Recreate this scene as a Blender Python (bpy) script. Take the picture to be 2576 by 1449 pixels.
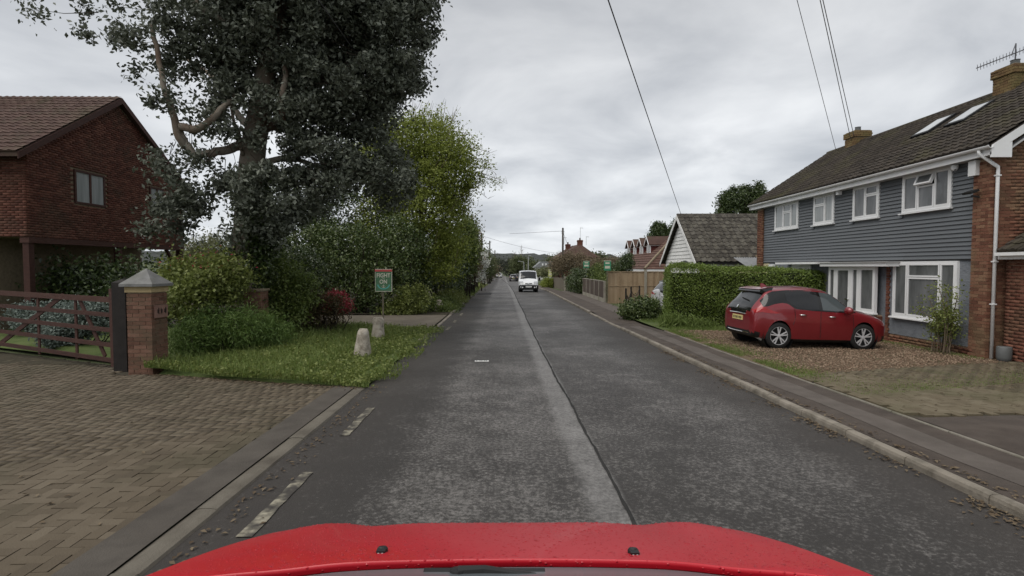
import bpy, math, random
import numpy as np
from mathutils import Vector, Matrix

R = math.radians
rng = np.random.default_rng(7)
random.seed(7)
scene = bpy.context.scene
for o in list(bpy.data.objects):
    bpy.data.objects.remove(o)
COL = scene.collection

# ------------------------------------------------------------------ camera
F = 1330.0                       # focal length in units of a 2576 px wide picture
CAMZ = 1.9
PITCH, YAW = math.atan(53.5 / F), math.atan(11.0 / F)
cam_data = bpy.data.cameras.new("camera")
cam_data.sensor_width = 36.0
cam_data.lens = 36.0 * F / 2576.0
cam_data.clip_start = 0.05
cam_data.clip_end = 6000.0
cam = bpy.data.objects.new("camera", cam_data)
cam.location = (0, 0, CAMZ)
cam.rotation_euler = (math.pi / 2 - PITCH, 0, -YAW)
COL.objects.link(cam)
scene.camera = cam

# ------------------------------------------------------------------ world, sun, exposure
SUN_EL, SUN_AZ = R(58), R(232)          # azimuth clockwise from +Y
world = bpy.data.worlds.new("World")
scene.world = world
world.use_nodes = True
wn, wl = world.node_tree.nodes, world.node_tree.links
for n in list(wn):
    wn.remove(n)
w_out = wn.new("ShaderNodeOutputWorld")
w_bg = wn.new("ShaderNodeBackground")
w_sky = wn.new("ShaderNodeTexSky")
w_sky.sky_type = 'NISHITA'
w_sky.sun_disc = False
w_sky.sun_elevation = SUN_EL
w_sky.sun_rotation = SUN_AZ
w_tc = wn.new("ShaderNodeTexCoord")
w_sep = wn.new("ShaderNodeSeparateXYZ")
wl.new(w_tc.outputs['Generated'], w_sep.inputs[0])
w_add = wn.new("ShaderNodeMath"); w_add.operation = 'ADD'; w_add.inputs[1].default_value = 0.22
w_abs = wn.new("ShaderNodeMath"); w_abs.operation = 'ABSOLUTE'
wl.new(w_sep.outputs['Z'], w_abs.inputs[0]); wl.new(w_abs.outputs[0], w_add.inputs[0])
w_dx = wn.new("ShaderNodeMath"); w_dx.operation = 'DIVIDE'
w_dy = wn.new("ShaderNodeMath"); w_dy.operation = 'DIVIDE'
wl.new(w_sep.outputs['X'], w_dx.inputs[0]); wl.new(w_add.outputs[0], w_dx.inputs[1])
wl.new(w_sep.outputs['Y'], w_dy.inputs[0]); wl.new(w_add.outputs[0], w_dy.inputs[1])
w_com = wn.new("ShaderNodeCombineXYZ")
wl.new(w_dx.outputs[0], w_com.inputs[0]); wl.new(w_dy.outputs[0], w_com.inputs[1])
w_noise = wn.new("ShaderNodeTexNoise")
w_noise.inputs['Scale'].default_value = 1.7
w_noise.inputs['Detail'].default_value = 6
w_noise.inputs['Roughness'].default_value = 0.52
w_noise.inputs['Distortion'].default_value = 0.35
wl.new(w_com.outputs[0], w_noise.inputs['Vector'])
w_cr = wn.new("ShaderNodeValToRGB")           # cloud light and dark
w_cr.color_ramp.elements[0].position = 0.3
w_cr.color_ramp.elements[0].color = (0.63, 0.645, 0.67, 1)
w_cr.color_ramp.elements[1].position = 0.72
w_cr.color_ramp.elements[1].color = (1.14, 1.135, 1.12, 1)
wl.new(w_noise.outputs['Fac'], w_cr.inputs[0])
w_el = wn.new("ShaderNodeValToRGB")           # brighter low cloud, greyer overhead
w_el.color_ramp.elements[0].position = 0.0
w_el.color_ramp.elements[0].color = (0.60, 0.62, 0.645, 1)
w_el.color_ramp.elements[1].position = 0.45
w_el.color_ramp.elements[1].color = (0.44, 0.448, 0.462, 1)
wl.new(w_abs.outputs[0], w_el.inputs[0])
w_mul = wn.new("ShaderNodeMixRGB"); w_mul.blend_type = 'MULTIPLY'; w_mul.inputs[0].default_value = 1
wl.new(w_el.outputs[0], w_mul.inputs[1]); wl.new(w_cr.outputs[0], w_mul.inputs[2])
w_sc = wn.new("ShaderNodeMixRGB"); w_sc.blend_type = 'MULTIPLY'; w_sc.inputs[0].default_value = 1
w_sc.inputs[2].default_value = (0.07, 0.07, 0.07, 1)
wl.new(w_sky.outputs[0], w_sc.inputs[1])
w_mix = wn.new("ShaderNodeMixRGB"); w_mix.inputs[0].default_value = 0.95
wl.new(w_sc.outputs[0], w_mix.inputs[1]); wl.new(w_mul.outputs[0], w_mix.inputs[2])
wl.new(w_mix.outputs[0], w_bg.inputs['Color'])
w_bg.inputs['Strength'].default_value = 1.0
wl.new(w_bg.outputs[0], w_out.inputs['Surface'])

sun_d = bpy.data.lights.new("sun", 'SUN')
sun_d.energy = 1.5
sun_d.angle = R(55)
sun_d.color = (1.0, 0.955, 0.89)
sun = bpy.data.objects.new("sun", sun_d)
sdir = Vector((math.sin(SUN_AZ) * math.cos(SUN_EL), math.cos(SUN_AZ) * math.cos(SUN_EL), math.sin(SUN_EL)))
sun.rotation_euler = sdir.to_track_quat('Z', 'Y').to_euler()
sun.location = (0, 0, 40)
COL.objects.link(sun)

scene.view_settings.view_transform = 'Standard'
scene.view_settings.look = 'None'
scene.view_settings.gamma = 1.0
scene.view_settings.exposure = 0.66
scene.view_settings.use_curve_mapping = False
try:
    scene.cycles.use_denoising = True
    scene.cycles.max_bounces = 6
    scene.cycles.diffuse_bounces = 3
    scene.cycles.transparent_max_bounces = 6
except Exception:
    pass

# ------------------------------------------------------------------ places
_cp, _sp, _cy, _sy = math.cos(PITCH), math.sin(PITCH), math.cos(YAW), math.sin(YAW)
FW = np.array([_sy * _cp, _cy * _cp, -_sp])
RT = np.array([_cy, -_sy, 0.0])
UP = np.cross(RT, FW)

def ray(u, v):
    return FW * F + RT * (u - 1288.0) - UP * (v - 724.5)

def at(u, v, Y):
    d = ray(u, v); t = Y / d[1]
    return np.array([d[0] * t, Y, CAMZ + d[2] * t])

def at_x(u, v, X):
    d = ray(u, v); t = X / d[0]
    return np.array([X, d[1] * t, CAMZ + d[2] * t])

_gy = np.arange(-80, 2000, 1.0)
_gz = np.interp(_gy, [-80, -10, 0, 10, 15, 22, 30, 46, 65, 90, 115, 160, 220, 300, 400, 520, 700, 2000],
                [1.18, .148, 0, -.148, -.21, -.26, -.28, -.30, -.6, -1.0, -1.3, -1.4, -1.3, -.6, 1.2, 4.0, 7.5, 9.0])
_k = np.hanning(11); _k /= _k.sum()
_gz = np.convolve(np.pad(_gz, 5, mode='edge'), _k, mode='valid')
_gz -= np.interp(0, _gy, _gz)

def G(y):
    return float(np.interp(y, _gy, _gz))

AX = -0.0098                     # the road drifts to the left
def ax(a, y):                    # distance a from the road axis -> x
    return a + AX * y - .0002 * max(0., y - 60.) ** 2

def garden(x, y):                # the front gardens on the house side
    return G(y) + .085 - .085 * min(1, max(0, (x - 5.2) / 5.0))

# ------------------------------------------------------------------ materials
def nodes_of(name):
    m = bpy.data.materials.new(name)
    m.use_nodes = True
    nt = m.node_tree
    b = nt.nodes['Principled BSDF']
    return m, nt, b

def ramp(nt, fac, cols, pos=None):
    r = nt.nodes.new("ShaderNodeValToRGB")
    el = r.color_ramp.elements
    n = len(cols)
    pos = pos or [i / max(1, n - 1) for i in range(n)]
    while len(el) < n:
        el.new(0.5)
    for i in range(n):
        el[i].position = pos[i]
        el[i].color = (*cols[i], 1)
    nt.links.new(fac, r.inputs[0])
    return r.outputs[0]

def math_node(nt, op, a, b=None, clamp=False):
    m = nt.nodes.new("ShaderNodeMath"); m.operation = op; m.use_clamp = clamp
    for i, v in enumerate((a, b)):
        if v is None: continue
        if isinstance(v, (int, float)): m.inputs[i].default_value = v
        else: nt.links.new(v, m.inputs[i])
    return m.outputs[0]

def noise(nt, vec, scale, detail=4, rough=.55, dist=0):
    n = nt.nodes.new("ShaderNodeTexNoise")
    n.inputs['Scale'].default_value = scale
    n.inputs['Detail'].default_value = detail
    n.inputs['Roughness'].default_value = rough
    n.inputs['Distortion'].default_value = dist
    nt.links.new(vec, n.inputs['Vector'])
    return n.outputs['Fac']

def mixc(nt, fac, a, b, mode='MIX'):
    m = nt.nodes.new("ShaderNodeMixRGB"); m.blend_type = mode
    for i, v in enumerate((fac, a, b)):
        if isinstance(v, (int, float)): m.inputs[i].default_value = v
        elif isinstance(v, tuple): m.inputs[i].default_value = (*v, 1)
        else: nt.links.new(v, m.inputs[i])
    return m.outputs[0]

def mat(name, cols, rough=.8, scale=3.0, rnd=.0, bump=0., bscale=40., spec=.3, metal=0., coat=0., stain=None, stain_amt=.5,
        stain_scale=1.2, detail=5, rough_var=0., stretch=None, contrast=1.0, coords='pos'):
    """Procedural principled material: ramp over noise (+ a random shift per piece), optional stains and relief."""
    m, nt, b = nodes_of(name)
    geo = nt.nodes.new("ShaderNodeNewGeometry")
    vec = geo.outputs['Position']
    if coords == 'obj':
        vec = nt.nodes.new("ShaderNodeTexCoord").outputs['Object']
    if stretch:
        mp = nt.nodes.new("ShaderNodeMapping")
        mp.inputs['Scale'].default_value = stretch
        nt.links.new(vec, mp.inputs['Vector'])
        vec = mp.outputs[0]
    f = noise(nt, vec, scale, detail)
    f = math_node(nt, 'ADD', math_node(nt, 'MULTIPLY', math_node(nt, 'SUBTRACT', f, .5), 1.9 * contrast), .5, True)
    if rnd > 0:
        oi = nt.nodes.new("ShaderNodeObjectInfo")
        r = math_node(nt, 'FRACT', math_node(nt, 'ADD', oi.outputs['Random'], geo.outputs['Random Per Island']))
        f = math_node(nt, 'ADD', math_node(nt, 'MULTIPLY', f, 1 - rnd), math_node(nt, 'MULTIPLY', r, rnd))
    c = ramp(nt, f, cols)
    if stain:
        s = noise(nt, geo.outputs['Position'], stain_scale, 6, .65, .4)
        s = ramp(nt, s, [(0, 0, 0), (1, 1, 1)], [.48, .66])
        c = mixc(nt, math_node(nt, 'MULTIPLY', s, stain_amt), c, stain)
    nt.links.new(c, b.inputs['Base Color'])
    b.inputs['Roughness'].default_value = rough
    if rough_var:
        rv = noise(nt, vec, scale * 2.3, 3)
        nt.links.new(math_node(nt, 'ADD', rough - rough_var * .5, math_node(nt, 'MULTIPLY', rv, rough_var)), b.inputs['Roughness'])
    b.inputs['Specular IOR Level'].default_value = spec
    b.inputs['Metallic'].default_value = metal
    b.inputs['Coat Weight'].default_value = coat
    b.inputs['Coat Roughness'].default_value = .06
    if bump > 0:
        bn = noise(nt, vec, bscale, 4, .6)
        bp = nt.nodes.new("ShaderNodeBump")
        bp.inputs['Strength'].default_value = bump
        bp.inputs['Distance'].default_value = .02
        nt.links.new(bn, bp.inputs['Height'])
        nt.links.new(bp.outputs[0], b.inputs['Normal'])
    return m

def leaf_mat(name, cols, rough=.5, trans=.25, spec=.35, patch=.35, lift=1.22):
    m, nt, b = nodes_of(name)
    geo = nt.nodes.new("ShaderNodeNewGeometry")
    r = geo.outputs['Random Per Island']
    n = noise(nt, geo.outputs['Position'], 1.3, 3)
    n = math_node(nt, 'ADD', math_node(nt, 'MULTIPLY', math_node(nt, 'SUBTRACT', n, .5), 2.0), .5, True)
    f = math_node(nt, 'ADD', math_node(nt, 'MULTIPLY', r, 1 - patch), math_node(nt, 'MULTIPLY', n, patch))
    c = ramp(nt, f, [tuple(q * lift for q in col) for col in cols])
    nt.links.new(c, b.inputs['Base Color'])
    b.inputs['Roughness'].default_value = rough
    b.inputs['Specular IOR Level'].default_value = spec
    t = nt.nodes.new("ShaderNodeBsdfTranslucent")
    nt.links.new(c, t.inputs['Color'])
    mx = nt.nodes.new("ShaderNodeMixShader")
    mx.inputs[0].default_value = trans
    nt.links.new(b.outputs[0], mx.inputs[1]); nt.links.new(t.outputs[0], mx.inputs[2])
    nt.links.new(mx.outputs[0], nt.nodes['Material Output'].inputs['Surface'])
    return m

def road_mat(name):
    m, nt, b = nodes_of(name)
    geo = nt.nodes.new("ShaderNodeNewGeometry")
    pos = geo.outputs['Position']
    sp = nt.nodes.new("ShaderNodeSeparateXYZ"); nt.links.new(pos, sp.inputs[0])
    a = math_node(nt, 'ADD', sp.outputs['X'], math_node(nt, 'MULTIPLY', sp.outputs['Y'], -AX))
    warp = noise(nt, pos, .8, 4)
    aw = math_node(nt, 'ADD', a, math_node(nt, 'MULTIPLY', math_node(nt, 'SUBTRACT', warp, .5), .16))
    def map_a(cols, lo=-3., hi=5., pos_=None):
        f = math_node(nt, 'DIVIDE', math_node(nt, 'SUBTRACT', aw, lo), hi - lo, True)
        return ramp(nt, f, cols, [(p - lo) / (hi - lo) for p in pos_])
    # lane wear: how far the chippings show through the dark binder, across the road
    wear = map_a([(.12,) * 3, (.10,) * 3, (.18,) * 3, (.46,) * 3, (.40,) * 3, (.44,) * 3, (.34,) * 3, (.36,) * 3, (.38,) * 3, (.30,) * 3, (.16,) * 3, (.10,) * 3],
                 pos_=[-2.4, -1.7, -1.2, -.75, -.2, .5, 1.05, 1.8, 2.6, 3.2, 3.6, 4.0])
    big = noise(nt, pos, .45, 5, .6, .3)
    mid = noise(nt, pos, 3.2, 6, .72)
    fine = noise(nt, pos, 26, 8, .85)
    grit = noise(nt, pos, 120, 2, .6)
    w = math_node(nt, 'ADD', wear, math_node(nt, 'MULTIPLY', math_node(nt, 'SUBTRACT', big, .5), .75))
    th = math_node(nt, 'ADD', w, math_node(nt, 'MULTIPLY', math_node(nt, 'SUBTRACT', mid, .5), .7))
    th = math_node(nt, 'ADD', th, math_node(nt, 'MULTIPLY', math_node(nt, 'SUBTRACT', fine, .5), 2.9))
    s = ramp(nt, th, [(0, 0, 0), (1, 1, 1)], [.30, .78])
    dark = mixc(nt, big, (.024, .0215, .0195), (.042, .038, .0345))
    light = mixc(nt, grit, (.095, .089, .082), (.28, .265, .25))
    c = mixc(nt, s, dark, light)
    # the smooth paler strip of old joint filling left of the seam
    strip = map_a([(0,) * 3, (.0,) * 3, (.85,) * 3, (.95,) * 3, (0,) * 3, (0,) * 3], pos_=[-3, .64, .76, .995, 1.01, 5])
    sn = ramp(nt, math_node(nt, 'ADD', math_node(nt, 'MULTIPLY', mid, .3), math_node(nt, 'MULTIPLY', fine, .7)), [(0, 0, 0), (1, 1, 1)], [.34, .58])
    c = mixc(nt, math_node(nt, 'MULTIPLY', math_node(nt, 'MULTIPLY', strip, sn), .9), c, (.23, .223, .215))
    # brown dirt along both edges
    dirt = map_a([(.7,) * 3, (.5,) * 3, (0,) * 3, (0,) * 3, (.55,) * 3, (.7,) * 3], pos_=[-2.5, -1.9, -1.2, 2.9, 3.6, 4.1])
    c = mixc(nt, math_node(nt, 'MULTIPLY', dirt, math_node(nt, 'MULTIPLY', mid, .9)), c, (.058, .047, .039))
    nt.links.new(c, b.inputs['Base Color'])
    rr = math_node(nt, 'SUBTRACT', .74, math_node(nt, 'MULTIPLY', w, .34))
    nt.links.new(rr, b.inputs['Roughness'])
    b.inputs['Specular IOR Level'].default_value = .42
    bp = nt.nodes.new("ShaderNodeBump")
    bp.inputs['Strength'].default_value = .7
    bp.inputs['Distance'].default_value = .014
    nt.links.new(math_node(nt, 'ADD', fine, math_node(nt, 'MULTIPLY', grit, .6)), bp.inputs['Height'])
    nt.links.new(bp.outputs[0], b.inputs['Normal'])
    return m

def glass_mat(name, col=(.035, .04, .045), rough=.04, spec=.5):
    m = mat(name, [tuple(c * .7 for c in col), col], rough=rough, scale=1.5, spec=spec)
    return m

def paint_mat(name, cols, rough=.35, coat=.8, metal=0., spec=.5, droplets=False):
    m = mat(name, cols, rough=rough, scale=2.0, coat=coat, metal=metal, spec=spec, rough_var=.12)
    if droplets:
        nt = m.node_tree; b = nt.nodes['Principled BSDF']
        geo = nt.nodes.new("ShaderNodeNewGeometry")
        vo = nt.nodes.new("ShaderNodeTexVoronoi"); vo.inputs['Scale'].default_value = 70
        nt.links.new(geo.outputs['Position'], vo.inputs['Vector'])
        vo2 = nt.nodes.new("ShaderNodeTexNoise"); vo2.inputs['Scale'].default_value = 3.0
        nt.links.new(geo.outputs['Position'], vo2.inputs['Vector'])
        thr = math_node(nt, 'MULTIPLY', vo2.outputs['Fac'], .5)
        d = math_node(nt, 'SUBTRACT', thr, vo.outputs['Distance'], True)
        h = math_node(nt, 'MULTIPLY', d, 2.0, True)
        bp = nt.nodes.new("ShaderNodeBump"); bp.inputs['Strength'].default_value = .9; bp.inputs['Distance'].default_value = .006
        nt.links.new(h, bp.inputs['Height'])
        nt.links.new(bp.outputs[0], b.inputs['Coat Normal'])
        nt.links.new(bp.outputs[0], b.inputs['Normal'])
    return m

M = {}
M['road'] = road_mat("road_asphalt")
M['seam'] = mat("road_seam_tar", [(.012, .012, .012), (.035, .033, .03)], rough=.85, scale=9)
M['pave'] = mat("pavement_asphalt", [(.048, .037, .030), (.073, .058, .048), (.095, .078, .065)], rough=.85, scale=2.5, bump=.5, bscale=90, stain=(.05, .042, .036), stain_amt=.6)
M['pave_light'] = mat("pavement_asphalt_pale", [(.085, .071, .062), (.13, .112, .098)], rough=.85, scale=3, bump=.5, bscale=90, stain=(.07, .06, .05), stain_amt=.45)
M['kerb'] = mat("kerb_concrete", [(.13, .112, .09), (.22, .195, .16), (.29, .26, .22)], rough=.85, scale=4, rnd=.25, bump=.35, bscale=60, stain=(.09, .08, .062), stain_amt=.75, stain_scale=2.5)
M['kerb_dark'] = mat("kerb_concrete_dirty", [(.095, .084, .066), (.15, .135, .11)], rough=.85, scale=4, rnd=.25, bump=.35, bscale=60, stain=(.06, .05, .04), stain_amt=.7)
M['edging'] = mat("edging_concrete", [(.15, .135, .11), (.24, .22, .19)], rough=.9, scale=5, rnd=.2, bump=.3, stain=(.07, .075, .04), stain_amt=.6)
M['channel'] = mat("channel_concrete", [(.058, .050, .042), (.095, .084, .071)], rough=.85, scale=3, bump=.4, bscale=70, stain=(.04, .035, .03), stain_amt=.6)
M['paver'] = mat("paving_block", [(.066, .051, .034), (.102, .081, .055), (.14, .115, .082)], rough=.85, scale=1.6, rnd=.6, bump=.35, bscale=70, stain=(.055, .05, .028), stain_amt=.65, stain_scale=.6)
M['paver_joint'] = mat("paving_joint_sand", [(.028, .026, .016), (.06, .05, .035)], rough=.95, scale=7)
M['paver_b'] = mat("paving_block_mossy", [(.078, .061, .037), (.125, .102, .066), (.17, .145, .10)], rough=.88, scale=1.6, rnd=.35, bump=.35, bscale=70, stain=(.085, .082, .042), stain_amt=.6, stain_scale=.7)
M['gravel'] = mat("gravel_bed", [(.085, .06, .038), (.14, .10, .065), (.11, .085, .05)], rough=.95, scale=9, bump=.7, bscale=45, stain=(.05, .06, .022), stain_amt=.75, stain_scale=.6)
M['pebble'] = mat("pebbles", [(.09, .058, .038), (.18, .122, .082), (.29, .22, .155)], rough=.85, scale=3, rnd=.8)
M['soil'] = mat("soil", [(.03, .026, .016), (.06, .05, .03)], rough=.95, scale=5, bump=.5)
M['grass_base'] = mat("verge_turf", [(.040, .06, .016), (.075, .105, .028), (.10, .115, .045)], rough=.95, scale=2.2, bump=.5, bscale=40)
M['field'] = mat("field_ground", [(.04, .055, .022), (.075, .09, .035)], rough=.95, scale=.05)
M['drive_concrete'] = mat("drive_concrete", [(.105, .088, .068), (.155, .135, .108)], rough=.9, scale=2, bump=.3, stain=(.07, .06, .045), stain_amt=.5)
M['marking'] = mat("worn_white_paint", [(.034, .031, .028), (.06, .054, .047), (.13, .12, .095), (.24, .22, .17), (.33, .31, .24)], rough=.75, scale=9, detail=12, contrast=1.35, stain=(.045, .041, .036), stain_amt=.8, stain_scale=5)
M['brick'] = mat("red_brick", [(.085, .03, .020), (.165, .062, .041), (.235, .11, .072)], rough=.9, scale=14, rnd=.7, bump=.4, bscale=120, stain=(.10, .085, .05), stain_amt=.35)
M['brick_mix'] = mat("mixed_brick", [(.085, .034, .022), (.185, .08, .05), (.26, .155, .095)], rough=.9, scale=3, rnd=.65, bump=.4, bscale=120, stain=(.14, .12, .065), stain_amt=.5, stain_scale=.9)
M['brick_moss'] = mat("mossy_chimney_brick", [(.10, .055, .03), (.17, .11, .05), (.22, .17, .08)], rough=.9, scale=4, rnd=.5, bump=.4, bscale=120, stain=(.13, .115, .045), stain_amt=.7, stain_scale=2.)
M['brick_dark'] = mat("dark_red_brick", [(.055, .022, .015), (.11, .04, .027), (.18, .08, .055)], rough=.9, scale=5, rnd=.65, bump=.4, bscale=120, stain=(.06, .045, .03), stain_amt=.5, stain_scale=.9)
M['brick_pillar'] = mat("pillar_brick", [(.085, .042, .028), (.15, .078, .053), (.21, .12, .085)], rough=.9, scale=9, rnd=.6, bump=.5, bscale=100, stain=(.08, .075, .045), stain_amt=.5, stain_scale=2.5)
M['mortar'] = mat("mortar", [(.30, .22, .145), (.42, .32, .22)], rough=.95, scale=12, bump=.3)
M['mortar_old'] = mat("mortar_old", [(.17, .135, .09), (.29, .235, .165)], rough=.95, scale=12, bump=.3)
M['tile'] = mat("concrete_roof_tile", [(.020, .0165, .013), (.042, .034, .027), (.068, .056, .044)], rough=.85, scale=5, rnd=.6, bump=.4, bscale=60, stain=(.062, .058, .024), stain_amt=.55, stain_scale=.8)
M['tile_lichen'] = mat("lichened_roof_tile", [(.022, .019, .016), (.052, .046, .038), (.12, .112, .095)], rough=.85, scale=6, rnd=.5, bump=.4, bscale=60, stain=(.15, .14, .11), stain_amt=.6, stain_scale=4)
M['tile_red'] = mat("red_brown_roof_tile", [(.055, .029, .022), (.095, .05, .038), (.135, .08, .062)], rough=.85, scale=4, rnd=.4, bump=.4, stain=(.16, .11, .085), stain_amt=.4, stain_scale=2)
M['tile_hang'] = mat("hanging_tile_red", [(.085, .022, .019), (.13, .036, .03)], rough=.85, scale=6, rnd=.3)
M['tile_brown'] = mat("brown_roof_tile", [(.045, .026, .021), (.08, .046, .037), (.11, .07, .056)], rough=.85, scale=2.5, rnd=.5, stain=(.07, .065, .035), stain_amt=.5)
M['clad'] = mat("slate_grey_cladding", [(.115, .125, .135), (.155, .166, .177)], rough=.6, scale=1.4, rnd=.3, bump=.12, bscale=30, stretch=(1, .15, 1), stain=(.13, .138, .15), stain_amt=.35, stain_scale=.8)
M['render'] = mat("blue_grey_render", [(.15, .162, .18), (.205, .22, .24)], rough=.9, scale=4, bump=1.0, bscale=13, stain=(.10, .115, .13), stain_amt=.5, stain_scale=2.2)
M['upvc'] = mat("white_plastic", [(.70, .71, .72), (.80, .80, .80)], rough=.4, scale=1.5, spec=.4, stain=(.6, .6, .57), stain_amt=.3)
M['white_paint'] = mat("white_weatherboard_paint", [(.66, .66, .65), (.78, .78, .77)], rough=.6, scale=2, stain=(.55, .55, .52), stain_amt=.3)
M['soffit'] = mat("soffit_board", [(.42, .42, .42), (.50, .50, .50)], rough=.6, scale=2)
M['cream'] = mat("cream_paint", [(.52, .45, .28), (.60, .53, .36)], rough=.6, scale=3)
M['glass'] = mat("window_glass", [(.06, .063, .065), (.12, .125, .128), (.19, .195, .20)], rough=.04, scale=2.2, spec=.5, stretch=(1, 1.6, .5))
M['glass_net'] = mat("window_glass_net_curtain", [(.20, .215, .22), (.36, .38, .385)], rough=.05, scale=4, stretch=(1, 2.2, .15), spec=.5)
M['glass_dark'] = glass_mat("dark_glass", (.022, .024, .026))
M['glass_car'] = glass_mat("car_privacy_glass", (.018, .019, .021), .06)
M['glass_car2'] = glass_mat("car_window_glass", (.085, .10, .105), .06)
M['skylight'] = mat("skylight_glass", [(.45, .47, .48), (.55, .57, .58)], rough=.05, scale=2, spec=.5)
M['black'] = mat("black_plastic", [(.012, .012, .012), (.022, .022, .022)], rough=.5, scale=6)
M['black_gloss'] = mat("black_gloss", [(.006, .006, .006), (.010, .010, .010)], rough=.12, scale=3, coat=.5)
M['tyre'] = mat("tyre_rubber", [(.012, .012, .012), (.024, .023, .022)], rough=.8, scale=12)
M['alloy'] = mat("machined_alloy", [(.52, .52, .53), (.62, .62, .63)], rough=.35, scale=6, metal=.3)
M['chrome'] = mat("chrome", [(.7, .7, .7), (.8, .8, .8)], rough=.12, scale=4, metal=1.)
M['red_car'] = paint_mat("deep_red_car_paint", [(.19, .010, .016), (.23, .014, .021)], rough=.3, coat=1., metal=.25)
M['red_bonnet'] = paint_mat("bright_red_bonnet_paint", [(.44, .002, .012), (.50, .003, .016)], rough=.45, coat=.35, droplets=True)
M['silver_car'] = paint_mat("silver_car_paint", [(.55, .55, .57), (.62, .62, .64)], rough=.32, metal=.15)
M['white_car'] = paint_mat("white_van_paint", [(.70, .71, .73), (.78, .79, .80)], rough=.4, coat=.4)
M['dark_car'] = paint_mat("dark_car_paint", [(.018, .022, .022), (.028, .032, .032)], rough=.3)
M['red_lens'] = mat("red_light_lens", [(.26, .008, .010), (.36, .012, .014)], rough=.12, scale=5, coat=.6)
M['clear_lens'] = mat("clear_light_lens", [(.62, .62, .62), (.75, .75, .75)], rough=.1, scale=5, coat=.6)
M['headlight'] = mat("headlight_lens", [(.30, .31, .32), (.45, .46, .47)], rough=.1, scale=9, coat=.6)
M['plate_yellow'] = mat("yellow_number_plate", [(.60, .50, .20), (.66, .56, .26)], rough=.5, scale=9)
M['plate_white'] = mat("white_number_plate", [(.68, .68, .66), (.74, .74, .72)], rough=.5, scale=9)
M['gate_wood'] = mat("dark_stained_gate_timber", [(.028, .012, .009), (.055, .022, .016), (.075, .036, .026)], rough=.7, scale=5, rnd=.35, bump=.4, bscale=30, stretch=(1, 1, 4))
M['post_black'] = mat("black_gate_post", [(.012, .010, .009), (.026, .022, .02)], rough=.75, scale=6, bump=.3)
M['fence_new'] = mat("new_fence_timber", [(.22, .155, .095), (.32, .235, .15), (.40, .31, .21)], rough=.8, scale=1.6, rnd=.45, bump=.3, bscale=30, stretch=(3, 3, .5))
M['fence_old'] = mat("weathered_fence_timber", [(.10, .085, .064), (.17, .145, .11)], rough=.9, scale=3, rnd=.4, stretch=(3, 3, .5))
M['fence_brown'] = mat("brown_fence_panel", [(.075, .058, .048), (.115, .09, .075)], rough=.9, scale=3, rnd=.4, stretch=(3, 3, .5))
M['concrete_post'] = mat("concrete_post", [(.26, .24, .20), (.36, .335, .285)], rough=.9, scale=5, rnd=.3, bump=.3, stain=(.16, .16, .10), stain_amt=.5)
M['stone'] = mat("bollard_stone", [(.22, .19, .15), (.36, .325, .27), (.46, .43, .37)], rough=.9, scale=7, bump=.6, bscale=45, stain=(.12, .10, .075), stain_amt=.7, stain_scale=6)
M['cap_stone'] = mat("pillar_cap_stone", [(.12, .12, .117), (.22, .22, .215)], rough=.85, scale=6, bump=.4, stain=(.14, .14, .12), stain_amt=.5, stain_scale=5)
M['cap_edge'] = mat("pillar_cap_edge", [(.30, .23, .12), (.40, .32, .18)], rough=.85, scale=8)
M['plaque'] = mat("terracotta_plaque", [(.17, .095, .075), (.25, .15, .12)], rough=.8, scale=12)
M['plaque_mark'] = mat("plaque_mark", [(.035, .022, .02), (.06, .04, .035)], rough=.8, scale=12)
M['pole'] = mat("telegraph_pole_timber", [(.035, .03, .026), (.065, .056, .047)], rough=.85, scale=5, stretch=(3, 3, .3))
M['lamp_steel'] = mat("galvanised_steel", [(.38, .39, .39), (.46, .47, .47)], rough=.55, scale=5, metal=.3)
M['wire'] = mat("cable_black", [(.02, .02, .02), (.03, .03, .03)], rough=.6, scale=4)
M['wire_grey'] = mat("cable_grey", [(.20, .20, .21), (.26, .26, .27)], rough=.6, scale=4)
M['aerial'] = mat("aerial_metal", [(.10, .10, .11), (.16, .16, .17)], rough=.4, scale=8, metal=.6)
M['iron'] = mat("black_iron", [(.012, .011, .010), (.03, .024, .02)], rough=.6, scale=9)
M['bark_pale'] = mat("eucalyptus_bark", [(.10, .082, .06), (.20, .17, .135), (.31, .28, .235)], rough=.85, scale=2.2, bump=.3, bscale=14, stretch=(1, 1, .45), stain=(.115, .055, .032), stain_amt=.85, stain_scale=1.1)
M['bark'] = mat("dark_bark", [(.03, .024, .018), (.07, .058, .043)], rough=.95, scale=4, bump=.5, bscale=20, stretch=(1, 1, .3))
M['twig'] = mat("bare_twig", [(.10, .075, .05), (.19, .15, .105)], rough=.9, scale=4)
M['leaf_euc'] = leaf_mat("eucalyptus_leaf", [(.032, .037, .023), (.066, .075, .052), (.115, .128, .098), (.21, .225, .19)], rough=.45, trans=.2)
M['leaf_lime'] = leaf_mat("young_lime_green_leaf", [(.085, .11, .016), (.17, .205, .034), (.27, .30, .08)], rough=.55, trans=.35)
M['leaf_mid'] = leaf_mat("mid_green_leaf", [(.038, .060, .013), (.085, .118, .026), (.15, .18, .055)], rough=.5, trans=.25)
M['leaf_dark'] = leaf_mat("dark_evergreen_leaf", [(.014, .026, .008), (.042, .064, .018), (.09, .118, .042)], rough=.35, trans=.12, spec=.5)
M['leaf_laurel'] = leaf_mat("glossy_laurel_leaf", [(.018, .036, .009), (.058, .088, .022), (.16, .185, .075)], rough=.35, trans=.15, spec=.5)
M['leaf_yellow'] = leaf_mat("yellow_green_leaf", [(.055, .075, .014), (.125, .152, .034), (.25, .275, .10)], rough=.5, trans=.3)
M['leaf_feather'] = leaf_mat("feathery_green_leaf", [(.036, .066, .014), (.078, .13, .028), (.14, .19, .055)], rough=.55, trans=.3)
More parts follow.
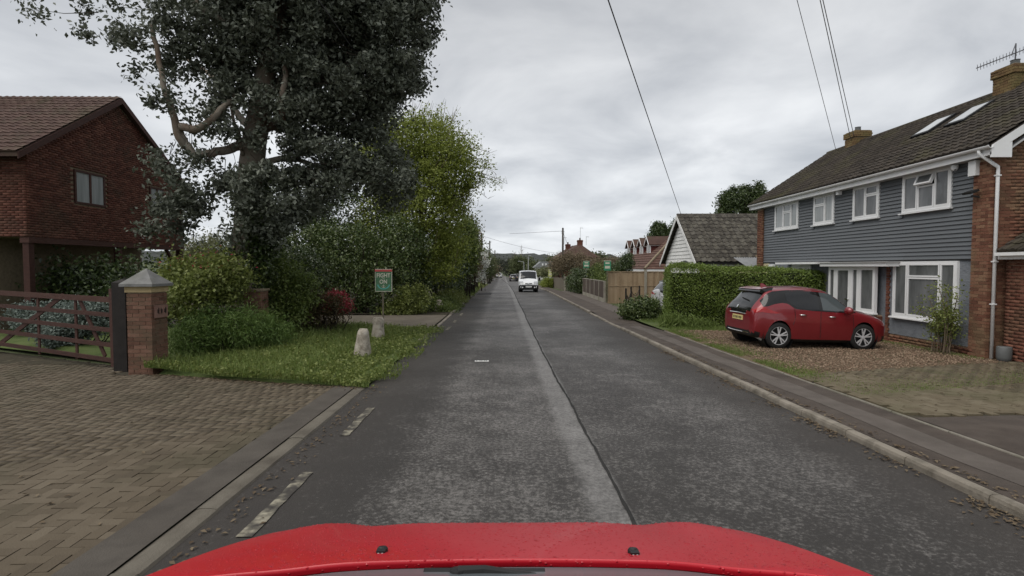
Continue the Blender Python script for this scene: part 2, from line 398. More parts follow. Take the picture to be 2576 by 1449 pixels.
M['leaf_red'] = leaf_mat("red_leaf", [(.18, .02, .028), (.32, .045, .06), (.42, .10, .11)], rough=.5, trans=.25)
M['leaf_bronze'] = leaf_mat("bronze_leaf", [(.035, .030, .014), (.075, .055, .026), (.09, .085, .03)], rough=.55, trans=.25)
M['leaf_silver'] = leaf_mat("silver_grey_leaf", [(.075, .10, .085), (.14, .17, .15), (.21, .245, .22)], rough=.7, trans=.15)
M['leaf_hedge'] = leaf_mat("privet_leaf", [(.055, .09, .014), (.125, .18, .032), (.21, .265, .065)], rough=.42, trans=.22, spec=.5)
M['leaf_hill'] = leaf_mat("far_tree_leaf", [(.030, .035, .026), (.055, .06, .045)], rough=.8, trans=.1)
M['leaf_far'] = leaf_mat("far_hedge_leaf", [(.04, .052, .02), (.075, .09, .036), (.11, .125, .06)], rough=.7, trans=.2)
M['leaf_olive'] = leaf_mat("olive_far_leaf", [(.075, .085, .035), (.12, .13, .06), (.16, .165, .09)], rough=.7, trans=.25)
M['leaf_brown'] = leaf_mat("brown_twiggy_leaf", [(.075, .06, .036), (.135, .105, .066), (.17, .14, .085)], rough=.7, trans=.2)
M['blossom'] = leaf_mat("white_blossom", [(.45, .46, .42), (.62, .63, .58)], rough=.7, trans=.3, lift=1.)
M['blade'] = leaf_mat("grass_blade", [(.065, .095, .022), (.125, .175, .042), (.22, .26, .095)], rough=.55, trans=.35)
M['litter'] = leaf_mat("dead_leaf", [(.06, .04, .024), (.14, .10, .06), (.25, .20, .13)], rough=.8, trans=.1, lift=.8)
M['core'] = mat("hedge_dark_core", [(.010, .014, .006), (.022, .028, .012)], rough=.95, scale=8)
M['hill'] = mat("wooded_hill", [(.030, .034, .032), (.055, .06, .055)], rough=1, scale=.03, detail=8)
M['sign_green'] = mat("sign_green_print", [(.070, .16, .085), (.10, .20, .11)], rough=.6, scale=6)
M['sign_green2'] = mat("sign_bright_green_print", [(.04, .22, .12), (.06, .27, .16)], rough=.6, scale=6)
M['sign_cream'] = mat("sign_cream_print", [(.55, .53, .42), (.62, .60, .50)], rough=.6, scale=6)
M['sign_yellow'] = mat("sign_yellow_print", [(.45, .47, .16), (.52, .54, .22)], rough=.6, scale=6)
M['sign_teal'] = mat("sign_teal_print", [(.09, .36, .30), (.13, .42, .36)], rough=.6, scale=6)
M['sign_red'] = mat("sign_red_print", [(.50, .07, .07), (.58, .10, .10)], rough=.6, scale=6)
M['stake'] = mat("timber_stake", [(.11, .095, .065), (.18, .155, .11)], rough=.85, scale=6, stretch=(3, 3, .5))
M['grey_plastic'] = mat("grey_plastic", [(.085, .09, .09), (.12, .125, .125)], rough=.55, scale=5)
M['cowl'] = mat("grey_cowl_plastic", [(.10, .12, .13), (.15, .17, .18)], rough=.3, scale=3, coat=.4)
M['corrugated'] = mat("corrugated_sheet", [(.16, .165, .17), (.24, .245, .25)], rough=.6, scale=4)
M['sofa'] = mat("pale_sofa_cloth", [(.30, .32, .22), (.36, .38, .28)], rough=.9, scale=7)

# ------------------------------------------------------------------ mesh helpers
def root_off(o):
    off = Vector((0, 0, 0))
    while o is not None:
        off += o.location
        o = o.parent
    return off

def link(o, parent=None):
    COL.objects.link(o)
    if parent is not None:
        o.parent = parent
    return o

class MB:
    """Collects boxes, bars, tubes and polygons in world coordinates; build() links them as one mesh object."""
    def __init__(self):
        self.v, self.f = [], []
    def add(self, verts, faces):
        n = len(self.v)
        self.v.extend([tuple(map(float, p)) for p in verts])
        self.f.extend([tuple(i + n for i in f) for f in faces])
        return self
    def box(self, x0, x1, y0, y1, z0, z1):
        v = [(x0, y0, z0), (x1, y0, z0), (x1, y1, z0), (x0, y1, z0), (x0, y0, z1), (x1, y0, z1), (x1, y1, z1), (x0, y1, z1)]
        return self.add(v, [(0, 3, 2, 1), (4, 5, 6, 7), (0, 1, 5, 4), (1, 2, 6, 5), (2, 3, 7, 6), (3, 0, 4, 7)])
    def obox(self, c, ux, uy, uz, lx, ly, lz):
        c = Vector(c); ux = Vector(ux).normalized(); uy = Vector(uy).normalized(); uz = Vector(uz).normalized()
        v = []
        for sz in (-1, 1):
            for sx, sy in ((-1, -1), (1, -1), (1, 1), (-1, 1)):
                v.append(c + ux * (sx * lx / 2) + uy * (sy * ly / 2) + uz * (sz * lz / 2))
        return self.add(v, [(0, 3, 2, 1), (4, 5, 6, 7), (0, 1, 5, 4), (1, 2, 6, 5), (2, 3, 7, 6), (3, 0, 4, 7)])
    def bar(self, p, q, w, h, up=(0, 0, 1)):
        p, q = Vector(p), Vector(q)
        d = (q - p); L = d.length; d.normalize()
        up = Vector(up)
        if abs(d.dot(up)) > .98: up = Vector((0, 1, 0))
        s = d.cross(up).normalized(); t = s.cross(d)
        return self.obox((p + q) / 2, d, s, t, L, w, h)
    def tube(self, pts, rad, seg=8, caps=True):
        pts = [Vector(p) for p in pts]
        if not hasattr(rad, '__len__'): rad = [rad] * len(pts)
        n0 = len(self.v)
        prev = None
        for i, p in enumerate(pts):
            d = (pts[min(i + 1, len(pts) - 1)] - pts[max(i - 1, 0)])
            if d.length < 1e-6: d = Vector((0, 0, 1))
            d.normalize()
            a = Vector((1, 0, 0)) if prev is None else prev
            if abs(a.dot(d)) > .95: a = Vector((0, 1, 0)) if abs(d.y) < .9 else Vector((0, 0, 1))
            s = (a - d * a.dot(d)).normalized(); prev = s
            t = d.cross(s)
            for k in range(seg):
                an = 2 * math.pi * k / seg
                self.v.append(tuple(p + (s * math.cos(an) + t * math.sin(an)) * rad[i]))
        for i in range(len(pts) - 1):
            for k in range(seg):
                a = n0 + i * seg + k; b = n0 + i * seg + (k + 1) % seg
                self.f.append((a, b, b + seg, a + seg))
        if caps:
            self.f.append(tuple(n0 + k for k in reversed(range(seg))))
            e = n0 + (len(pts) - 1) * seg
            self.f.append(tuple(e + k for k in range(seg)))
        return self
    def prism(self, poly, d):
        """poly: 3D polygon, extruded by vector d."""
        n = len(poly); d = Vector(d)
        v = [Vector(p) for p in poly] + [Vector(p) + d for p in poly]
        f = [tuple(range(n)), tuple(reversed(range(n, 2 * n)))]
        for i in range(n):
            j = (i + 1) % n
            f.append((j, i, i + n, j + n))
        return self.add(v, f)
    def lathe(self, c, prof, axis=(0, 0, 1), seg=24):
        c = Vector(c); axis = Vector(axis).normalized()
        a = Vector((1, 0, 0)) if abs(axis.x) < .9 else Vector((0, 0, 1))
        s = (a - axis * a.dot(axis)).normalized(); t = axis.cross(s)
        n0 = len(self.v)
        for r, h in prof:
            for k in range(seg):
                an = 2 * math.pi * k / seg
                self.v.append(tuple(c + axis * h + (s * math.cos(an) + t * math.sin(an)) * r))
        for i in range(len(prof) - 1):
            for k in range(seg):
                p = n0 + i * seg + k; q = n0 + i * seg + (k + 1) % seg
                self.f.append((p, q, q + seg, p + seg))
        return self
    def mesh(self, name, off=Vector((0, 0, 0))):
        me = bpy.data.meshes.new(name)
        ox, oy, oz = off
        me.from_pydata([(x - ox, y - oy, z - oz) for x, y, z in self.v], [], self.f)
        me.validate()
        me.update()
        return me
    def build(self, name, m, parent=None, smooth=False, kind=None, local=False):
        off = Vector((0, 0, 0)) if (parent is None or local) else root_off(parent)
        me = self.mesh(name, off)
        me.materials.append(m)
        if smooth:
            me.polygons.foreach_set('use_smooth', [True] * len(me.polygons))
        o = bpy.data.objects.new(name, me)
        link(o, parent)
        if kind: o['kind'] = kind
        return o

def np_mesh(name, verts, faces_flat, nper, m, parent=None, kind=None, smooth=False, local=False):
    """verts (N,3); faces_flat (K*nper)"""
    verts = np.asarray(verts, dtype=np.float32)
    if parent is not None and not local:
        verts = verts - np.array(root_off(parent), dtype=np.float32)
    k = len(faces_flat) // nper
    me = bpy.data.meshes.new(name)
    me.vertices.add(len(verts)); me.vertices.foreach_set('co', verts.ravel())
    me.loops.add(len(faces_flat)); me.loops.foreach_set('vertex_index', np.asarray(faces_flat, dtype=np.int32))
    me.polygons.add(k)
    me.polygons.foreach_set('loop_start', np.arange(k, dtype=np.int32) * nper)
    me.polygons.foreach_set('loop_total', np.full(k, nper, dtype=np.int32))
    if smooth: me.polygons.foreach_set('use_smooth', np.ones(k, dtype=bool))
    me.update(calc_edges=True)
    me.materials.append(m)
    o = bpy.data.objects.new(name, me)
    link(o, parent)
    if kind: o['kind'] = kind
    return o

def tag(o, label, cat, group=None):
    o['label'] = label; o['category'] = cat
    if group: o['group'] = group
    return o

def thing(name, label, cat, loc=(0, 0, 0), rz=0., group=None):
    o = bpy.data.objects.new(name, None)
    o.location = [float(c) for c in loc]; o.rotation_euler = (0, 0, rz)
    o.empty_display_size = .2
    link(o)
    return tag(o, label, cat, group)

def structure(o):
    o['kind'] = 'structure'
    return o

_unit = {}
def unit_cube(m):
    if m.name not in _unit:
        me = MB().box(-.5, .5, -.5, .5, -.5, .5).mesh("block")
        me.materials.append(m)
        _unit[m.name] = me
    return _unit[m.name]

def pieces(name, field, specs, parent, m, mesh=None, limit=300, key=None):
    """specs: world 4x4 matrices. The first `limit` that show largest become parts that share one mesh; the rest one joined part."""
    me = mesh or unit_cube(m)
    off = Matrix.Translation(-root_off(parent))
    c = Vector((0, 0, CAMZ))
    key = key or (lambda mt: (mt.translation - c).length)
    specs = sorted(specs, key=key)
    for mt in specs[:limit]:
        o = bpy.data.objects.new(name, me)
        o.matrix_local = off @ mt
        COL.objects.link(o); o.parent = parent
    rest = specs[limit:]
    if rest:
        bv = np.array([v.co[:] for v in me.vertices]); bf = [tuple(p.vertices) for p in me.polygons]
        vs, fs = [], []
        n = len(bv)
        for i, mt in enumerate(rest):
            a = np.array(mt)
            vs.append(bv @ a[:3, :3].T + a[:3, 3])
        V = np.concatenate(vs)
        quads = [f for f in bf if len(f) == 4]
        q = np.array(quads).ravel()
        FF = (q[None, :] + (np.arange(len(rest)) * n)[:, None]).ravel()
        np_mesh(field, V, FF, 4, m, parent, kind='stuff')

def box_matrix(c, l, rz=0., tilt=None):
    mt = Matrix.Translation(Vector(c)) @ Matrix.Rotation(rz, 4, 'Z')
    if tilt is not None: mt = mt @ tilt
    return mt @ Matrix.Diagonal((*l, 1))

def frame_matrix(c, ux, uy, uz, lx=1, ly=1, lz=1):
    ux = Vector(ux).normalized() * lx; uy = Vector(uy).normalized() * ly; uz = Vector(uz).normalized() * lz
    mt = Matrix.Identity(4)
    for i in range(3):
        mt[i][0] = ux[i]; mt[i][1] = uy[i]; mt[i][2] = uz[i]; mt[i][3] = c[i]
    return mt

# ------------------------------------------------------------------ vegetation helpers
def leaf_cloud(name, m, parent, pts, L=.08, W=.04, seed=0, droop=0., upright=0., kind=None):
    r = np.random.default_rng(seed)
    pts = np.asarray(pts, dtype=np.float64)
    n = len(pts)
    d = r.normal(size=(n, 3)); d[:, 2] = d[:, 2] * .8 - droop + upright
    d /= np.linalg.norm(d, axis=1)[:, None] + 1e-9
    a = r.normal(size=(n, 3))
    s = np.cross(d, a); s /= np.linalg.norm(s, axis=1)[:, None] + 1e-9
    nn = np.cross(d, s)
    sc = r.uniform(.6, 1.35, size=(n, 1))
    l = d * L * sc; w = s * W * sc * .5
    fold = nn * W * .22 * sc
    v = np.stack([pts - l * .5, pts + w + fold - l * .05, pts + l * .5, pts - w + fold - l * .05], axis=1).reshape(-1, 3)
    b = (np.arange(n) * 4)[:, None]
    f = np.concatenate([b + np.array([[0, 1, 2]]), b + np.array([[0, 2, 3]])], axis=1).ravel()
    return np_mesh(name, v, f, 3, m, parent, kind=kind)

def clump_points(n, ells, seed, clump=.28, per=60, shell=.55, zmin=None):
    """Leaf positions in clumps spread through ellipsoids (x,y,z,rx,ry,rz[,weight])."""
    r = np.random.default_rng(seed)
    vol = np.array([(e[3] * e[4] * e[5]) ** .8 * (e[6] if len(e) > 6 else 1.) for e in ells]); vol /= vol.sum()
    nc = max(1, n // per)
    idx = r.choice(len(ells), nc, p=vol)
    E = np.array([e[:6] for e in ells])[idx]
    d = r.normal(size=(nc, 3)); d /= np.linalg.norm(d, axis=1)[:, None]
    rad = shell + (1 - shell) * r.uniform(0, 1, nc) ** .6
    rad = np.where(r.uniform(size=nc) < .25, r.uniform(0, 1, nc) ** .5, rad)
    C = E[:, :3] + d * E[:, 3:6] * rad[:, None]
    cs = clump * r.uniform(.55, 1.5, nc)
    P = C[r.integers(0, nc, n)]
    k = r.integers(0, nc, n)
    P = C[k] + r.normal(size=(n, 3)) * cs[k][:, None] * np.array([1, 1, .75])
    if zmin is not None:
        P = P[P[:, 2] > zmin]
    return P, C

def stems(base, centers, seed, r0=.03, n=14, spread=.25):
    r = np.random.default_rng(seed)
    mb = MB()
    k = min(n, len(centers))
    for i in r.choice(len(centers), k, replace=False):
        c = centers[i]
        b = np.array(base) + np.array([r.normal() * spread, r.normal() * spread, 0])
        b = b * np.array([.55, .55, 1]) + np.array([c[0], c[1], 0]) * np.array([.45, .45, 0])
        mid = (b + c) / 2 + r.normal(size=3) * .12
        mb.tube([b, mid, c], [r0, r0 * .7, r0 * .25], 5)
    return mb

def bush(name, label, cat, ells, n, m, L=.08, W=.045, seed=1, clump=.2, per=50, group=None, ns=12, r0=.02, ground=None, shell=.55, extra=None, droop=0., upright=0., smat='bark'):
    e0 = np.array([e[:3] for e in ells]).mean(axis=0)
    z0 = ground if ground is not None else G(e0[1])
    t = thing(name, label, cat, (e0[0], e0[1], z0), group=group)
    P, C = clump_points(n, ells, seed, clump, per, shell, zmin=z0 - .02)
    leaf_cloud("foliage", m, t, P, L, W, seed + 100, droop, upright)
    if extra:
        em, frac, eL, eW, ename = extra
        r = np.random.default_rng(seed + 5)
        top = P[P[:, 2] > np.quantile(P[:, 2], frac[0])]
        k = r.choice(len(top), max(1, int(len(P) * frac[1])))
        leaf_cloud(ename, em, t, top[k] + r.normal(size=(len(k), 3)) * .05 + np.array([0, 0, .04]), eL, eW, seed + 7)
    if ns:
        stems((e0[0], e0[1], z0), C, seed + 9, r0, ns).build("stem", M[smat], t, smooth=True)
    return t

def limb(mb, pts, r0, r1, seg=8, wob=0., seed=0):
    """smooth tapered limb through control points"""
    r = np.random.default_rng(seed)
    P = np.array(pts, dtype=float)
    n = len(P)
    t = np.linspace(0, n - 1, (n - 1) * 5 + 1)
    out = []
    for q in t:
        i = min(int(q), n - 2); f = q - i
        p0, p1, p2, p3 = P[max(i - 1, 0)], P[i], P[i + 1], P[min(i + 2, n - 1)]
        out.append(.5 * ((2 * p1) + (-p0 + p2) * f + (2 * p0 - 5 * p1 + 4 * p2 - p3) * f ** 2 + (-p0 + 3 * p1 - 3 * p2 + p3) * f ** 3))
    out = np.array(out) + r.normal(size=(len(out), 3)) * wob
    mb.tube(out, list(np.linspace(r0, r1, len(out))), seg)
    return out

# ------------------------------------------------------------------ ground, road, pavements
def strip(name, m, ys, left, right, z, parent=None, kind='structure', thick=0.):
    """A sheet that follows the road: left(y), right(y) give x, z(x,y) gives the height."""
    mb = MB()
    v, f = [], []
    for y in ys:
        for x in (left(y), right(y)):
            v.append((x, y, z(x, y)))
    for i in range(len(ys) - 1):
        f.append((2 * i, 2 * i + 1, 2 * i + 3, 2 * i + 2))
    mb.add(v, f)
    o = mb.build(name, m, parent)
    if kind: o['kind'] = kind
    return o

ys_road = list(np.concatenate([np.arange(-30, 60, 1.5), np.arange(60, 200, 5), np.arange(200, 700, 20)]))
# open ground
gx = [-900, -400, -200, -100, -60, -30, -15, -8, -4, 0, 4, 8, 15, 30, 60, 100, 200, 400, 900]
gyy = list(np.concatenate([np.arange(-60, 60, 4), np.arange(60, 200, 8), np.arange(200, 1300, 40)]))
mb = MB()
v = [(x, y, G(y) - .05) for y in gyy for x in gx]
f = []
for i in range(len(gyy) - 1):
    for j in range(len(gx) - 1):
        a = i * len(gx) + j
        f.append((a, a + 1, a + 1 + len(gx), a + len(gx)))
mb.add(v, f)
structure(mb.build("ground", M['field']))

# the road with a gentle crown
KL, KR = -2.27, 4.02
mb = MB()
aa = np.linspace(KL - .02, KR + .02, 9)
v = [(ax(a, y), y, G(y) + .012 * (1 - ((a - .87) / 3.2) ** 2)) for y in ys_road for a in aa]
f = []
for i in range(len(ys_road) - 1):
    for j in range(8):
        q = i * 9 + j
        f.append((q, q + 1, q + 10, q + 9))
mb.add(v, f)
road = structure(mb.build("road", M['road'], smooth=True))

# seam: an open joint along the middle of the road
mb = MB()
v, f = [], []
yy = np.concatenate([np.arange(1.5, 30, .12), np.arange(30, 140, 1.0)])
r_ = np.random.default_rng(3)
wv = np.cumsum(r_.normal(size=len(yy)) * .0032); wv -= np.linspace(0, wv[-1], len(yy))
for i, y in enumerate(yy):
    c = 1.0 + wv[i] + .005 * math.sin(y * 1.9) + r_.normal() * .003
    hw = .006 + .005 * abs(math.sin(y * 2.7)) + r_.uniform(0, .008) + y * .0004
    zz = G(y) + .018
    v += [(ax(c - hw, y), y, zz), (ax(c + hw, y), y, zz)]
for i in range(len(yy) - 1):
    f.append((2 * i, 2 * i + 1, 2 * i + 3, 2 * i + 2))
mb.add(v, f)
structure(mb.build("road_seam", M['seam']))

# worn edge-of-carriageway dashes on the left
for k, (y0, y1) in enumerate([(3.75, 5.0), (6.15, 7.45), (17.6, 18.8), (20.2, 21.2), (23.2, 24.4), (1.2, 2.5)]):
    mb = MB()
    n = 10
    v, f = [], []
    for i in range(n + 1):
        y = y0 + (y1 - y0) * i / n
        w0, w1 = r_.uniform(-.008, .008), r_.uniform(-.008, .008)
        v += [(ax(-1.92 + w0, y), y, G(y) + .012), (ax(-1.81 + w1, y), y, G(y) + .012)]
    for i in range(n):
        f.append((2 * i, 2 * i + 1, 2 * i + 3, 2 * i + 2))
    structure(mb.add(v, f).build("road_marking", M['marking']))

# a trench patch far down the lane
for (y0, y1, a0, a1) in [(41, 44.5, -2.0, -.9)]:
    strip("road_patch", M['seam'], [y0, y1], lambda y: ax(a0, y), lambda y: ax(a1, y), lambda x, y: G(y) + .014)

# kerbs: stones laid end to end
def kerb(name, a0, a1, ys, top, m):
    root = bpy.data.objects.new(name, None); link(root); root['kind'] = 'structure'
    root.location = (ax((a0 + a1) / 2, ys[0]), ys[0], G(ys[0]))
    sp = []
    for i in range(len(ys) - 1):
        y0, y1 = ys[i], ys[i + 1]
        ym = (y0 + y1) / 2
        t = top(ym)
        c = Vector((ax((a0 + a1) / 2, ym) + random.uniform(-.004, .004), ym, (G(y0) + G(y1)) / 2 + t - .125 + random.uniform(-.004, .004)))
        d = Vector((ax(0, y1) - ax(0, y0), y1 - y0, G(y1) - G(y0)))
        L = d.length - .008
        u = d.normalized()
        s = Vector((1, 0, 0)); up = s.cross(u).normalized()
        sp.append(frame_matrix(c, s, u, up, a1 - a0, L, .25))
    # stone with a worn, rounded top edge
    prof = [(-.5, -.5), (.5, -.5), (.5, .36), (.42, .47), (.2, .5), (-.2, .5), (-.42, .47), (-.5, .36)]
    me = MB().prism([(x, -.5, z) for x, z in prof], (0, 1, 0)).mesh("kerb_stone")
    me.materials.append(m)
    for mt in sp:
        o = bpy.data.objects.new("kerb_stone", me)
        o.matrix_local = Matrix.Translation(-root.location) @ mt
        link(o, root)
    return root

def right_top(y):
    return .085 if y < 17 else (.085 - .05 * min(1, (y - 17) / 2) if y < 21 else (.05 if y < 24 else .1))
kerb("kerb", 4.02, 4.145, list(np.arange(.6, 60, .915)), right_top, M['kerb'])
def left_top(y):
    return .03 if y < 9 else (.03 + .03 * min(1, (y - 9) / 1.5) if y < 16.5 else (.03 if y < 24 else .07))
kerb("kerb", -2.27 - .2, -2.27, list(np.arange(-.4, 9.3, .915)), left_top, M['kerb_dark'])
kerb("kerb", -2.27 - .13, -2.27, list(np.arange(14.5, 70, .915)), left_top, M['kerb'])

# channel strip behind the left kerb
strip("channel", M['channel'], list(np.arange(-1, 10, 1.)), lambda y: ax(-2.80, y), lambda y: ax(-2.452, y), lambda x, y: G(y) + .036)

# right pavement: three bands of different surfacing
ysp = list(np.concatenate([np.arange(-2, 60, 1.), np.arange(60, 150, 5)]))
def pz(dz):
    return lambda x, y: G(y) + right_top(y) - .012 + dz
strip("pavement", M['pave'], ysp, lambda y: ax(4.146, y), lambda y: ax(5.15, y), pz(0))
strip("pavement_band", M['pave_light'], list(np.arange(-2, 19, .5)), lambda y: ax(4.47 + .03 * math.sin(y * 2), y), lambda y: ax(4.84 + .02 * math.sin(y * 3 + 1), y), pz(.004))
strip("pavement_verge", M['pave_light'], list(np.arange(23.2, 48, 1.)), lambda y: ax(5.15, y), lambda y: 5.80, lambda x, y: G(y) + .075)
kerb("edging", 5.15, 5.20, list(np.arange(.6, 17.5, .9)), lambda y: right_top(y) + .004, M['edging'])

# front garden sheets
mb = MB()
def gsheet(name, m, poly_y, xl, xr, dz, nx=6):
    v, f = [], []
    for y in poly_y:
        a, b = xl(y), xr(y)
        for i in range(nx + 1):
            x = a + (b - a) * i / nx
            v.append((x, y, garden(x, y) + dz))
    for i in range(len(poly_y) - 1):
        for j in range(nx):
            q = i * (nx + 1) + j
            f.append((q, q + 1, q + nx + 2, q + nx + 1))
    return structure(MB().add(v, f).build(name, m))
# boundary between gravel and paved drive runs obliquely
def drive_far(x):
    return 9.4 + (x - 5.2) * .33
gsheet("gravel_drive", M['gravel'], list(np.arange(8.8, 17.9, .35)), lambda y: ax(5.2, y), lambda y: 11.2, .0)
gsheet("grass_strip", M['grass_base'], list(np.arange(16.9, 24.1, .6)), lambda y: ax(5.16, y), lambda y: 11.2, .008)
gsheet("back_yard", M['field'], list(np.arange(24.0, 60, 3.)), lambda y: ax(5.16, y), lambda y: 30, -.02)

# ---- block paving
def herringbone(inside, size, zf, x0, x1, y0, y1, rot=0.):
    """specs of 2:1 blocks in a 90 degree herringbone"""
    sp = []
    c, s = math.cos(rot), math.sin(rot)
    cx, cy = (x0 + x1) / 2, (y0 + y1) / 2
    n = int(max(x1 - x0, y1 - y0) / size * .75) + 2
    r = np.random.default_rng(5)
    for a in range(-n, n):
        for b in range(-n, n):
            k = (a - b) % 4
            if k == 0: px, py, lx, ly = a + 1, b + .5, 2, 1
            elif k == 3: px, py, lx, ly = a + .5, b + 1, 1, 2
            else: continue
            X = cx + (px * c - py * s) * size; Y = cy + (px * s + py * c) * size
            if not inside(X, Y): continue
            zz = zf(X, Y) + r.uniform(-.004, .003) + .006 * math.sin(X * 1.3 + .7) * math.sin(Y * 1.1)
            tilt = Matrix.Rotation(r.normal() * .014, 4, 'X') @ Matrix.Rotation(r.normal() * .014, 4, 'Y')
            sp.append(box_matrix((X, Y, zz - .03), (lx * size - .006, ly * size - .006, .06), rot, tilt))
    return sp

def in_left_drive(x, y):
    if x > ax(-2.74, y) or y < 1.6 or x < -1.02 * y - .9: return False
    near = 9.85 if x < -6.4 else (9.85 + (x + 6.4) / 2.4 * -.75 if x < -4 else 9.1 + (x + 4) * -.24)
    if x > -7.5: return y < near
    return y < 10.5 + (-7.6 - x) * .47 + .1
def zleft(x, y):
    return G(y) + .028
sp = herringbone(in_left_drive, .105, zleft, -14, -2.6, 1.5, 13.5, R(2))
base = MB()
base.add([(x, y, G(y) + .012) for x, y in [(ax(-2.84, 1), 1), (ax(-2.84, 9.0), 9.0), (-4, 9.3), (-6.4, 10), (-7.6, 10.7), (-14.5, 13.9), (-14.5, 9), (-8, 1)]], [tuple(range(8))])
drv = structure(base.build("driveway", M['paver_joint']))
def pave_mesh(m, name):
    me = MB().box(-.5, .5, -.5, .5, -.5, .5).mesh(name)
    me.materials.append(m)
    return me
pieces("paver", "paver_field", sp, drv, M['paver'], pave_mesh(M['paver'], "paver"))

def in_right_drive(x, y):
    return x > ax(5.22, y) and y < drive_far(x) - .02 and y > 6.75 + (x - 6.2) * .12 and x < .98 * y + 1.4
def zright(x, y):
    return garden(x, y) + .02
sp = herringbone(in_right_drive, .105, zright, 4.8, 13, 6, 12.5, R(0))
base = MB()
v, f = [], []
xs = np.linspace(5.14, 12.6, 9)
for x in xs:
    v += [(x, 6.6 + (x - 6.2) * .12, garden(x, 7) + .0), (x, drive_far(x), garden(x, drive_far(x)) + .004)]
for i in range(len(xs) - 1):
    f.append((2 * i, 2 * i + 2, 2 * i + 3, 2 * i + 1))
drv2 = structure(base.add(v, f).build("driveway", M['paver_joint']))
pieces("paver", "paver_field", sp, drv2, M['paver_b'], pave_mesh(M['paver_b'], "paver"))
# older tarmac apron nearer the camera
v, f = [], []
for x in xs:
    v += [(x, .5, garden(x, .5) + .012), (x, 6.70 + (x - 6.2) * .12, garden(x, 7) + .012)]
structure(MB().add(v, f or [(2 * i, 2 * i + 2, 2 * i + 3, 2 * i + 1) for i in range(len(xs) - 1)]).build("apron", M['pave']))

# ---- left verge, second drive, bank
def left_edge_near(x):
    return 10.6 if x < -6.68 else (9.85 if x < -6.4 else (9.85 + (x + 6.4) / 2.4 * -.75 if x < -4 else 9.1 + (x + 4) * -.24))
def verge_z(x, y):
    a = x - AX * y
    return G(y) + .05 + .10 * min(1, max(0, (-2.4 - a) / 3)) + .03 * math.sin(x * 2.1 + y) * min(1, max(0, (-2.5 - a)))
v, f = [], []
xs = np.linspace(-16, -2.30, 40)
tt = np.linspace(0, 1, 20)
for x in xs:
    y0 = left_edge_near(x) if x > -7.4 else 11 + (-7.6 - x) * .47
    for t in tt:
        y = y0 + (18.0 - y0) * t
        xx = x + (AX * y + .02 if x > -2.31 else 0)
        v.append((xx, y, verge_z(xx, y) if t > 0 else G(y) + .03))
for i in range(len(xs) - 1):
    for j in range(19):
        q = i * 20 + j
        f.append((q, q + 20, q + 21, q + 1))
structure(MB().add(v, f).build("verge", M['grass_base'], smooth=True))
strip("side_drive", M['drive_concrete'], list(np.arange(17.9, 23.4, .5)), lambda y: -13, lambda y: ax(-2.41, y), lambda x, y: G(y) + .065)
strip("bank", M['soil'], list(np.arange(23.0, 150, 3)), lambda y: -26, lambda y: ax(-2.42, y), lambda x, y: G(y) + (.06 if x > -5 else .3))
strip("garden_soil", M['soil'], list(np.arange(11, 23, 1.)), lambda y: -34, lambda y: -13 if y > 14 else -7.8 - (y - 10.7) * 2.1, lambda x, y: G(y) + .03)

# ---- far hills
r_ = np.random.default_rng(12)
def ridge(name, y, x0, x1, hfun, depth, m):
    xs = np.linspace(x0, x1, 240)
    v, f = [], []
    rows = 7
    jit = r_.normal(size=(rows, len(xs)))
    for k in range(rows):
        t = k / (rows - 1)
        for i, x in enumerate(xs):
            h = hfun(x) * math.sin(t * math.pi / 2) ** .8
            v.append((x, y - depth * (1 - t), 6 + h + jit[k, i] * (.9 + 1.0 * t)))
    n = len(xs)
    for k in range(rows - 1):
        for i in range(n - 1):
            q = k * n + i
            f.append((q, q + 1, q + n + 1, q + n))
    # the far side falls away again
    b = len(v)
    for i, x in enumerate(xs):
        v.append((x, y + depth, 4))
    for i in range(n - 1):
        q = (rows - 1) * n + i
        f.append((q, q + 1, b + i + 1, b + i))
    structure(MB().add(v, f).build(name, m))
ridge("hills", 1250, -1900, 1900, lambda x: 29 - 9 * (1 / (1 + math.exp(-(x + 10) / 45.))) + 2.0 * math.sin(x / 60.) + 1.4 * math.sin(x / 23.), 420, M['hill'])

# ------------------------------------------------------------------ the grey house
HX = 10.85                                        # plane of its front wall
HY0, HY1 = 11.72, 22.72                           # its two gable ends
hz = garden(11, 15)
house = thing("house", "house with slate grey boarded upper floor, blue grey render below and red brick piers", "house",
              (HX, (HY0 + HY1) / 2, hz))
B0 = -.35
EZ = 4.47                                         # height of the eaves
RX, RZ = 13.9, 6.79                               # the ridge
SL = (RZ - 4.58) / (RX - 10.5)
# main walls (mortar coloured core; the visible faces are clad)
w = MB()
w.box(HX, 16.9, HY0 + .012, HY1, B0, EZ - .05)
gp = [(HX, EZ - .05), (16.9, EZ - .05), (RX, RZ - .14)]
w.prism([(x, HY0 + .012, z) for x, z in gp], (0, .25, 0))
w.prism([(x, HY1 - .25, z) for x, z in gp], (0, .25, 0))
w.build("wall", M['mortar'], house)
# render on the ground floor
rn = MB()
rn.box(HX - .03, HX - .001, 12.17, 22.27, .02, 2.10)
rn.build("render", M['render'], house)
# brick plinth course at the foot
sp = []
for k in range(3):
    y = 12.2 + (.11 if k % 2 else 0)
    while y < 22.2:
        sp.append(box_matrix((HX - .01, y + .1075, -.20 + k * .075), (.06, .215, .065)))
        y += .225
allbricks = sp
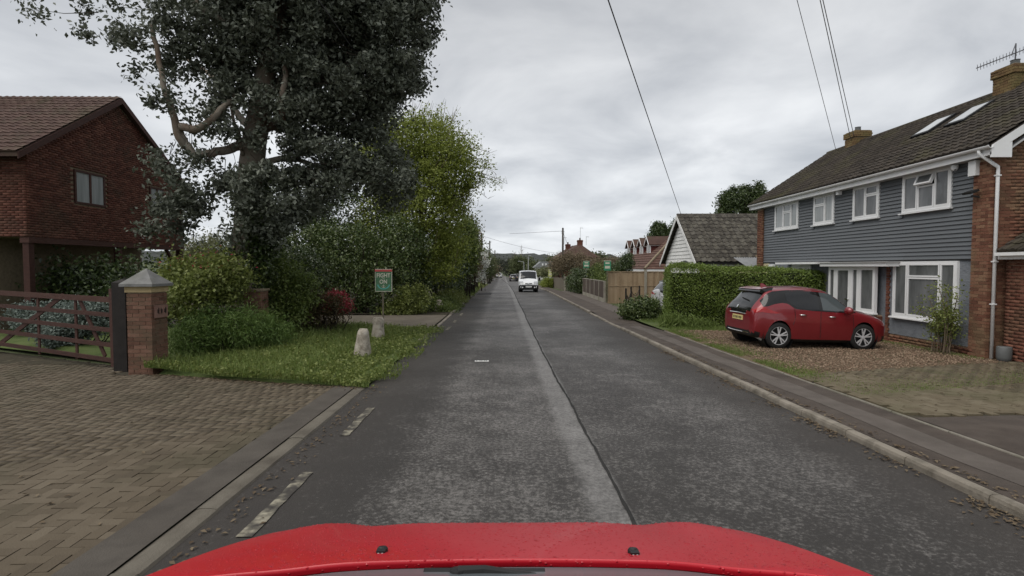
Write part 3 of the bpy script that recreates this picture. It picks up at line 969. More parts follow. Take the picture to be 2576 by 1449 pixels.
# right pier: projects from the front, its flank runs back as the gable wall
def brick_wall_specs(p0, d, L, z0, z1, nrm, th=.05, start=0, top=None):
    """bricks on a wall face from p0 along unit d, length L; nrm points out."""
    out = []
    rz = math.atan2(d[1], d[0])
    k = start
    z = z0
    r = np.random.default_rng(int(abs(p0[0] * 100 + p0[1] * 10)) + 1)
    while z + .065 < z1 + .01:
        s = 0. if k % 2 == 0 else -.1125
        while s < L - .02:
            a, b = max(0., s), min(L, s + .215)
            if b - a > .03 and (top is None or z + .06 < top((a + b) / 2)):
                c = (p0[0] + d[0] * (a + b) / 2 + nrm[0] * (r.uniform(-.002, .002)), p0[1] + d[1] * (a + b) / 2 + nrm[1] * (r.uniform(-.002, .002)), z + .0325)
                out.append(box_matrix(c, (b - a - .0, th, .065), rz))
            s += .225
        z += .075; k += 1
    return out
PX = HX - .13
pr = MB().box(PX + .012, HX - .001, 11.735, 12.155, B0, 4.33)
pr.build("pier", M['mortar'], house)
pr2 = MB().box(PX + .012, HX - .001, 22.29, 22.70, B0, 4.33)
pr2.build("pier", M['mortar'], house)
sp = brick_wall_specs((PX + .025, 12.165, 0), (0, -1), .44, -.30, 4.33, (-1, 0))
sp += brick_wall_specs((PX + .0, 11.742, 0), (1, 0), 1.35, -.30, 6.6, (0, -1), top=lambda s: (4.36 if PX + s < HX - .1 else EZ - .02 + (PX + s - HX) * .70))
rest = brick_wall_specs((PX + 1.35, 11.742, 0), (1, 0), 2.6, 1.8, 6.6, (0, -1), top=lambda s: EZ + (PX + 1.35 + s - HX) * .70)
far_pier = brick_wall_specs((PX + .025, 22.70, 0), (0, -1), .42, -.30, 4.33, (-1, 0)) + brick_wall_specs((PX, 22.292, 0), (1, 0), .12, -.3, 4.33, (0, -1))
pieces("brick", "brickwork", sp + rest + far_pier + allbricks, house, M['brick_mix'], limit=300)

# cladding boards: lapped, each one tilted out at its foot
def clad_board(y0, y1, z, h, x, m, parent, name="cladding_board"):
    b = MB()
    b.prism([(x - .046, y0, z), (x - .008, y0, z + h + .012), (x - .002, y0, z + h + .012), (x - .002, y0, z)], (0, y1 - y0, 0))
    return b.build(name, m, parent)
CY0, CY1 = 12.165, 22.285
wins = [(19.64, 21.35, 3.36, 4.36), (17.48, 18.65, 3.36, 4.36), (15.36, 16.52, 3.355, 4.36), (12.85, 14.45, 3.36, 4.36)]
MB().box(HX - .012, HX - .0005, CY0, CY1, 2.10, 4.36).build("cladding_base", M['clad'], house)
nb = 22
bh = (4.37 - 2.09) / nb
for k in range(nb):
    z = 2.09 + k * bh
    segs = [(CY0, CY1)]
    if z + bh > 3.33:
        segs = []
        c = CY0
        for y0, y1, _, _ in sorted(wins):
            segs.append((c, y0 - .005)); c = y1 + .005
        segs.append((c, CY1))
    elif True:
        j = CY0 + 2.2 + ((k * 3.1) % 6.)
        segs = [(CY0, j - .002), (j + .002, CY1)]
    for y0, y1 in segs:
        clad_board(y0, y1, z, bh, HX - .012, M['clad'], house)
MB().box(HX - .06, HX - .0005, CY0, CY1, 2.055, 2.09).build("drip_rail", M['black'], house)

# windows: frame with a pane in each light
def window_unit(y0, y1, z0, z1, x, lights, glass, parent, sill=True, depth=.075, name="window", fr=.055, open_light=None):
    """lights: list of (fy0, fy1, fz0, fz1) fractions measured from the near (small y) end; every light gets its own sash"""
    f = MB()
    xo, xi = x - depth, x + .01
    f.box(xo, xi, y0, y1, z0, z0 + fr); f.box(xo, xi, y0, y1, z1 - fr, z1)
    f.box(xo, xi, y0, y0 + fr, z0 + fr, z1 - fr); f.box(xo, xi, y1 - fr, y1, z0 + fr, z1 - fr)
    fo = f.build(name, M['upvc'], parent)
    W, H = y1 - y0 - 2 * fr, z1 - z0 - 2 * fr
    for i, (a, b, c, d) in enumerate(lights):
        ya, yb, za, zb = y0 + fr + a * W, y0 + fr + b * W, z0 + fr + c * H, z0 + fr + d * H
        s = MB()
        t = .042
        dx = .004
        def rot(p):                     # a top light pushed open, hinged along its top
            return p
        if open_light == i:
            an = R(24)
            def rot(p, zt=zb, xt=xo):
                dz, dxx = p[2] - zt, p[0] - xt
                return (xt + dxx * math.cos(an) + dz * math.sin(an) * 1., p[1], zt + dz * math.cos(an) - dxx * math.sin(an))
        for bx in ((ya, yb, za, za + t), (ya, yb, zb - t, zb), (ya, ya + t, za + t, zb - t), (yb - t, yb, za + t, zb - t)):
            q = MB().box(xo - dx, xi - .02, *bx)
            s.add([rot(p) for p in q.v], q.f)
        s.build("sash", M['upvc'], fo)
        p = MB().box(xo + .018, xo + .03, ya + t - .002, yb - t + .002, za + t - .002, zb - t + .002)
        MB().add([rot(q) for q in p.v], p.f).build("pane", glass, fo)
        if open_light == i:
            MB().box(xo + .045, xo + .055, ya + .005, yb - .005, za + .005, zb - .005).build("dark_backing", M['glass_dark'], fo)  # dark sheet in place of the unlit room behind the open light
    if sill:
        s = MB()
        s.prism([(x - depth - .06, y0 - .05, z0 - .045), (x - depth - .06, y0 - .05, z0 - .012), (x, y0 - .05, z0 + .004), (x, y0 - .05, z0 - .045)], (0, y1 - y0 + .1, 0))
        s.build("sill", M['upvc'], fo)
    return fo
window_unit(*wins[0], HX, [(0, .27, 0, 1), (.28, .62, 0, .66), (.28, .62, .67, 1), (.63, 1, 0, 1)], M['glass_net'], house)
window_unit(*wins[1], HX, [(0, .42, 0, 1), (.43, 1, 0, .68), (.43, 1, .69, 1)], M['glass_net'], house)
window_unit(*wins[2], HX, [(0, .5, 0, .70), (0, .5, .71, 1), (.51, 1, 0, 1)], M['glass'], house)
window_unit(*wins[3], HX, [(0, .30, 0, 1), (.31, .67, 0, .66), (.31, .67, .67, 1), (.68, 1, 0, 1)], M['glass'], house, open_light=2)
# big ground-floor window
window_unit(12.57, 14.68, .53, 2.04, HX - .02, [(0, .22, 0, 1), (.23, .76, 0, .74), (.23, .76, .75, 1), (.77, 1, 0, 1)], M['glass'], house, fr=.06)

# neighbour's small window and back door seen over the hedge
window_unit(21.3, 21.75, 1.55, 2.0, HX - .02, [(0, 1, 0, 1)], M['glass'], house, sill=False)
MB().box(HX - .04, HX - .03, 21.78, 22.26, .6, 2.04).build("cream_panel", M['cream'], house)
d = MB().box(HX - .07, HX - .03, 18.75, 20.0, -.1, 2.0).build("door", M['upvc'], house)
d['label'] = "white back door with an arched light"
arch = [(HX - .075, 19.05 + .65 * t, 1.70 + .16 * math.sin(math.pi * t)) for t in np.linspace(0, 1, 10)]
MB().prism([(HX - .078, 19.05, 1.55)] + arch + [(HX - .078, 19.70, 1.55)], (.006, 0, 0)).build("door_light", M['glass_net'], d)
# flat canopies
c1 = MB().box(HX - .55, HX - .03, 17.62, 20.3, 1.99, 2.06); c1.build("canopy", M['upvc'], house)
c2 = MB().box(HX - .45, HX - .03, 14.45, 17.55, 1.91, 2.025); c2.build("canopy", M['upvc'], house)
MB().box(HX - .5, HX - .03, 14.40, 17.58, 2.026, 2.045).build("canopy_roof", M['soffit'], house)
# glazed porch bay: straight front, canted near end
PBX = HX - .25
bw = MB().box(PBX + .02, HX - .031, 15.15, 17.35, -.2, .50); bw.build("porch_base", M['mortar'], house)
sp = brick_wall_specs((PBX + .015, 17.35, 0), (0, -1), 2.2, -.2, .50, (-1, 0)) + brick_wall_specs((PBX + .02, 15.15, 0), (1, 0), .2, -.2, .5, (0, -1))
sp += brick_wall_specs((HX - .035, 17.5, 0), (0, -1), .14, -.2, 1.9, (-1, 0)) + brick_wall_specs((HX - .035, 14.98, 0), (0, -1), .14, -.2, 1.9, (-1, 0))
po = bpy.data.objects["porch_base"]
pieces("porch_brick", "porch_brickwork", sp, po, M['brick'], limit=120)
window_unit(15.15, 15.85, .56, 1.90, PBX + .06, [(0, 1, 0, 1)], M['glass'], house, name="porch_window")
window_unit(15.85, 16.22, .10, 1.90, PBX + .06, [(0, 1, 0, 1)], M['glass'], house, sill=False, name="porch_window")
window_unit(16.98, 17.36, .10, 1.90, PBX + .06, [(0, 1, 0, 1)], M['glass'], house, sill=False, name="porch_window")
pd = window_unit(16.22, 16.98, -.14, 1.90, PBX + .05, [(0, 1, 0, 1)], M['glass'], house, sill=False, name="porch_door", fr=.075)
MB().box(PBX - .08, PBX - .03, 16.27, 16.40, .88, .91).build("handle", M['chrome'], pd)

# roof: deck, tiles, ridge, verge, gutter
VY0, VY1 = HY0 - .22, HY1 + .25
rf = MB()
ez = 4.56
rf.prism([(10.50, VY0, ez), (RX, VY0, RZ), (17.3, VY0, ez), (17.3, VY0, ez - .06), (RX, VY0, RZ - .09), (10.50, VY0, ez - .06)], (0, VY1 - VY0, 0))
roof = rf.build("roof", M['tile'], house)
def tile_mesh(m, w, l, name="roof_tile", hump=.024):
    """one interlocking tile, local x across, y up the slope, z out"""
    xs = [-.5, -.3, -.12, .0, .12, .25, .38, .5]
    hs = [.0, .0, .0, .35, .95, 1., .55, .05]
    v, f = [], []
    for y, dz in ((-.5, .030), (.5, 0.)):
        for x, h in zip(xs, hs):
            v.append((x * w, y * l, dz + h * hump + .012))
    n = len(xs)
    for x in xs:
        v.append((x * w, -.5 * l, .004))
    for i in range(n - 1):
        f.append((i, i + 1, n + i + 1, n + i))
        f.append((2 * n + i, 2 * n + i + 1, i + 1, i))
    me = MB().add(v, f).mesh(name)
    me.materials.append(m)
    return me
def tile_slope(parent, e0, along, up, nrm, L, S, tw, tl, m, skip=None, limit=300, lap=1.22, key=None, hump=.024):
    """tiles from eave start e0: `along` the eave for L, `up` the slope for S"""
    me = tile_mesh(m, tw * 1.03, tl * lap, hump=hump)
    sp = []
    r = np.random.default_rng(4)
    a, u, n = Vector(along).normalized(), Vector(up).normalized(), Vector(nrm).normalized()
    rows, cols = int(S / tl), int(L / tw)
    for i in range(rows):
        for j in range(cols):
            c = Vector(e0) + a * ((j + .5) * L / cols) + u * ((i + .5) * S / rows) + n * (.012 + r.uniform(-.003, .004))
            if skip and skip(c): continue
            mt = frame_matrix(c, a + n * r.normal() * .012, u, n)
            sp.append(mt)
    pieces("roof_tile", "roof_tiling", sp, parent, m, me, limit, key)
ulen = math.hypot(RX - 10.5, RZ - ez)
up_v = ((RX - 10.5) / ulen, 0, (RZ - ez) / ulen)
n_v = (-(RZ - ez) / ulen, 0, (RX - 10.5) / ulen)
sky_l = [(13.92, 14.82, .60, .86), (12.35, 13.25, .60, .86)]
lights_at = []
for u_, v_ in ((2350, 322), (2440, 292)):
    # centre of each roof light on the slope plane
    d = ray(u_, v_)
    nn = np.array(n_v)
    p0 = np.array([10.5, 0, ez])
    t = ((p0 - np.array([0, 0, CAMZ])) @ nn) / (d @ nn)
    lights_at.append(np.array([0, 0, CAMZ]) + d * t)
def near_light(c):
    for p in lights_at:
        if abs(c.y - p[1]) < .42 and abs((c - Vector(p)).dot(Vector(up_v))) < .55: return True
    return False
tile_slope(roof, (10.47, VY1, ez), (0, -1, 0), up_v, n_v, VY1 - VY0, ulen, .22, .235, M['tile'], skip=near_light)
rd = MB()
y = VY0
while y < VY1 - .05:
    y2 = min(VY1, y + .45)
    prof = [(RX + .13 * math.cos(t), RZ + .005 + .085 * math.sin(t)) for t in np.linspace(0, math.pi, 7)]
    rd.prism([(x, y + .005, z) for x, z in prof], (0, y2 - y - .01, 0)); y = y2
rd.build("ridge_tiles", M['tile'], roof, kind='stuff')
for p in lights_at:
    p = Vector(p) + Vector(n_v) * .05
    fo = MB().obox(p, (0, 1, 0), up_v, n_v, .66, 1.0, .10).build("roof_light", M['black'], house)
    MB().obox(p + Vector(n_v) * .053, (0, 1, 0), up_v, n_v, .50, .82, .012).build("pane", M['skylight'], fo)
# fascia, soffit, gutter, barge boards
MB().box(10.53, 10.56, HY0 - .2, HY1 + .22, 4.34, 4.54).build("fascia", M['upvc'], house)
MB().box(10.561, HX, HY0 - .2, HY1 + .22, 4.345, 4.365).build("soffit", M['soffit'], house)
gt = MB()
pr_ = [(10.43 + .062 * math.cos(t) , 4.535 + .062 * math.sin(t)) for t in np.linspace(math.pi, 2 * math.pi, 9)]
pr_ = [(x + .04, z) for x, z in pr_]
inner = [(10.47 + .052 * math.cos(t), 4.537 + .052 * math.sin(t)) for t in np.linspace(2 * math.pi, math.pi, 9)]
gt.prism([(x, HY0 - .25, z) for x, z in pr_ + inner], (0, HY1 - HY0 + .52, 0))
gt.build("gutter", M['upvc'], house)
dpx, dpy = PX - .02, HY0 - .04
MB().tube([(10.47, HY0 + .06, 4.49), (10.47, HY0 + .04, 4.40), (PX + .10, HY0 - .05, 4.10), (PX + .10, HY0 - .05, 4.0), (PX + .10, HY0 - .05, -.15)], .036, 10).build("downpipe", M['upvc'], house, smooth=True)
for z in (3.9, 2.0, 1.05):
    MB().box(PX + .055, PX + .145, HY0 - .095, HY0 + .02, z, z + .03).build("pipe_clip", M['upvc'], house)
for s, xe in ((1, 10.50), (-1, 17.3)):
    for y in (VY0 - .005, VY1 - .025):
        b = MB()
        b.prism([(xe, y, ez - .22), (xe, y, ez - .02), (RX, y, RZ - .02), (RX, y, RZ - .25)], (0, .03, 0))
        b.build("barge_board", M['upvc'], house)
MB().prism([(10.50, VY0 - .006, 4.28), (10.50, VY0 - .006, 4.40), (HX + .1, VY0 - .006, 4.62), (HX + .1, VY0 - .006, 4.28)], (0, .03, 0)).build("box_end", M['upvc'], house)
MB().prism([(HX, VY0 + .03, EZ - .05), (RX, VY0 + .03, RZ - .2), (RX, VY0 + .03, RZ - .23), (HX, VY0 + .03, EZ - .09)], (0, .18, 0)).build("soffit", M['soffit'], house)

# chimneys
def chimney(y, top, w, parent, dx=.0):
    ch = MB().box(RX - w / 2 + .01 + dx, RX + w / 2 - .01 + dx, y - w / 2 + .01, y + w / 2 - .01, RZ - .5, top - .05).build("chimney", M['mortar_old'], parent)
    sp = []
    for (p, d, nn) in (((RX + dx - w / 2 + .02, y + w / 2), (0, -1), (-1, 0)), ((RX + dx - w / 2, y - w / 2 + .02), (1, 0), (0, -1))):
        sp += brick_wall_specs((p[0], p[1], 0), d, w, RZ - .5, top - .30, nn)
    e = w / 2 + .04
    for (p, d, nn) in (((RX + dx - e + .02, y + e), (0, -1), (-1, 0)), ((RX + dx - e, y - e + .02), (1, 0), (0, -1)), ):
        sp += brick_wall_specs((p[0], p[1], 0), d, 2 * e, top - .30, top - .08, nn)
    MB().box(RX + dx - e + .03, RX + dx + e, y - e + .03, y + e, top - .305, top - .07).build("corbel", M['brick_moss'], ch)
    pieces("chimney_brick", "chimney_brickwork", sp, ch, M['brick_moss'], limit=90)
    MB().lathe((RX + dx, y, top - .08), [(.0, .0), (.12, .0), (.11, .05), (.10, .20), (.115, .21), (.085, .21), (.085, .1)], seg=14).build("chimney_pot", M['grey_plastic'], ch)
    return ch
chimney(21.1, 7.30, .62, house)
ch2 = chimney(14.6, 7.42, .62, house)
# alarm box, camera, floodlight
MB().box(PX - .09, PX + .012, 12.02, 12.22, 3.98, 4.32).build("alarm_box", M['upvc'], house)
cc = MB().lathe((HX - .16, 12.66, 4.30), [(0, .03), (.075, .03), (.075, -.02), (.07, -.06), (.045, -.10), (0, -.115)], seg=16).build("security_camera", M['upvc'], house, smooth=True)
MB().lathe((HX - .185, 12.63, 4.215), [(0, -.02), (.03, 0), (0, .02)], (-.7, -.4, -.5), 10).build("lens", M['black_gloss'], cc)
cb = MB().box(HX - .22, HX - .1, 17.02, 17.15, 4.22, 4.34).build("security_camera", M['upvc'], house)
fl = MB().bar((PX + .0, 12.0, 3.48), (PX - .14, 12.05, 3.52), .05, .03).build("floodlight_bracket", M['black'], house)
MB().obox((PX - .16, 12.05, 3.60), (0, 1, 0), (.94, 0, .34), (-.34, 0, .94), .24, .2, .05).build("floodlight", M['black'], house)
# television aerial on the near chimney
ar = thing("television_aerial", "long toothed television aerial on the brick chimney nearest the camera", "aerial", (RX, 14.6, 7.6))
mast = MB().tube([(RX, 14.6, 7.50), (RX, 14.6, 8.0)], .017, 8); mast.build("mast", M['aerial'], ar)
d0 = Vector(at(2455, 172, 14.9)); d1 = Vector(at(2640, 100, 13.9))
bo = MB().tube([d0, d1], .013, 6)
cr = (d1 - d0).normalized()
bo.tube([Vector((RX, 14.6, 8.0)) + Vector((0, 0, -.0)), (d0 + d1) / 2 + Vector((0, 0, -.02))], .012, 6)
bo.build("boom", M['aerial'], ar)
for i in range(22):
    p = d0.lerp(d1, (i + .5) / 22)
    side = cr.cross(Vector((0, 0, 1))).normalized()
    e = MB()
    for a in (1, -1):
        e.tube([p, p + side * .10 * a + Vector((0, 0, .06))], .006, 4)
        e.tube([p, p + side * .10 * a - Vector((0, 0, .06))], .006, 4)
    e.build("element", M['aerial'], ar)

# garage / side extension
gar = thing("garage", "brick garage with a dark tiled roof against the end of the grey house", "garage", (13.5, 9.8, garden(12, 10)))
GX = 11.02
MB().box(GX + .013, 17, 6.8, HY0 - .12, -.4, 2.22).build("wall", M['mortar'], gar)
sp = brick_wall_specs((GX + .025, HY0 - .12, 0), (0, -1), 2.4, -.32, 2.2, (-1, 0))
pieces("brick", "brickwork", sp, gar, M['brick'], limit=300)
grf = MB()
grf.prism([(GX - .2, 6.6, 2.24), (13.4, 6.6, 4.0), (17.2, 6.6, 2.3), (17.2, 6.6, 2.2), (13.4, 6.6, 3.9), (GX - .2, 6.6, 2.16)], (0, HY0 - .12 - 6.6, 0))
gro = grf.build("roof", M['tile'], gar)
gl = math.hypot(13.4 - GX + .2, 1.76)
tile_slope(gro, (GX - .2, HY0 - .12, 2.24), (0, -1, 0), ((13.4 - GX + .2) / gl, 0, 1.76 / gl), (-1.76 / gl, 0, (13.4 - GX + .2) / gl), 2.6, gl, .22, .235, M['tile'])
MB().box(GX - .20, GX - .02, 6.7, HY0 - .12, 2.06, 2.16).build("fascia", M['upvc'], gar)
gq = MB().prism([(GX - .30, 6.6, 2.14), (GX - .30, 6.6, 2.21), (GX - .2, 6.6, 2.21), (GX - .2, 6.6, 2.14)], (0, HY0 - .14 - 6.6, 0)); gq.build("gutter", M['upvc'], gar)
# grey water butt at the pipe foot
wb = MB().lathe((HX + .02, 11.42, garden(11, 11.4) - .02), [(0, 0), (.12, 0), (.135, .1), (.135, .32), (.12, .34), (0, .345)], seg=16).build("grey_bin", M['grey_plastic'], smooth=True)
tag(wb, "small grey plastic bin standing at the foot of the white downpipe", "bin")

# ------------------------------------------------------------------ other buildings on the right
def simple_window(y0, y1, z0, z1, x, m, parent, bars=1):
    """small far window in a wall that faces -x"""
    f = MB()
    t = .06
    f.box(x - .05, x, y0, y1, z0, z0 + t); f.box(x - .05, x, y0, y1, z1 - t, z1)
    f.box(x - .05, x, y0, y0 + t, z0 + t, z1 - t); f.box(x - .05, x, y1 - t, y1, z0 + t, z1 - t)
    for i in range(bars):
        c = y0 + (y1 - y0) * (i + 1) / (bars + 1)
        f.box(x - .045, x, c - t / 2, c + t / 2, z0 + t, z1 - t)
    fo = f.build("window", M['upvc'], parent)
    MB().box(x - .02, x - .008, y0 + t - .01, y1 - t + .01, z0 + t - .01, z1 - t + .01).build("pane", m, fo)
    return fo

# bungalow with the white boarded gable
BX, BY0, BY1 = 9.6, 26.2, 32.3
bun = thing("bungalow", "bungalow with a white weatherboarded gable towards the road and a dark lichened tile roof", "bungalow", (BX, 29.2, G(29)))
bez, brz, bym = 2.17, 4.76, 29.2
MB().box(BX + .03, 18, BY0 + .25, BY1 - .25, -.6, bez + .02).build("wall", M['mortar_old'], bun)
sp = brick_wall_specs((BX + .02, BY0 + .245, 0), (1, 0), 6.5, .9, 2.1, (0, -1), th=.03)
pieces("brick", "brickwork", sp, bun, M['brick'], limit=200)
nbd = 15
for k in range(nbd):
    z0 = bez - .62 + k * (brz - bez + .42) / nbd; z1 = z0 + (brz - bez + .42) / nbd
    half = lambda z: (BY1 - BY0) / 2 * min(1, (brz - .12 - z) / (brz - bez)) - .10
    h0, h1 = half(z0), half(z1)
    if h0 < .08: break
    h1 = max(h1, .01)
    h0, h1 = min(h0, 2.75), min(h1, 2.75)
    b = MB().add([(BX - .05, bym - h0, z0), (BX - .05, bym + h0, z0), (BX - .015, bym + h1, z1 + .01), (BX - .015, bym - h1, z1 + .01),
                  (BX + .03, bym - h0, z0), (BX + .03, bym + h0, z0), (BX + .03, bym + h1, z1 + .01), (BX + .03, bym - h1, z1 + .01)],
                 [(0, 1, 2, 3)[::-1], (4, 5, 6, 7), (0, 4, 5, 1)[::-1], (2, 6, 7, 3)[::-1], (0, 3, 7, 4)[::-1], (1, 5, 6, 2)[::-1]])
    b.build("weatherboard", M['white_paint'], bun)
MB().box(BX - .0, BX + .029, BY0 + .25, BY1 - .25, -.6, bez - .62).build("gable_wall", M['brick_dark'], bun)
sl_ = (brz - bez) / (bym - BY0)
rr = MB()
rr.prism([(BX - .28, BY0 - .05, bez - .03), (BX - .28, bym, brz), (BX - .28, BY1 + .05, bez - .03), (BX - .28, BY1 + .05, bez - .10), (BX - .28, bym, brz - .08), (BX - .28, BY0 - .05, bez - .10)][::-1], (8.6, 0, 0))
bro = rr.build("roof", M['tile_lichen'], bun)
ul = math.hypot(bym - BY0 + .05, brz - bez + .03)
uu = (0, (bym - BY0 + .05) / ul, (brz - bez + .03) / ul)
tile_slope(bro, (BX - .28, BY0 - .07, bez - .03), (1, 0, 0), uu, (0, -uu[2], uu[1]), 7.2, ul, .30, .30, M['tile_lichen'], limit=300, hump=.05)
MB().prism([(BX - .28, bym - .12, brz - .03), (BX - .28, bym, brz + .07), (BX - .28, bym + .12, brz - .03)][::-1], (8.6, 0, 0)).build("ridge", M['tile_lichen'], bro)
for sgn in (1, -1):
    e = bym - sgn * (bym - BY0 + .08)
    MB().prism([(BX - .31, e, bez - .25), (BX - .31, e, bez - .05), (BX - .31, bym, brz - .02), (BX - .31, bym, brz - .26)], (.028, 0, 0)).build("barge_board", M['white_paint'], bun)
MB().box(BX - .2, 17.8, BY0 - .17, BY0 - .08, bez - .16, bez - .07).build("gutter", M['black'], bun)
MB().box(BX - .1, 17.8, BY0 - .06, BY0 + .0, bez - .24, bez - .1).build("fascia", M['white_paint'], bun)
dish = MB().lathe((BX - .35, 27.4, 1.95), [(0, .0), (.12, .02), (.22, .07), (.27, .11), (.265, .12), (.2, .085), (0, .03)], (-.8, -.6, .12), 18)
dish.bar((BX + .03, 27.5, 1.75), (BX - .33, 27.4, 1.95), .03, .03)
tag(dish.build("satellite_dish", M['grey_plastic'], smooth=True), "grey satellite dish on the white gable, its top just above the hedge", "dish")
MB().box(BX + 1.0, BX + 2.6, BY0 + .18, BY0 + .235, .9, 1.85).build("window", M['glass_dark'], bun)
lb = MB().bar((11.95, 24.7, 1.6), (11.75, 24.9, 2.45), .16, .04)
tag(lb.build("leaning_plank", M['fence_new']), "pale plank leaning up against the dark tiled bungalow roof", "plank")

# lean-to with corrugated sheets beside the grey house
shed = thing("lean_to", "low lean-to with a grey corrugated roof between the grey house and the bungalow", "shed", (12, 25, G(25)))
MB().box(10.75, 13.5, 23.4, 24.6, -.5, 1.82).build("wall", M['cream'], shed)
cr_ = MB()
n = 26
v, f = [], []
for i in range(n * 2 + 1):
    x = 10.62 + (13.6 - 10.62) * i / (n * 2)
    dz = .035 if i % 2 else 0
    v += [(x, 23.25, 1.86 + dz), (x, 24.8, 2.32 + dz)]
for i in range(n * 2):
    f.append((2 * i, 2 * i + 2, 2 * i + 3, 2 * i + 1))
cr_.add(v, f); cr_.box(10.62, 13.6, 23.22, 23.25, 1.76, 1.86); cr_.build("roof", M['corrugated'], shed)

# chalet bungalow with four dormers
ch = thing("chalet_house", "red roofed chalet house with a row of four white windowed dormers", "house", (12, 44, G(44)))
MB().box(10.3, 16.2, 38.4, 51.3, -.6, 1.72).build("wall", M['brick_dark'], ch)
ez_, rz_ = 1.72, 4.42
hr = MB()
hr.add([(9.8, 37.8, ez_), (9.8, 52, ez_), (16.8, 52, ez_), (16.8, 37.8, ez_), (13.2, 41.4, rz_), (13.2, 48.4, rz_)],
       [(0, 4, 5, 1), (1, 5, 2), (2, 5, 4, 3), (3, 4, 0), (0, 1, 2, 3)])
chr_ = hr.build("roof", M['tile_red'], ch)
# tile courses on the road-side slope and the near hip
def course_lines(p_ed0, p_ed1, t_ed0, t_ed1, n, m, parent, name="tile_course"):
    for k in range(n):
        a0, a1 = k / n, (k + 1) / n
        A = Vector(p_ed0).lerp(Vector(t_ed0), a0); B = Vector(p_ed1).lerp(Vector(t_ed1), a0)
        C_ = Vector(p_ed1).lerp(Vector(t_ed1), a1); D = Vector(p_ed0).lerp(Vector(t_ed0), a1)
        nn = (B - A).cross(D - A).normalized()
        if nn.z < 0: nn = -nn
        MB().add([A + nn * .045, B + nn * .045, C_ + nn * .01, D + nn * .01, A + nn * .005, B + nn * .005], [(0, 1, 2, 3), (4, 5, 1, 0)]).build(name, m, parent)
course_lines((9.8, 37.8, ez_), (9.8, 52, ez_), (13.2, 41.4, rz_), (13.2, 48.4, rz_), 14, M['tile_red'], chr_)
course_lines((16.8, 37.8, ez_), (9.8, 37.8, ez_), (13.2, 41.4, rz_), (13.2, 41.4, rz_), 14, M['tile_red'], chr_)
MB().tube([(9.8, 37.8, ez_ + .05), (13.2, 41.4, rz_ + .06)], .09, 6).build("hip_tiles", M['mortar_old'], chr_)
MB().box(9.75, 9.8, 37.8, 52, ez_ - .17, ez_ - .02).build("fascia", M['upvc'], ch)
MB().box(9.85, 16.7, 37.75, 37.8, ez_ - .17, ez_ - .02).build("fascia", M['upvc'], ch)
simple_window(40, 41.6, .6, 1.5, 10.3, M['glass'], ch, 2)
simple_window(46, 47.6, .6, 1.5, 10.3, M['glass'], ch, 2)
wn_ = MB().box(11.2, 12.4, 38.34, 38.4, 1.0, 1.45).build("window", M['upvc'], ch)
MB().box(11.27, 12.33, 38.325, 38.338, 1.06, 1.39).build("pane", M['glass_net'], wn_)
for k in range(4):
    y = 42.7 + k * 2.35
    dm = MB()
    dm.box(11.42, 13.6, y - .55, y + .55, 2.6, 3.78)
    dm.prism([(11.42, y - .55, 3.78), (11.42, y + .55, 3.78), (11.42, y, 4.2)], (2.2, 0, 0))
    d = dm.build("dormer", M['tile_hang'], ch)
    dr = MB()
    dr.prism([(11.2, y - .72, 3.68), (11.2, y, 4.36), (11.2, y + .72, 3.68), (11.2, y + .72, 3.61), (11.2, y, 4.28), (11.2, y - .72, 3.61)][::-1], (2.6, 0, 0))
    dr.build("dormer_roof", M['tile_brown'], d)
    tr = MB()
    for s in (1, -1):
        tr.prism([(11.17, y + s * .72, 3.58), (11.17, y + s * .72, 3.70), (11.17, y, 4.36), (11.17, y, 4.22)], (.03, 0, 0))
    tr.box(11.38, 11.42, y - .55, y - .45, 2.85, 3.7); tr.box(11.38, 11.42, y + .45, y + .55, 2.85, 3.7)
    tr.box(11.3, 13.2, y - .66, y - .56, 3.56, 3.68)
    tr.build("dormer_trim", M['upvc'], d)
    wf = MB()
    wf.box(11.38, 11.415, y - .44, y + .44, 2.88, 2.96); wf.box(11.38, 11.415, y - .44, y + .44, 3.60, 3.68)
    for q in (-.40, -.13, .13, .40): wf.box(11.38, 11.415, y + q - .04, y + q + .04, 2.96, 3.60)
    wf.build("dormer_window", M['upvc'], d)
    MB().box(11.40, 11.418, y - .38, y + .38, 2.95, 3.61).build("pane", M['glass'], d)

# hipped brick house with two chimneys
hp = thing("hipped_house", "far brown roofed brick house with two red brick chimneys", "house", (11, 86, G(86)))
MB().box(8.2, 13.8, 83, 95, -1.6, 3.4).build("wall", M['brick_dark'], hp)
rf2 = MB().add([(7.7, 82.3, 3.35), (14.3, 82.3, 3.35), (14.3, 96, 3.35), (7.7, 96, 3.35), (11.6, 84.3, 5.5), (11.0, 93, 5.5)], [(0, 1, 4), (1, 2, 5, 4), (2, 3, 5), (3, 0, 4, 5), (0, 3, 2, 1)])
rfo = rf2.build("roof", M['tile_brown'], hp)
for (x, y, t, w) in ((11.55, 84.6, 6.15, .82), (10.3, 90.5, 5.75, .8)):
    c = MB().box(x - w / 2, x + w / 2, y - w / 2, y + w / 2, 4.2, t).box(x - w / 2 - .05, x + w / 2 + .05, y - w / 2 - .05, y + w / 2 + .05, t - .25, t - .1).build("chimney", M['brick_dark'], hp)
    MB().lathe((x, y, t), [(0, 0), (.13, 0), (.11, .35), (.08, .35), (0, .3)], seg=10).build("chimney_pot", M['tile_brown'], c)
wf = MB().box(9.2, 10.6, 82.95, 82.99, 1.9, 2.9).build("window", M['upvc'], hp); MB().box(9.3, 10.5, 82.93, 82.948, 2.0, 2.8).build("pane", M['glass'], wf)
wf = MB().box(11.8, 13.2, 82.95, 82.99, 1.9, 2.9).build("window", M['upvc'], hp); MB().box(11.9, 13.1, 82.93, 82.948, 2.0, 2.8).build("pane", M['glass'], wf)
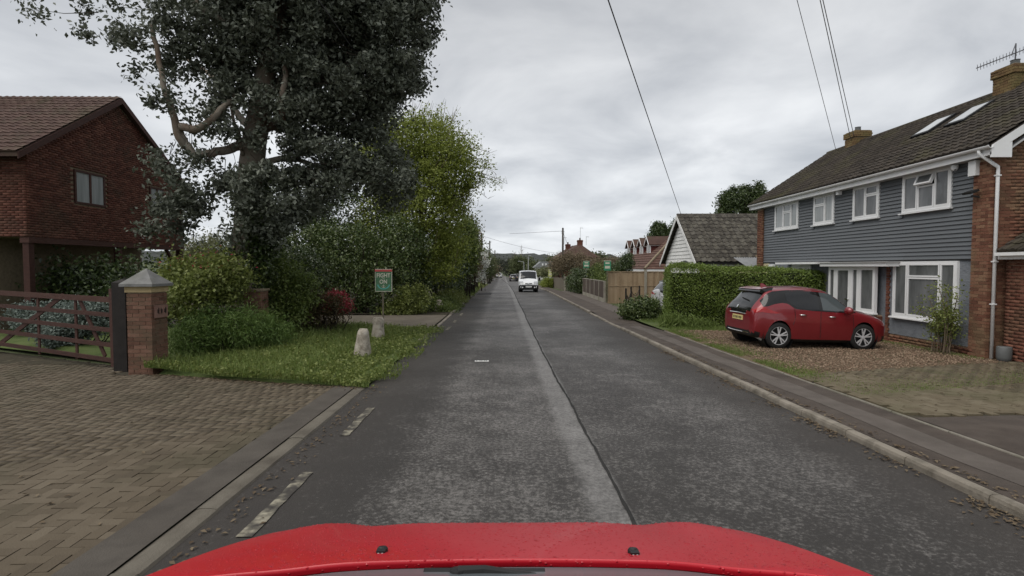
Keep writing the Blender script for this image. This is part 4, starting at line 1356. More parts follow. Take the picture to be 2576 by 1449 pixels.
for dx, h in ((.05, 2.0), (1.0, 1.3), (-1.9, 1.2)):
    a_ = MB()
    x, y, z = 11.55 + dx * 1., 84.6 + (5.9 if dx < -1 else 0), (5.7 if dx < -1 else 6.1 if dx < .5 else 5.4)
    a_.tube([(x, y, z), (x, y, z + h)], .03, 5); a_.bar((x - .05, y, z + h), (x + .45, y, z + h - .05), .05, .05)
    a_.bar((x + .2, y - .18, z + h), (x + .2, y + .18, z + h), .03, .03)
    tag(a_.build("television_aerial", M['lamp_steel']), ["tall aerial on the nearer chimney of the far brick house", "short aerial on the roof slope right of the far chimney", "aerial above the rear chimney of the far brick house"][[.05, 1.0, -1.9].index(dx)], "aerial")

# pale roofed bungalow further on and a few houses on the far slope
pb = thing("pale_bungalow", "small far bungalow with a pale grey roof and white walls", "bungalow", (9, 132, G(132)))
MB().box(7.0, 10.8, 130, 140, -1.8, 1.75).build("wall", M['white_paint'], pb)
MB().prism([(6.4, 129.5, 1.7), (8.2, 129.5, 3.2), (11.4, 129.5, 3.2), (11.8, 129.5, 1.7)][::-1], (0, 11, 0)).build("roof", M['corrugated'], pb)
for q in (8.4, 9.2):
    MB().box(q, q + .35, 129.4, 129.48, 2.2, 2.7).build("window", M['upvc'], pb)
for i, (u, v, Y, w_, lab) in enumerate([(1283, 660, 430, 7, "white gabled cottage highest on the far slope beyond the road"), (1274, 664, 380, 6, "lower white cottage on the far slope beyond the road"), (1262, 668, 330, 6, "cream cottage low on the far slope just left of the road")]):
    p = at(u, v, Y)
    t = thing("far_cottage", lab, "house", (p[0], Y, G(Y)))
    MB().box(p[0] - w_ / 2, p[0] + w_ / 2, Y, Y + 8, G(Y) - 1, p[2] + 1.0).build("wall", M['cream' if i == 2 else 'white_paint'], t)
    MB().prism([(p[0] - w_ / 2 - .3, Y - .3, p[2] + 1.0), (p[0], Y - .3, p[2] + 3.6), (p[0] + w_ / 2 + .3, Y - .3, p[2] + 1.0)][::-1], (0, 8.6, 0)).build("roof", M['corrugated' if i else 'tile_brown'], t)
    MB().box(p[0] - 1.2, p[0] + 1.2, Y - .05, Y - .01, p[2] - .8, p[2] + .4).build("window", M['glass_dark'], t)

# ------------------------------------------------------------------ fences on the right
FY = 30.7
fe = thing("timber_fence", "new pale timber close boarded fence with capping rail, facing down the road", "fence", (7.7, FY, G(FY)))
zb_, zt_ = G(FY) + .10, G(FY) + 1.86
sp = []
x = 5.85
bm_ = MB().box(-.5, .5, -.5, .5, -.5, .5).mesh("fence_board"); bm_.materials.append(M['fence_new'])
k = 0
while x < 9.5:
    if not (7.95 < x < 8.10):
        h = zt_ - zb_ - .06
        sp.append(frame_matrix((x + .065, FY + (.012 if k % 2 else 0.), zb_ + .06 + h / 2), (1, 0, 0), (0, 1, 0), (0, 0, 1), .138, .016, h))
    x += .125; k += 1
pieces("fence_board", "fence_boarding", sp, fe, M['fence_new'], bm_)
MB().box(5.82, 9.5, FY - .03, FY + .04, zt_, zt_ + .05).build("capping_rail", M['fence_new'], fe)
for z in (zb_ + .95,):
    MB().box(5.85, 9.5, FY - .03, FY - .011, z, z + .035).build("rail", M['fence_new'], fe)
MB().box(5.82, 9.5, FY - .02, FY + .02, zb_ - .1, zb_ + .055).build("gravel_board", M['fence_new'], fe)
for x in (8.02,):
    MB().box(x - .07, x + .07, FY - .06, FY + .06, zb_ - .1, zt_ + .16).build("fence_post", M['concrete_post'], fe)
for x in (6.55, 8.75):
    MB().box(x - .035, x + .035, FY - .032, FY - .012, zb_, zt_).build("batten", M['fence_new'], fe)

fp = thing("panel_fence", "low brown panelled fence with pale concrete posts beside the pavement", "fence", (5.75, 35.5, G(35)))
ysn = np.linspace(31.2, 40.0, 6)
for i, y in enumerate(ysn):
    MB().box(5.68, 5.80, y - .055, y + .055, G(y) - .1, G(y) + 1.34).build("fence_post", M['concrete_post'], fp)
for i in range(5):
    y0, y1 = ysn[i] + .06, ysn[i + 1] - .06
    b = MB().box(5.72, 5.76, y0, y1, G(y0) + .32, G(y0) + 1.30)
    p = b.build("fence_panel", M['fence_brown'], fp)
    for q in range(6):
        yy_ = y0 + (y1 - y0) * (q + .5) / 6
        MB().box(5.70, 5.719, yy_ - .11, yy_ + .11, G(y0) + .33, G(y0) + 1.28).build("slat", M['fence_brown'], p)
    MB().box(5.70, 5.77, y0, y1, G(y0) + 1.301, G(y0) + 1.34).build("panel_cap", M['concrete_post'], p)
    MB().box(5.70, 5.77, y0, y1, G(y0) - .05, G(y0) + .315).build("base_panel", M['concrete_post'], fp)

fo_ = thing("old_fence", "weathered grey boarded fence beyond the dark hedge, by the pavement", "fence", (5.25, 54, G(54)))
sp = []
bm2 = MB().box(-.5, .5, -.5, .5, -.5, .5).mesh("fence_board"); bm2.materials.append(M['fence_old'])
for i in range(105):
    y = 47.0 + i * .145
    sp.append(frame_matrix((5.2, y, G(y) + .62 + random.uniform(-.02, .02)), (0, 1, 0), (1, 0, 0), (0, 0, 1), .135, .02, 1.2))
pieces("fence_board", "fence_boarding", sp, fo_, M['fence_old'], bm2)
for y in (47.0, 47.6):
    MB().box(5.08, 5.18, y - .06, y + .06, G(y), G(y) + 1.35).build("fence_post", M['concrete_post'], fo_)

# black iron railings by the low shrub
ra = thing("iron_railing", "short black iron railing with curved top, behind the low shrub", "railing", (5.4, 23.4, G(23)))
for (x, y) in ((4.98, 22.2), (5.62, 24.0), (6.4, 25.6)):
    MB().box(x - .03, x + .03, y - .03, y + .03, G(y), G(y) + 1.25).build("post", M['iron'], ra)
pth = [(4.98, 22.2), (5.62, 24.0), (6.4, 25.6)]
for a, b in zip(pth[:-1], pth[1:]):
    rl = MB()
    pts = []
    for t in np.linspace(0, 1, 9):
        pts.append((a[0] + (b[0] - a[0]) * t, a[1] + (b[1] - a[1]) * t, G(a[1]) + 1.1 - .28 * math.sin(math.pi * t)))
    rl.tube(pts, .012, 5)
    rl.tube([(a[0], a[1], G(a[1]) + .2), (b[0], b[1], G(b[1]) + .2)], .012, 5)
    rl.build("rail", M['iron'], ra)
    for t in np.linspace(.08, .92, 10):
        x, y = a[0] + (b[0] - a[0]) * t, a[1] + (b[1] - a[1]) * t
        MB().tube([(x, y, G(y) + .2), (x, y, G(y) + 1.1 - .28 * math.sin(math.pi * t))], .008, 4).build("bar", M['iron'], ra)

# ------------------------------------------------------------------ signs
def text_mesh(s, size, m, parent, origin, ux, uz, name="lettering", depth=.004, bold=0., align='CENTER', xs=1.):
    cu = bpy.data.curves.new("lettering", 'FONT')
    cu.body = s; cu.size = size; cu.align_x = align; cu.extrude = depth / 2; cu.offset = bold; cu.resolution_u = 3
    to = bpy.data.objects.new("tmp_text", cu)
    COL.objects.link(to)
    dg = bpy.context.evaluated_depsgraph_get()
    me = bpy.data.meshes.new_from_object(to.evaluated_get(dg))
    bpy.data.objects.remove(to)
    ux = Vector(ux).normalized(); uz = Vector(uz).normalized(); n = ux.cross(uz)
    mt = Matrix.Identity(4)
    for i in range(3):
        mt[i][0] = ux[i] * xs; mt[i][1] = uz[i]; mt[i][2] = n[i]; mt[i][3] = origin[i] - root_off(parent)[i]
    me.transform(mt)
    me.materials.clear(); me.materials.append(m)
    o = bpy.data.objects.new(name, me)
    link(o, parent)
    return o

SX, SY = -3.56, 15.2
sg = thing("fight_on_sign", "green FIGHT ON placard with red top strip on a timber stake in the verge", "sign", (SX, SY, G(SY)))
sg_top, sg_bot = 1.9 - 6 * SY / F, 1.9 - 61.5 * SY / F
w_ = .235
MB().box(SX - .05, SX - .01, SY + .015, SY + .05, G(SY) - .1, sg_top - .1).build("stake", M['stake'], sg)
MB().box(SX - w_, SX + w_, SY - .006, SY + .012, sg_bot, sg_top).build("board", M['sign_green'], sg)
bd = MB()
bd.box(SX - w_ - .008, SX - w_ + .006, SY - .01, SY + .013, sg_bot - .01, sg_top - .075); bd.box(SX + w_ - .006, SX + w_ + .008, SY - .01, SY + .013, sg_bot - .01, sg_top - .075)
bd.box(SX - w_ + .006, SX + w_ - .006, SY - .01, SY + .013, sg_bot - .01, sg_bot + .004)
bd.build("border", M['sign_cream'], sg)
MB().box(SX - w_ - .008, SX + w_ + .008, SY - .012, SY + .014, sg_top - .07, sg_top).build("top_strip", M['sign_red'], sg)
MB().box(SX - w_, SX + w_, SY - .0135, SY + .0, sg_top - .012, sg_top + .004).build("top_edge", M['sign_cream'], sg)
yt = SY - .009
text_mesh("FIGHT", .165, M['sign_cream'], sg, (SX, yt, sg_top - .235), (1, 0, 0), (0, 0, 1), bold=.004, xs=.86)
text_mesh("ON", .165, M['sign_cream'], sg, (SX - .005, yt, sg_top - .415), (1, 0, 0), (0, 0, 1), bold=.004, xs=.86)
MB().box(SX - .035, SX + .03, yt - .002, yt + .002, sg_top - .268, sg_top - .258).build("dash", M['sign_cream'], sg)
arc = MB()
cz = sg_top - .43
v, f = [], []
for i, t in enumerate(np.linspace(math.pi * 1.03, math.pi * 1.97, 17)):
    for r0 in (.185, .148):
        v.append((SX + r0 * math.cos(t), yt - .002, cz + r0 * .82 * math.sin(t)))
for i in range(16):
    f.append((2 * i, 2 * i + 1, 2 * i + 3, 2 * i + 2))
arc.add(v, f).build("arc_emblem", M['sign_teal'], sg)
an = MB().box(SX - .008, SX + .008, yt - .004, yt, sg_top - .535, sg_top - .445).box(SX - .03, SX + .03, yt - .004, yt, sg_top - .478, sg_top - .466)
v, f = [], []
for t in np.linspace(math.pi * 1.1, math.pi * 1.9, 9):
    for r0 in (.058, .043):
        v.append((SX + r0 * math.cos(t), yt - .003, sg_top - .487 + r0 * .9 * math.sin(t)))
for i in range(8):
    f.append((2 * i, 2 * i + 1, 2 * i + 3, 2 * i + 2))
an.add(v, f).build("anchor_emblem", M['sign_cream'], sg)

def green_sign(u, vt, vb, Y, w, m, lab, post_z, double=False):
    c = at(u, (vt + vb) / 2, Y)
    zt, zb = at(u, vt, Y)[2], at(u, vb, Y)[2]
    t = thing("roadside_sign", lab, "sign", (c[0], Y, G(Y)))
    MB().tube([(c[0], Y + .03, G(Y)), (c[0], Y + .03, zt)], .028 if not double else .035, 8).build("post", M['lamp_steel' if not double else 'stake'], t)
    MB().box(c[0] - w / 2, c[0] + w / 2, Y - .015, Y, zb, zt).build("board", m, t)
    h = zt - zb
    MB().box(c[0] - w / 2 - .01, c[0] + w / 2 + .01, Y - .02, Y - .016, zt - .06 * h, zt).box(c[0] - w * .30, c[0] + w * .30, Y - .02, Y - .016, zt - .34 * h, zt - .18 * h).box(c[0] - w * .36, c[0] + w * .36, Y - .02, Y - .016, zb + .20 * h, zb + .46 * h).build("white_print", M['sign_cream'], t)
    return t
green_sign(1528, 655.5, 680.5, 30.3, .40, M['sign_green2'], "green placard with white print on a post at the end of the timber fence", 0, True)
green_sign(1475, 656.5, 674, 40.4, .46, M['sign_green2'], "green and yellow placard on a grey pole by the dark hedge", 0)
green_sign(1384, 678, 696, 63.0, .42, M['sign_yellow'], "small yellow green placard beyond the weathered fence", 0)

# ------------------------------------------------------------------ poles, lamps, wires
def pole(u, vt, Y, label, r=.13, m='pole'):
    p = at(u, vt, Y)
    t = thing("telegraph_pole", label, "telegraph pole", (p[0], Y, G(Y)), group="telegraph poles along the road")
    MB().tube([(p[0], Y, G(Y) - .3), (p[0], Y, p[2])], [r * 1.15, r * .85], 10).build("shaft", M[m], t, smooth=True)
    MB().lathe((p[0], Y, p[2]), [(r * .95, -.02), (r * .95, .02), (0, .14)], seg=10).build("cap", M['iron'], t)
    for dz in (.35, .55):
        MB().bar((p[0] - .22, Y - .02, p[2] - dz), (p[0] + .22, Y - .02, p[2] - dz), .05, .04).build("bracket", M['iron'], t)
    return Vector(p)
pR = pole(1416, 575, 66, "tall dark telegraph pole on the house side of the road, right of the white van", .13)
pL1 = pole(1212, 588, 80, "telegraph pole rising out of the roadside hedge, nearest on the hedge side", .15)
pL2 = pole(1232, 607, 112, "telegraph pole rising out of the roadside hedge, second along", .15)
pL3 = pole(1245, 630, 160, "farthest telegraph pole beside the hedge, above the far cars", .16)

def wire(name, a, b, sag, r, m, label, n=24):
    a, b = Vector(a), Vector(b)
    pts = []
    for t in np.linspace(0, 1, n):
        p = a.lerp(b, t); p.z -= sag * 4 * t * (1 - t); pts.append(p)
    o = MB().tube(pts, r, 5).build(name, m)
    return tag(o, label, "cable")
p0 = Vector(at(1530, 0, 9.5)); p1 = Vector((9.55, 29.2, 4.80))
wire("overhead_cable", p0 + (p0 - p1) * .8, p1, .0, .012, M['wire'], "black overhead cable running from the top of the picture down to the white gable")
p0 = Vector(at(2005, 0, 15)); p1 = Vector((RX, 22.5, RZ + .08))
wire("overhead_cable", p0 + (p0 - p1) * .8, p1, .0, .010, M['wire_grey'], "thin grey overhead cable coming down to the far end of the slate grey house's ridge")
p0 = Vector(at(2063, 0, 14)); p1 = Vector((RX, 21.45, RZ + .05))
wire("overhead_cable", p0 + (p0 - p1) * .8, p1, .0, .012, M['wire_grey'], "left one of the pair of grey cables coming down beside the farther chimney")
p0 = Vector(at(2070, 0, 14)); p1 = Vector((RX, 21.25, RZ + .12))
wire("overhead_cable", p0 + (p0 - p1) * .8, p1, .0, .012, M['wire_grey'], "right one of the pair of grey cables coming down beside the farther chimney")
p0 = Vector(at(780, -30, 8.5)); p1 = Vector(at(935, 190, 18))
wire("overhead_cable", p0 + (p0 - p1) * .5, p1, .0, .012, M['wire'], "black cable crossing in front of the big eucalyptus crown")
wire("overhead_cable", pR + Vector((0, 0, -.3)), at(1282, 588, 75), .0, .02, M['wire_grey'], "grey cable running left from the tall dark pole")
wire("overhead_cable", pR + Vector((0, 0, -.3)), (10.3, 90.5, 5.6), .1, .02, M['wire_grey'], "grey cable from the tall dark pole to the chimney house")
wire("overhead_cable", pL1 + Vector((0, 0, -.3)), at(1400, 637, 95), .3, .02, M['wire_grey'], "long grey cable crossing the road from the hedge pole to the far house")
wire("overhead_cable", pL3 + Vector((0, 0, -.3)), at(1278, 645, 200), .3, .03, M['wire_grey'], "short grey cable leaving the farthest pole")

def street_lamp(u, vt, Y, side, label, arm=True):
    p = at(u, vt, Y)
    t = thing("street_lamp", label, "street lamp", (p[0], Y, G(Y)), group="street lamps along the road")
    b = MB().tube([(p[0], Y, G(Y)), (p[0], Y, p[2])], [.09, .06], 8)
    if arm: b.tube([(p[0], Y, p[2]), (p[0] + side * .25, Y, p[2] + .18), (p[0] + side * .9, Y, p[2] + .25)], [.05, .045, .04], 6)
    b.build("column", M['lamp_steel'], t)
    xx = p[0] + (side * .9 if arm else 0)
    MB().box(min(xx, xx + side * .55), max(xx, xx + side * .55), Y - .1, Y + .1, p[2] + .2, p[2] + .32).build("lantern", M['lamp_steel'], t)
    return t
street_lamp(1209, 617, 78, 1, "street lamp leaning out over the road from the hedge")
street_lamp(1318, 660, 128, -1, "curved street lamp above the white van, arm to the left")
street_lamp(1329, 647, 100, 1, "straight slim street lamp above the white van", arm=False)

# ------------------------------------------------------------------ brick house on the left
LX, LY0, LY1 = -14.0, 15.6, 23.0
lmid = (LY0 + LY1) / 2
lez, lrz = 5.45, 7.95
lh = thing("brick_house", "dark red brick house, gable to the road, behind the gate and big tree", "house", (LX - 3.5, lmid, G(lmid)))
bw_ = MB()
bw_.box(LX - 8, LX - .012, LY0, LY1, 2.78, lez)
bw_.prism([(LX - .012, LY0, lez), (LX - .012, LY1, lez), (LX - .012, lmid, lrz - .15)], (-7.9, 0, 0))
bw_.box(LX - 8, LX - 1.8, LY0, LY1, -.5, 2.78)
bw_.build("wall", M['mortar_old'], lh)
wlen = LY1 - LY0
half = lambda s: lez + max(0, min(s, wlen - s)) * (lrz - lez - .2) / (wlen / 2)
wins_l = [(20.9, 21.75, 3.95, 5.05), (17.3, 18.6, 3.95, 5.05)]
sp = brick_wall_specs((LX, LY1, 0), (0, -1), wlen, 2.78, lrz, (1, 0), top=half)
sp += brick_wall_specs((LX, LY0, 0), (-1, 0), 6.0, 2.78, lez, (0, -1))
sp = [m_ for m_ in sp if not any(a - .06 < m_.translation.y < b + .06 and c - .04 < m_.translation.z < d + .03 for a, b, c, d in wins_l)]
pieces("brick", "brickwork", sp, lh, M['brick_dark'], limit=300, key=lambda m_: -m_.translation.y)
for (a, b, c, d) in wins_l:
    wf = MB()
    for bx in ((a, b, c, c + .07), (a, b, d - .07, d), (a, a + .07, c + .07, d - .07), (b - .07, b, c + .07, d - .07), ((a + b) / 2 - .035, (a + b) / 2 + .035, c + .07, d - .07)):
        wf.box(LX - .02, LX + .04, *bx)
    wfo = wf.build("window", M['gate_wood'], lh)
    MB().box(LX - .005, LX + .01, a + .06, b - .06, c + .06, d - .06).build("pane", M['glass_net'], wfo)
rr = MB()
e0_, e1_ = LY0 - .45, LY1 + .40
ov = (lrz - lez) / (wlen / 2)
rr.prism([(LX + .18, e0_, lez - .45 * ov), (LX + .18, lmid, lrz), (LX + .18, e1_, lez - .40 * ov), (LX + .18, e1_, lez - .40 * ov - .13), (LX + .18, lmid, lrz - .16), (LX + .18, e0_, lez - .45 * ov - .13)][::-1], (-8.5, 0, 0))
lro = rr.build("roof", M['tile_brown'], lh)
rl_ = math.hypot(lmid - e0_, lrz - lez + .45 * ov)
ru_ = (0, (lmid - e0_) / rl_, (lrz - lez + .45 * ov) / rl_)
tile_slope(lro, (LX + .18, e0_, lez - .45 * ov), (-1, 0, 0), ru_, (0, -ru_[2], ru_[1]), 8.5, rl_, .24, .27, M['tile_brown'])
for e_, ez2 in ((e0_, lez - .45 * ov), (e1_, lez - .40 * ov)):
    MB().prism([(LX + .185, e_, ez2 - .2), (LX + .185, e_, ez2 - .02), (LX + .185, lmid, lrz - .02), (LX + .185, lmid, lrz - .22)], (.03, 0, 0)).build("barge_board", M['gate_wood'], lh)
MB().box(LX - .25, LX + .02, LY0, LY1, 2.6, 2.78).build("porch_beam", M['gate_wood'], lh)
for y in (LY0 + .12, lmid, LY1 - .12):
    MB().box(LX - .2, LX - .02, y - .09, y + .09, -.4, 2.6).build("post", M['gate_wood'], lh)
MB().bar((LX - .1, LY1 - .15, 1.6), (LX - .1, LY1 - 1.0, 2.6), .1, .1).build("brace", M['gate_wood'], lh)
MB().box(LX - 1.78, LX - 1.74, lmid - .9, lmid + .9, -.3, 1.9).build("garage_door", M['black'], lh)

# ------------------------------------------------------------------ gate, posts, pillars
gz = G(10.5)
A = Vector((-7.72, 10.42, 0)); Bp = Vector((-12.15, 12.55, 0))
gdir = (Bp - A).normalized(); gl_ = (Bp - A).length
gt_ = thing("five_bar_gate", "dark red brown timber five bar gate closing the block paved drive", "gate", (A.x, A.y, gz))
def gp_(s, z): return A + gdir * s + Vector((0, 0, gz + z))
gn = Vector((gdir.y, -gdir.x, 0))
for z, h in ((.20, .085), (.50, .085), (.80, .085), (1.10, .085), (1.40, .11)):
    MB().bar(gp_(.10, z + .0), gp_(gl_ - .08, z + .05), .03, h).build("bar", M['gate_wood'], gt_)
MB().bar(gp_(.06, .08), gp_(.06, 1.62), .07, .11, up=gdir).build("stile", M['gate_wood'], gt_)
MB().bar(gp_(gl_ - .06, .08), gp_(gl_ - .06, 1.5), .07, .09, up=gdir).build("stile", M['gate_wood'], gt_)
for s in (1.45, 2.95):
    MB().bar(gp_(s, .12) + gn * .035, gp_(s, 1.45) + gn * .035, .025, .08, up=gdir).build("upright", M['gate_wood'], gt_)
MB().bar(gp_(gl_ - .15, .22) + gn * .032, gp_(1.9, 1.45) + gn * .032, .028, .10).build("brace", M['gate_wood'], gt_)
MB().bar(gp_(.42, .25) + gn * .032, gp_(1.35, 1.45) + gn * .032, .028, .09).build("brace", M['gate_wood'], gt_)
MB().tube([gp_(.2, .98) + gn * .04, gp_(.02, .98) + gn * .05], .02, 6).build("latch", M['lamp_steel'], gt_)
gpost = MB().box(-7.62, -7.36, 10.22, 10.46, gz - .1, gz + 1.75)
gpost.prism([(-7.62, 10.22, gz + 1.75), (-7.36, 10.22, gz + 1.75), (-7.49, 10.34, gz + 1.82)], (0, .2, 0))
tag(gpost.build("gate_post", M['post_black']), "thick black timber gate post between the gate and the brick pillar", "gate post")
gpost2 = MB().box(-12.42, -12.2, 12.5, 12.72, gz - .1, gz + 1.6)
tag(gpost2.build("gate_post", M['post_black']), "black timber gate post at the far hinge end of the gate", "gate post")

def brick_pillar(x, y, w, z0, z1, label, m, cap=True, limit=200):
    t = thing("brick_pillar", label, "pillar", (x, y, z0))
    MB().box(x - w / 2 + .012, x + w / 2 - .012, y - w / 2 + .012, y + w / 2 - .012, z0 - .1, z1).build("mortar_core", M['mortar_old'], t)
    sp = []
    k = 0; z = z0 - .04
    r = np.random.default_rng(int(w * 1000))
    bd_ = .1025
    while z < z1 - .05:
        j = lambda: r.uniform(-.003, .003)
        for sgn in (1, -1):
            if k % 2 == 0:
                L = (w - .01) / 2
                for q in (-1, 1):
                    sp.append(box_matrix((x + q * (L + .01) / 2 + j(), y + sgn * (w / 2 - bd_ / 2) + j(), z + .0325), (L, bd_, .065)))
                L2 = w - 2 * bd_ - .02
                sp.append(box_matrix((x + sgn * (w / 2 - bd_ / 2) + j(), y + j(), z + .0325), (bd_, L2, .065)))
            else:
                L = (w - .01) / 2
                for q in (-1, 1):
                    sp.append(box_matrix((x + sgn * (w / 2 - bd_ / 2) + j(), y + q * (L + .01) / 2 + j(), z + .0325), (bd_, L, .065)))
                L2 = w - 2 * bd_ - .02
                sp.append(box_matrix((x + j(), y + sgn * (w / 2 - bd_ / 2) + j(), z + .0325), (L2, bd_, .065)))
        z += .075; k += 1
    pieces("brick", "brickwork", sp, t, m, limit=limit)
    return t
PLX, PLY = -6.90, 10.16
plz = G(10.1) + .02
pil = brick_pillar(PLX, PLY, .46, plz, 1.42, "square red brick gate pillar with a pyramid stone cap and a plaque", M['brick_pillar'])
e = .25
MB().box(PLX - e, PLX + e, PLY - e, PLY + e, 1.42, 1.53).build("cap_course", M['cap_edge'], pil)
e = .31
cp = MB().add([(PLX - e, PLY - e, 1.53), (PLX + e, PLY - e, 1.53), (PLX + e, PLY + e, 1.53), (PLX - e, PLY + e, 1.53), (PLX - e, PLY - e, 1.58), (PLX + e, PLY - e, 1.58), (PLX + e, PLY + e, 1.58), (PLX - e, PLY + e, 1.58), (PLX, PLY, 1.87)],
              [(0, 3, 2, 1), (0, 1, 5, 4), (1, 2, 6, 5), (2, 3, 7, 6), (3, 0, 4, 7), (4, 5, 8), (5, 6, 8), (6, 7, 8), (7, 4, 8)])
cp.build("cap", M['cap_stone'], pil)
pq = MB().box(PLX + .232, PLX + .262, PLY - .17, PLY + .20, .93, 1.17).build("plaque", M['plaque'], pil)
pm = MB()
for i, (yy0, ww) in enumerate(((-.11, .05), (-.01, .045), (.09, .055))):
    pm.box(PLX + .262, PLX + .266, PLY + yy0, PLY + yy0 + ww, 1.02, 1.09)
    pm.box(PLX + .262, PLX + .266, PLY + yy0 + (.0 if i % 2 else ww * .6), PLY + yy0 + (ww * .35 if i % 2 else ww), 1.0, 1.12)
pm.build("worn_mark", M['plaque_mark'], pq)
pil2 = brick_pillar(-6.55, 13.8, .44, G(13.8), 1.28, "second brick pillar, half buried in the shrubs behind the verge", M['brick_pillar'], limit=140)
MB().box(-6.80, -6.30, 13.55, 14.05, 1.28, 1.33).build("cap", M['mortar_old'], pil2)

# ------------------------------------------------------------------ stone bollards
def bollard(x, y, h, r0, r1, lean, label):
    t = thing("stone_bollard", label, "bollard", (x, y, verge_z(x, y)), group="stone bollards in the verge")
    z0 = verge_z(x, y) - .05
    seg, rows = 18, 9
    r = np.random.default_rng(int(h * 1000))
    v, f = [], []
    for i in range(rows + 1):
        q = i / rows
        rad = r0 + (r1 - r0) * q ** .9
        if i == rows: rad *= .78
        if i == rows - 1: rad *= .97
        for k in range(seg):
            a = 2 * math.pi * k / seg
            rr_ = rad * (1 + r.normal() * .018)
            v.append((x + lean[0] * q + rr_ * math.cos(a), y + lean[1] * q + rr_ * math.sin(a), z0 + h * (q if i < rows else 1.0) + r.normal() * .006))
    for i in range(rows):
        for k in range(seg):
            a = i * seg + k; b = i * seg + (k + 1) % seg
            f.append((a, b, b + seg, a + seg))
    v.append((x + lean[0], y + lean[1], z0 + h + .012))
    c = len(v) - 1
    for k in range(seg):
        f.append((rows * seg + k, rows * seg + (k + 1) % seg, c))
    MB().add(v, f).build("stone", M['stone'], t, smooth=True)
    return t
bollard(-3.27, 11.85, .67, .215, .115, (.03, .0), "larger cone shaped stone bollard, nearest the road")
b2 = bollard(-3.62, 14.7, .62, .20, .13, (.03, .0), "smaller stone bollard at the foot of the green placard")
MB().lathe((-3.60, 14.7, verge_z(-3.62, 14.7) + .42), [(.155, 0), (.158, .10), (.125, .165), (.0, .17)], seg=16).build("top_stone", M['stone'], b2, smooth=True)
ws = MB().lathe((ax(-3.0, 25), 25.0, G(25) + .03), [(.22, 0), (.20, .3), (.12, .55), (0, .6)], seg=12).build("stone_bollard", M['stone'], smooth=True)
tag(ws, "pale stone bollard half hidden at the mouth of the second drive", "bollard", "stone bollards in the verge")

# ------------------------------------------------------------------ the big eucalyptus
EX, EY = -7.0, 14.2
eu = thing("eucalyptus_tree", "huge pale barked eucalyptus with grey green foliage overhanging the verge", "tree", (EX, EY, G(EY)))
def e_at(u, v, dy=0.): return at(u, v, EY + dy)
tk = MB()
limb(tk, [e_at(622, 800), e_at(620, 700), e_at(622, 600), e_at(628, 480), e_at(640, 360), e_at(655, 270), e_at(672, 160), e_at(690, 60), e_at(700, -60)], .40, .20, 14, .006)
tk.build("trunk", M['bark_pale'], eu, smooth=True)
br = [([(612, 352, 0), (590, 372, -.2), (545, 382, -.6), (490, 388, -.8), (462, 350, -.9), (445, 318, -1.0)], .13, .07),
      ([(470, 372, -.8), (450, 345, -1.), (430, 270, -1.1), (412, 215, -1.2), (402, 160, -1.2), (380, 60, -1.2)], .10, .05),
      ([(455, 318, -1.), (500, 322, -1.1), (535, 300, -1.1), (560, 270, -1.0), (590, 250, -.6)], .10, .06),
      ([(610, 390, -.3), (602, 340, -.5), (585, 290, -.6), (588, 235, -.6)], .05, .03),
      ([(712, 300, -.6), (706, 255, -.7), (718, 200, -.6), (714, 150, -.4)], .09, .06),
      ([(660, 260, 0), (720, 190, .4), (800, 110, .8), (880, 60, 1.2)], .17, .05),
      ([(650, 330, 0), (740, 300, .5), (840, 270, 1.0), (950, 240, 1.4)], .14, .04),
      ([(640, 420, 0), (720, 400, .4), (800, 420, .8), (880, 460, 1.1)], .10, .03),
      ([(676, 150, 0), (600, 80, -.4), (520, 30, -.8), (450, -40, -1.0)], .15, .05),
      ([(690, 60, 0), (760, -60, .6), (840, -160, 1.2)], .17, .06),
      ([(695, 20, 0), (640, -120, -.2), (560, -220, -.5)], .15, .05),
      ([(642, 330, 0), (600, 290, .8), (540, 200, 1.6), (470, 150, 2.2)], .12, .04)]
for pts, r0, r1 in br:
    b = MB()
    limb(b, [e_at(*p) for p in pts], r0, r1, 9, .012, seed=int(pts[0][0]))
    b.build("branch", M['bark_pale'], eu, smooth=True)
def euc_ell(u, v, rx, rz, dy=0., ry=1.6, wt=1.):
    """picture position and pixel radii at the tree's distance"""
    Y = EY + dy
    c = at(u, v, Y); k = Y / F
    return (c[0], Y, c[2], rx * k, ry, rz * k, wt)
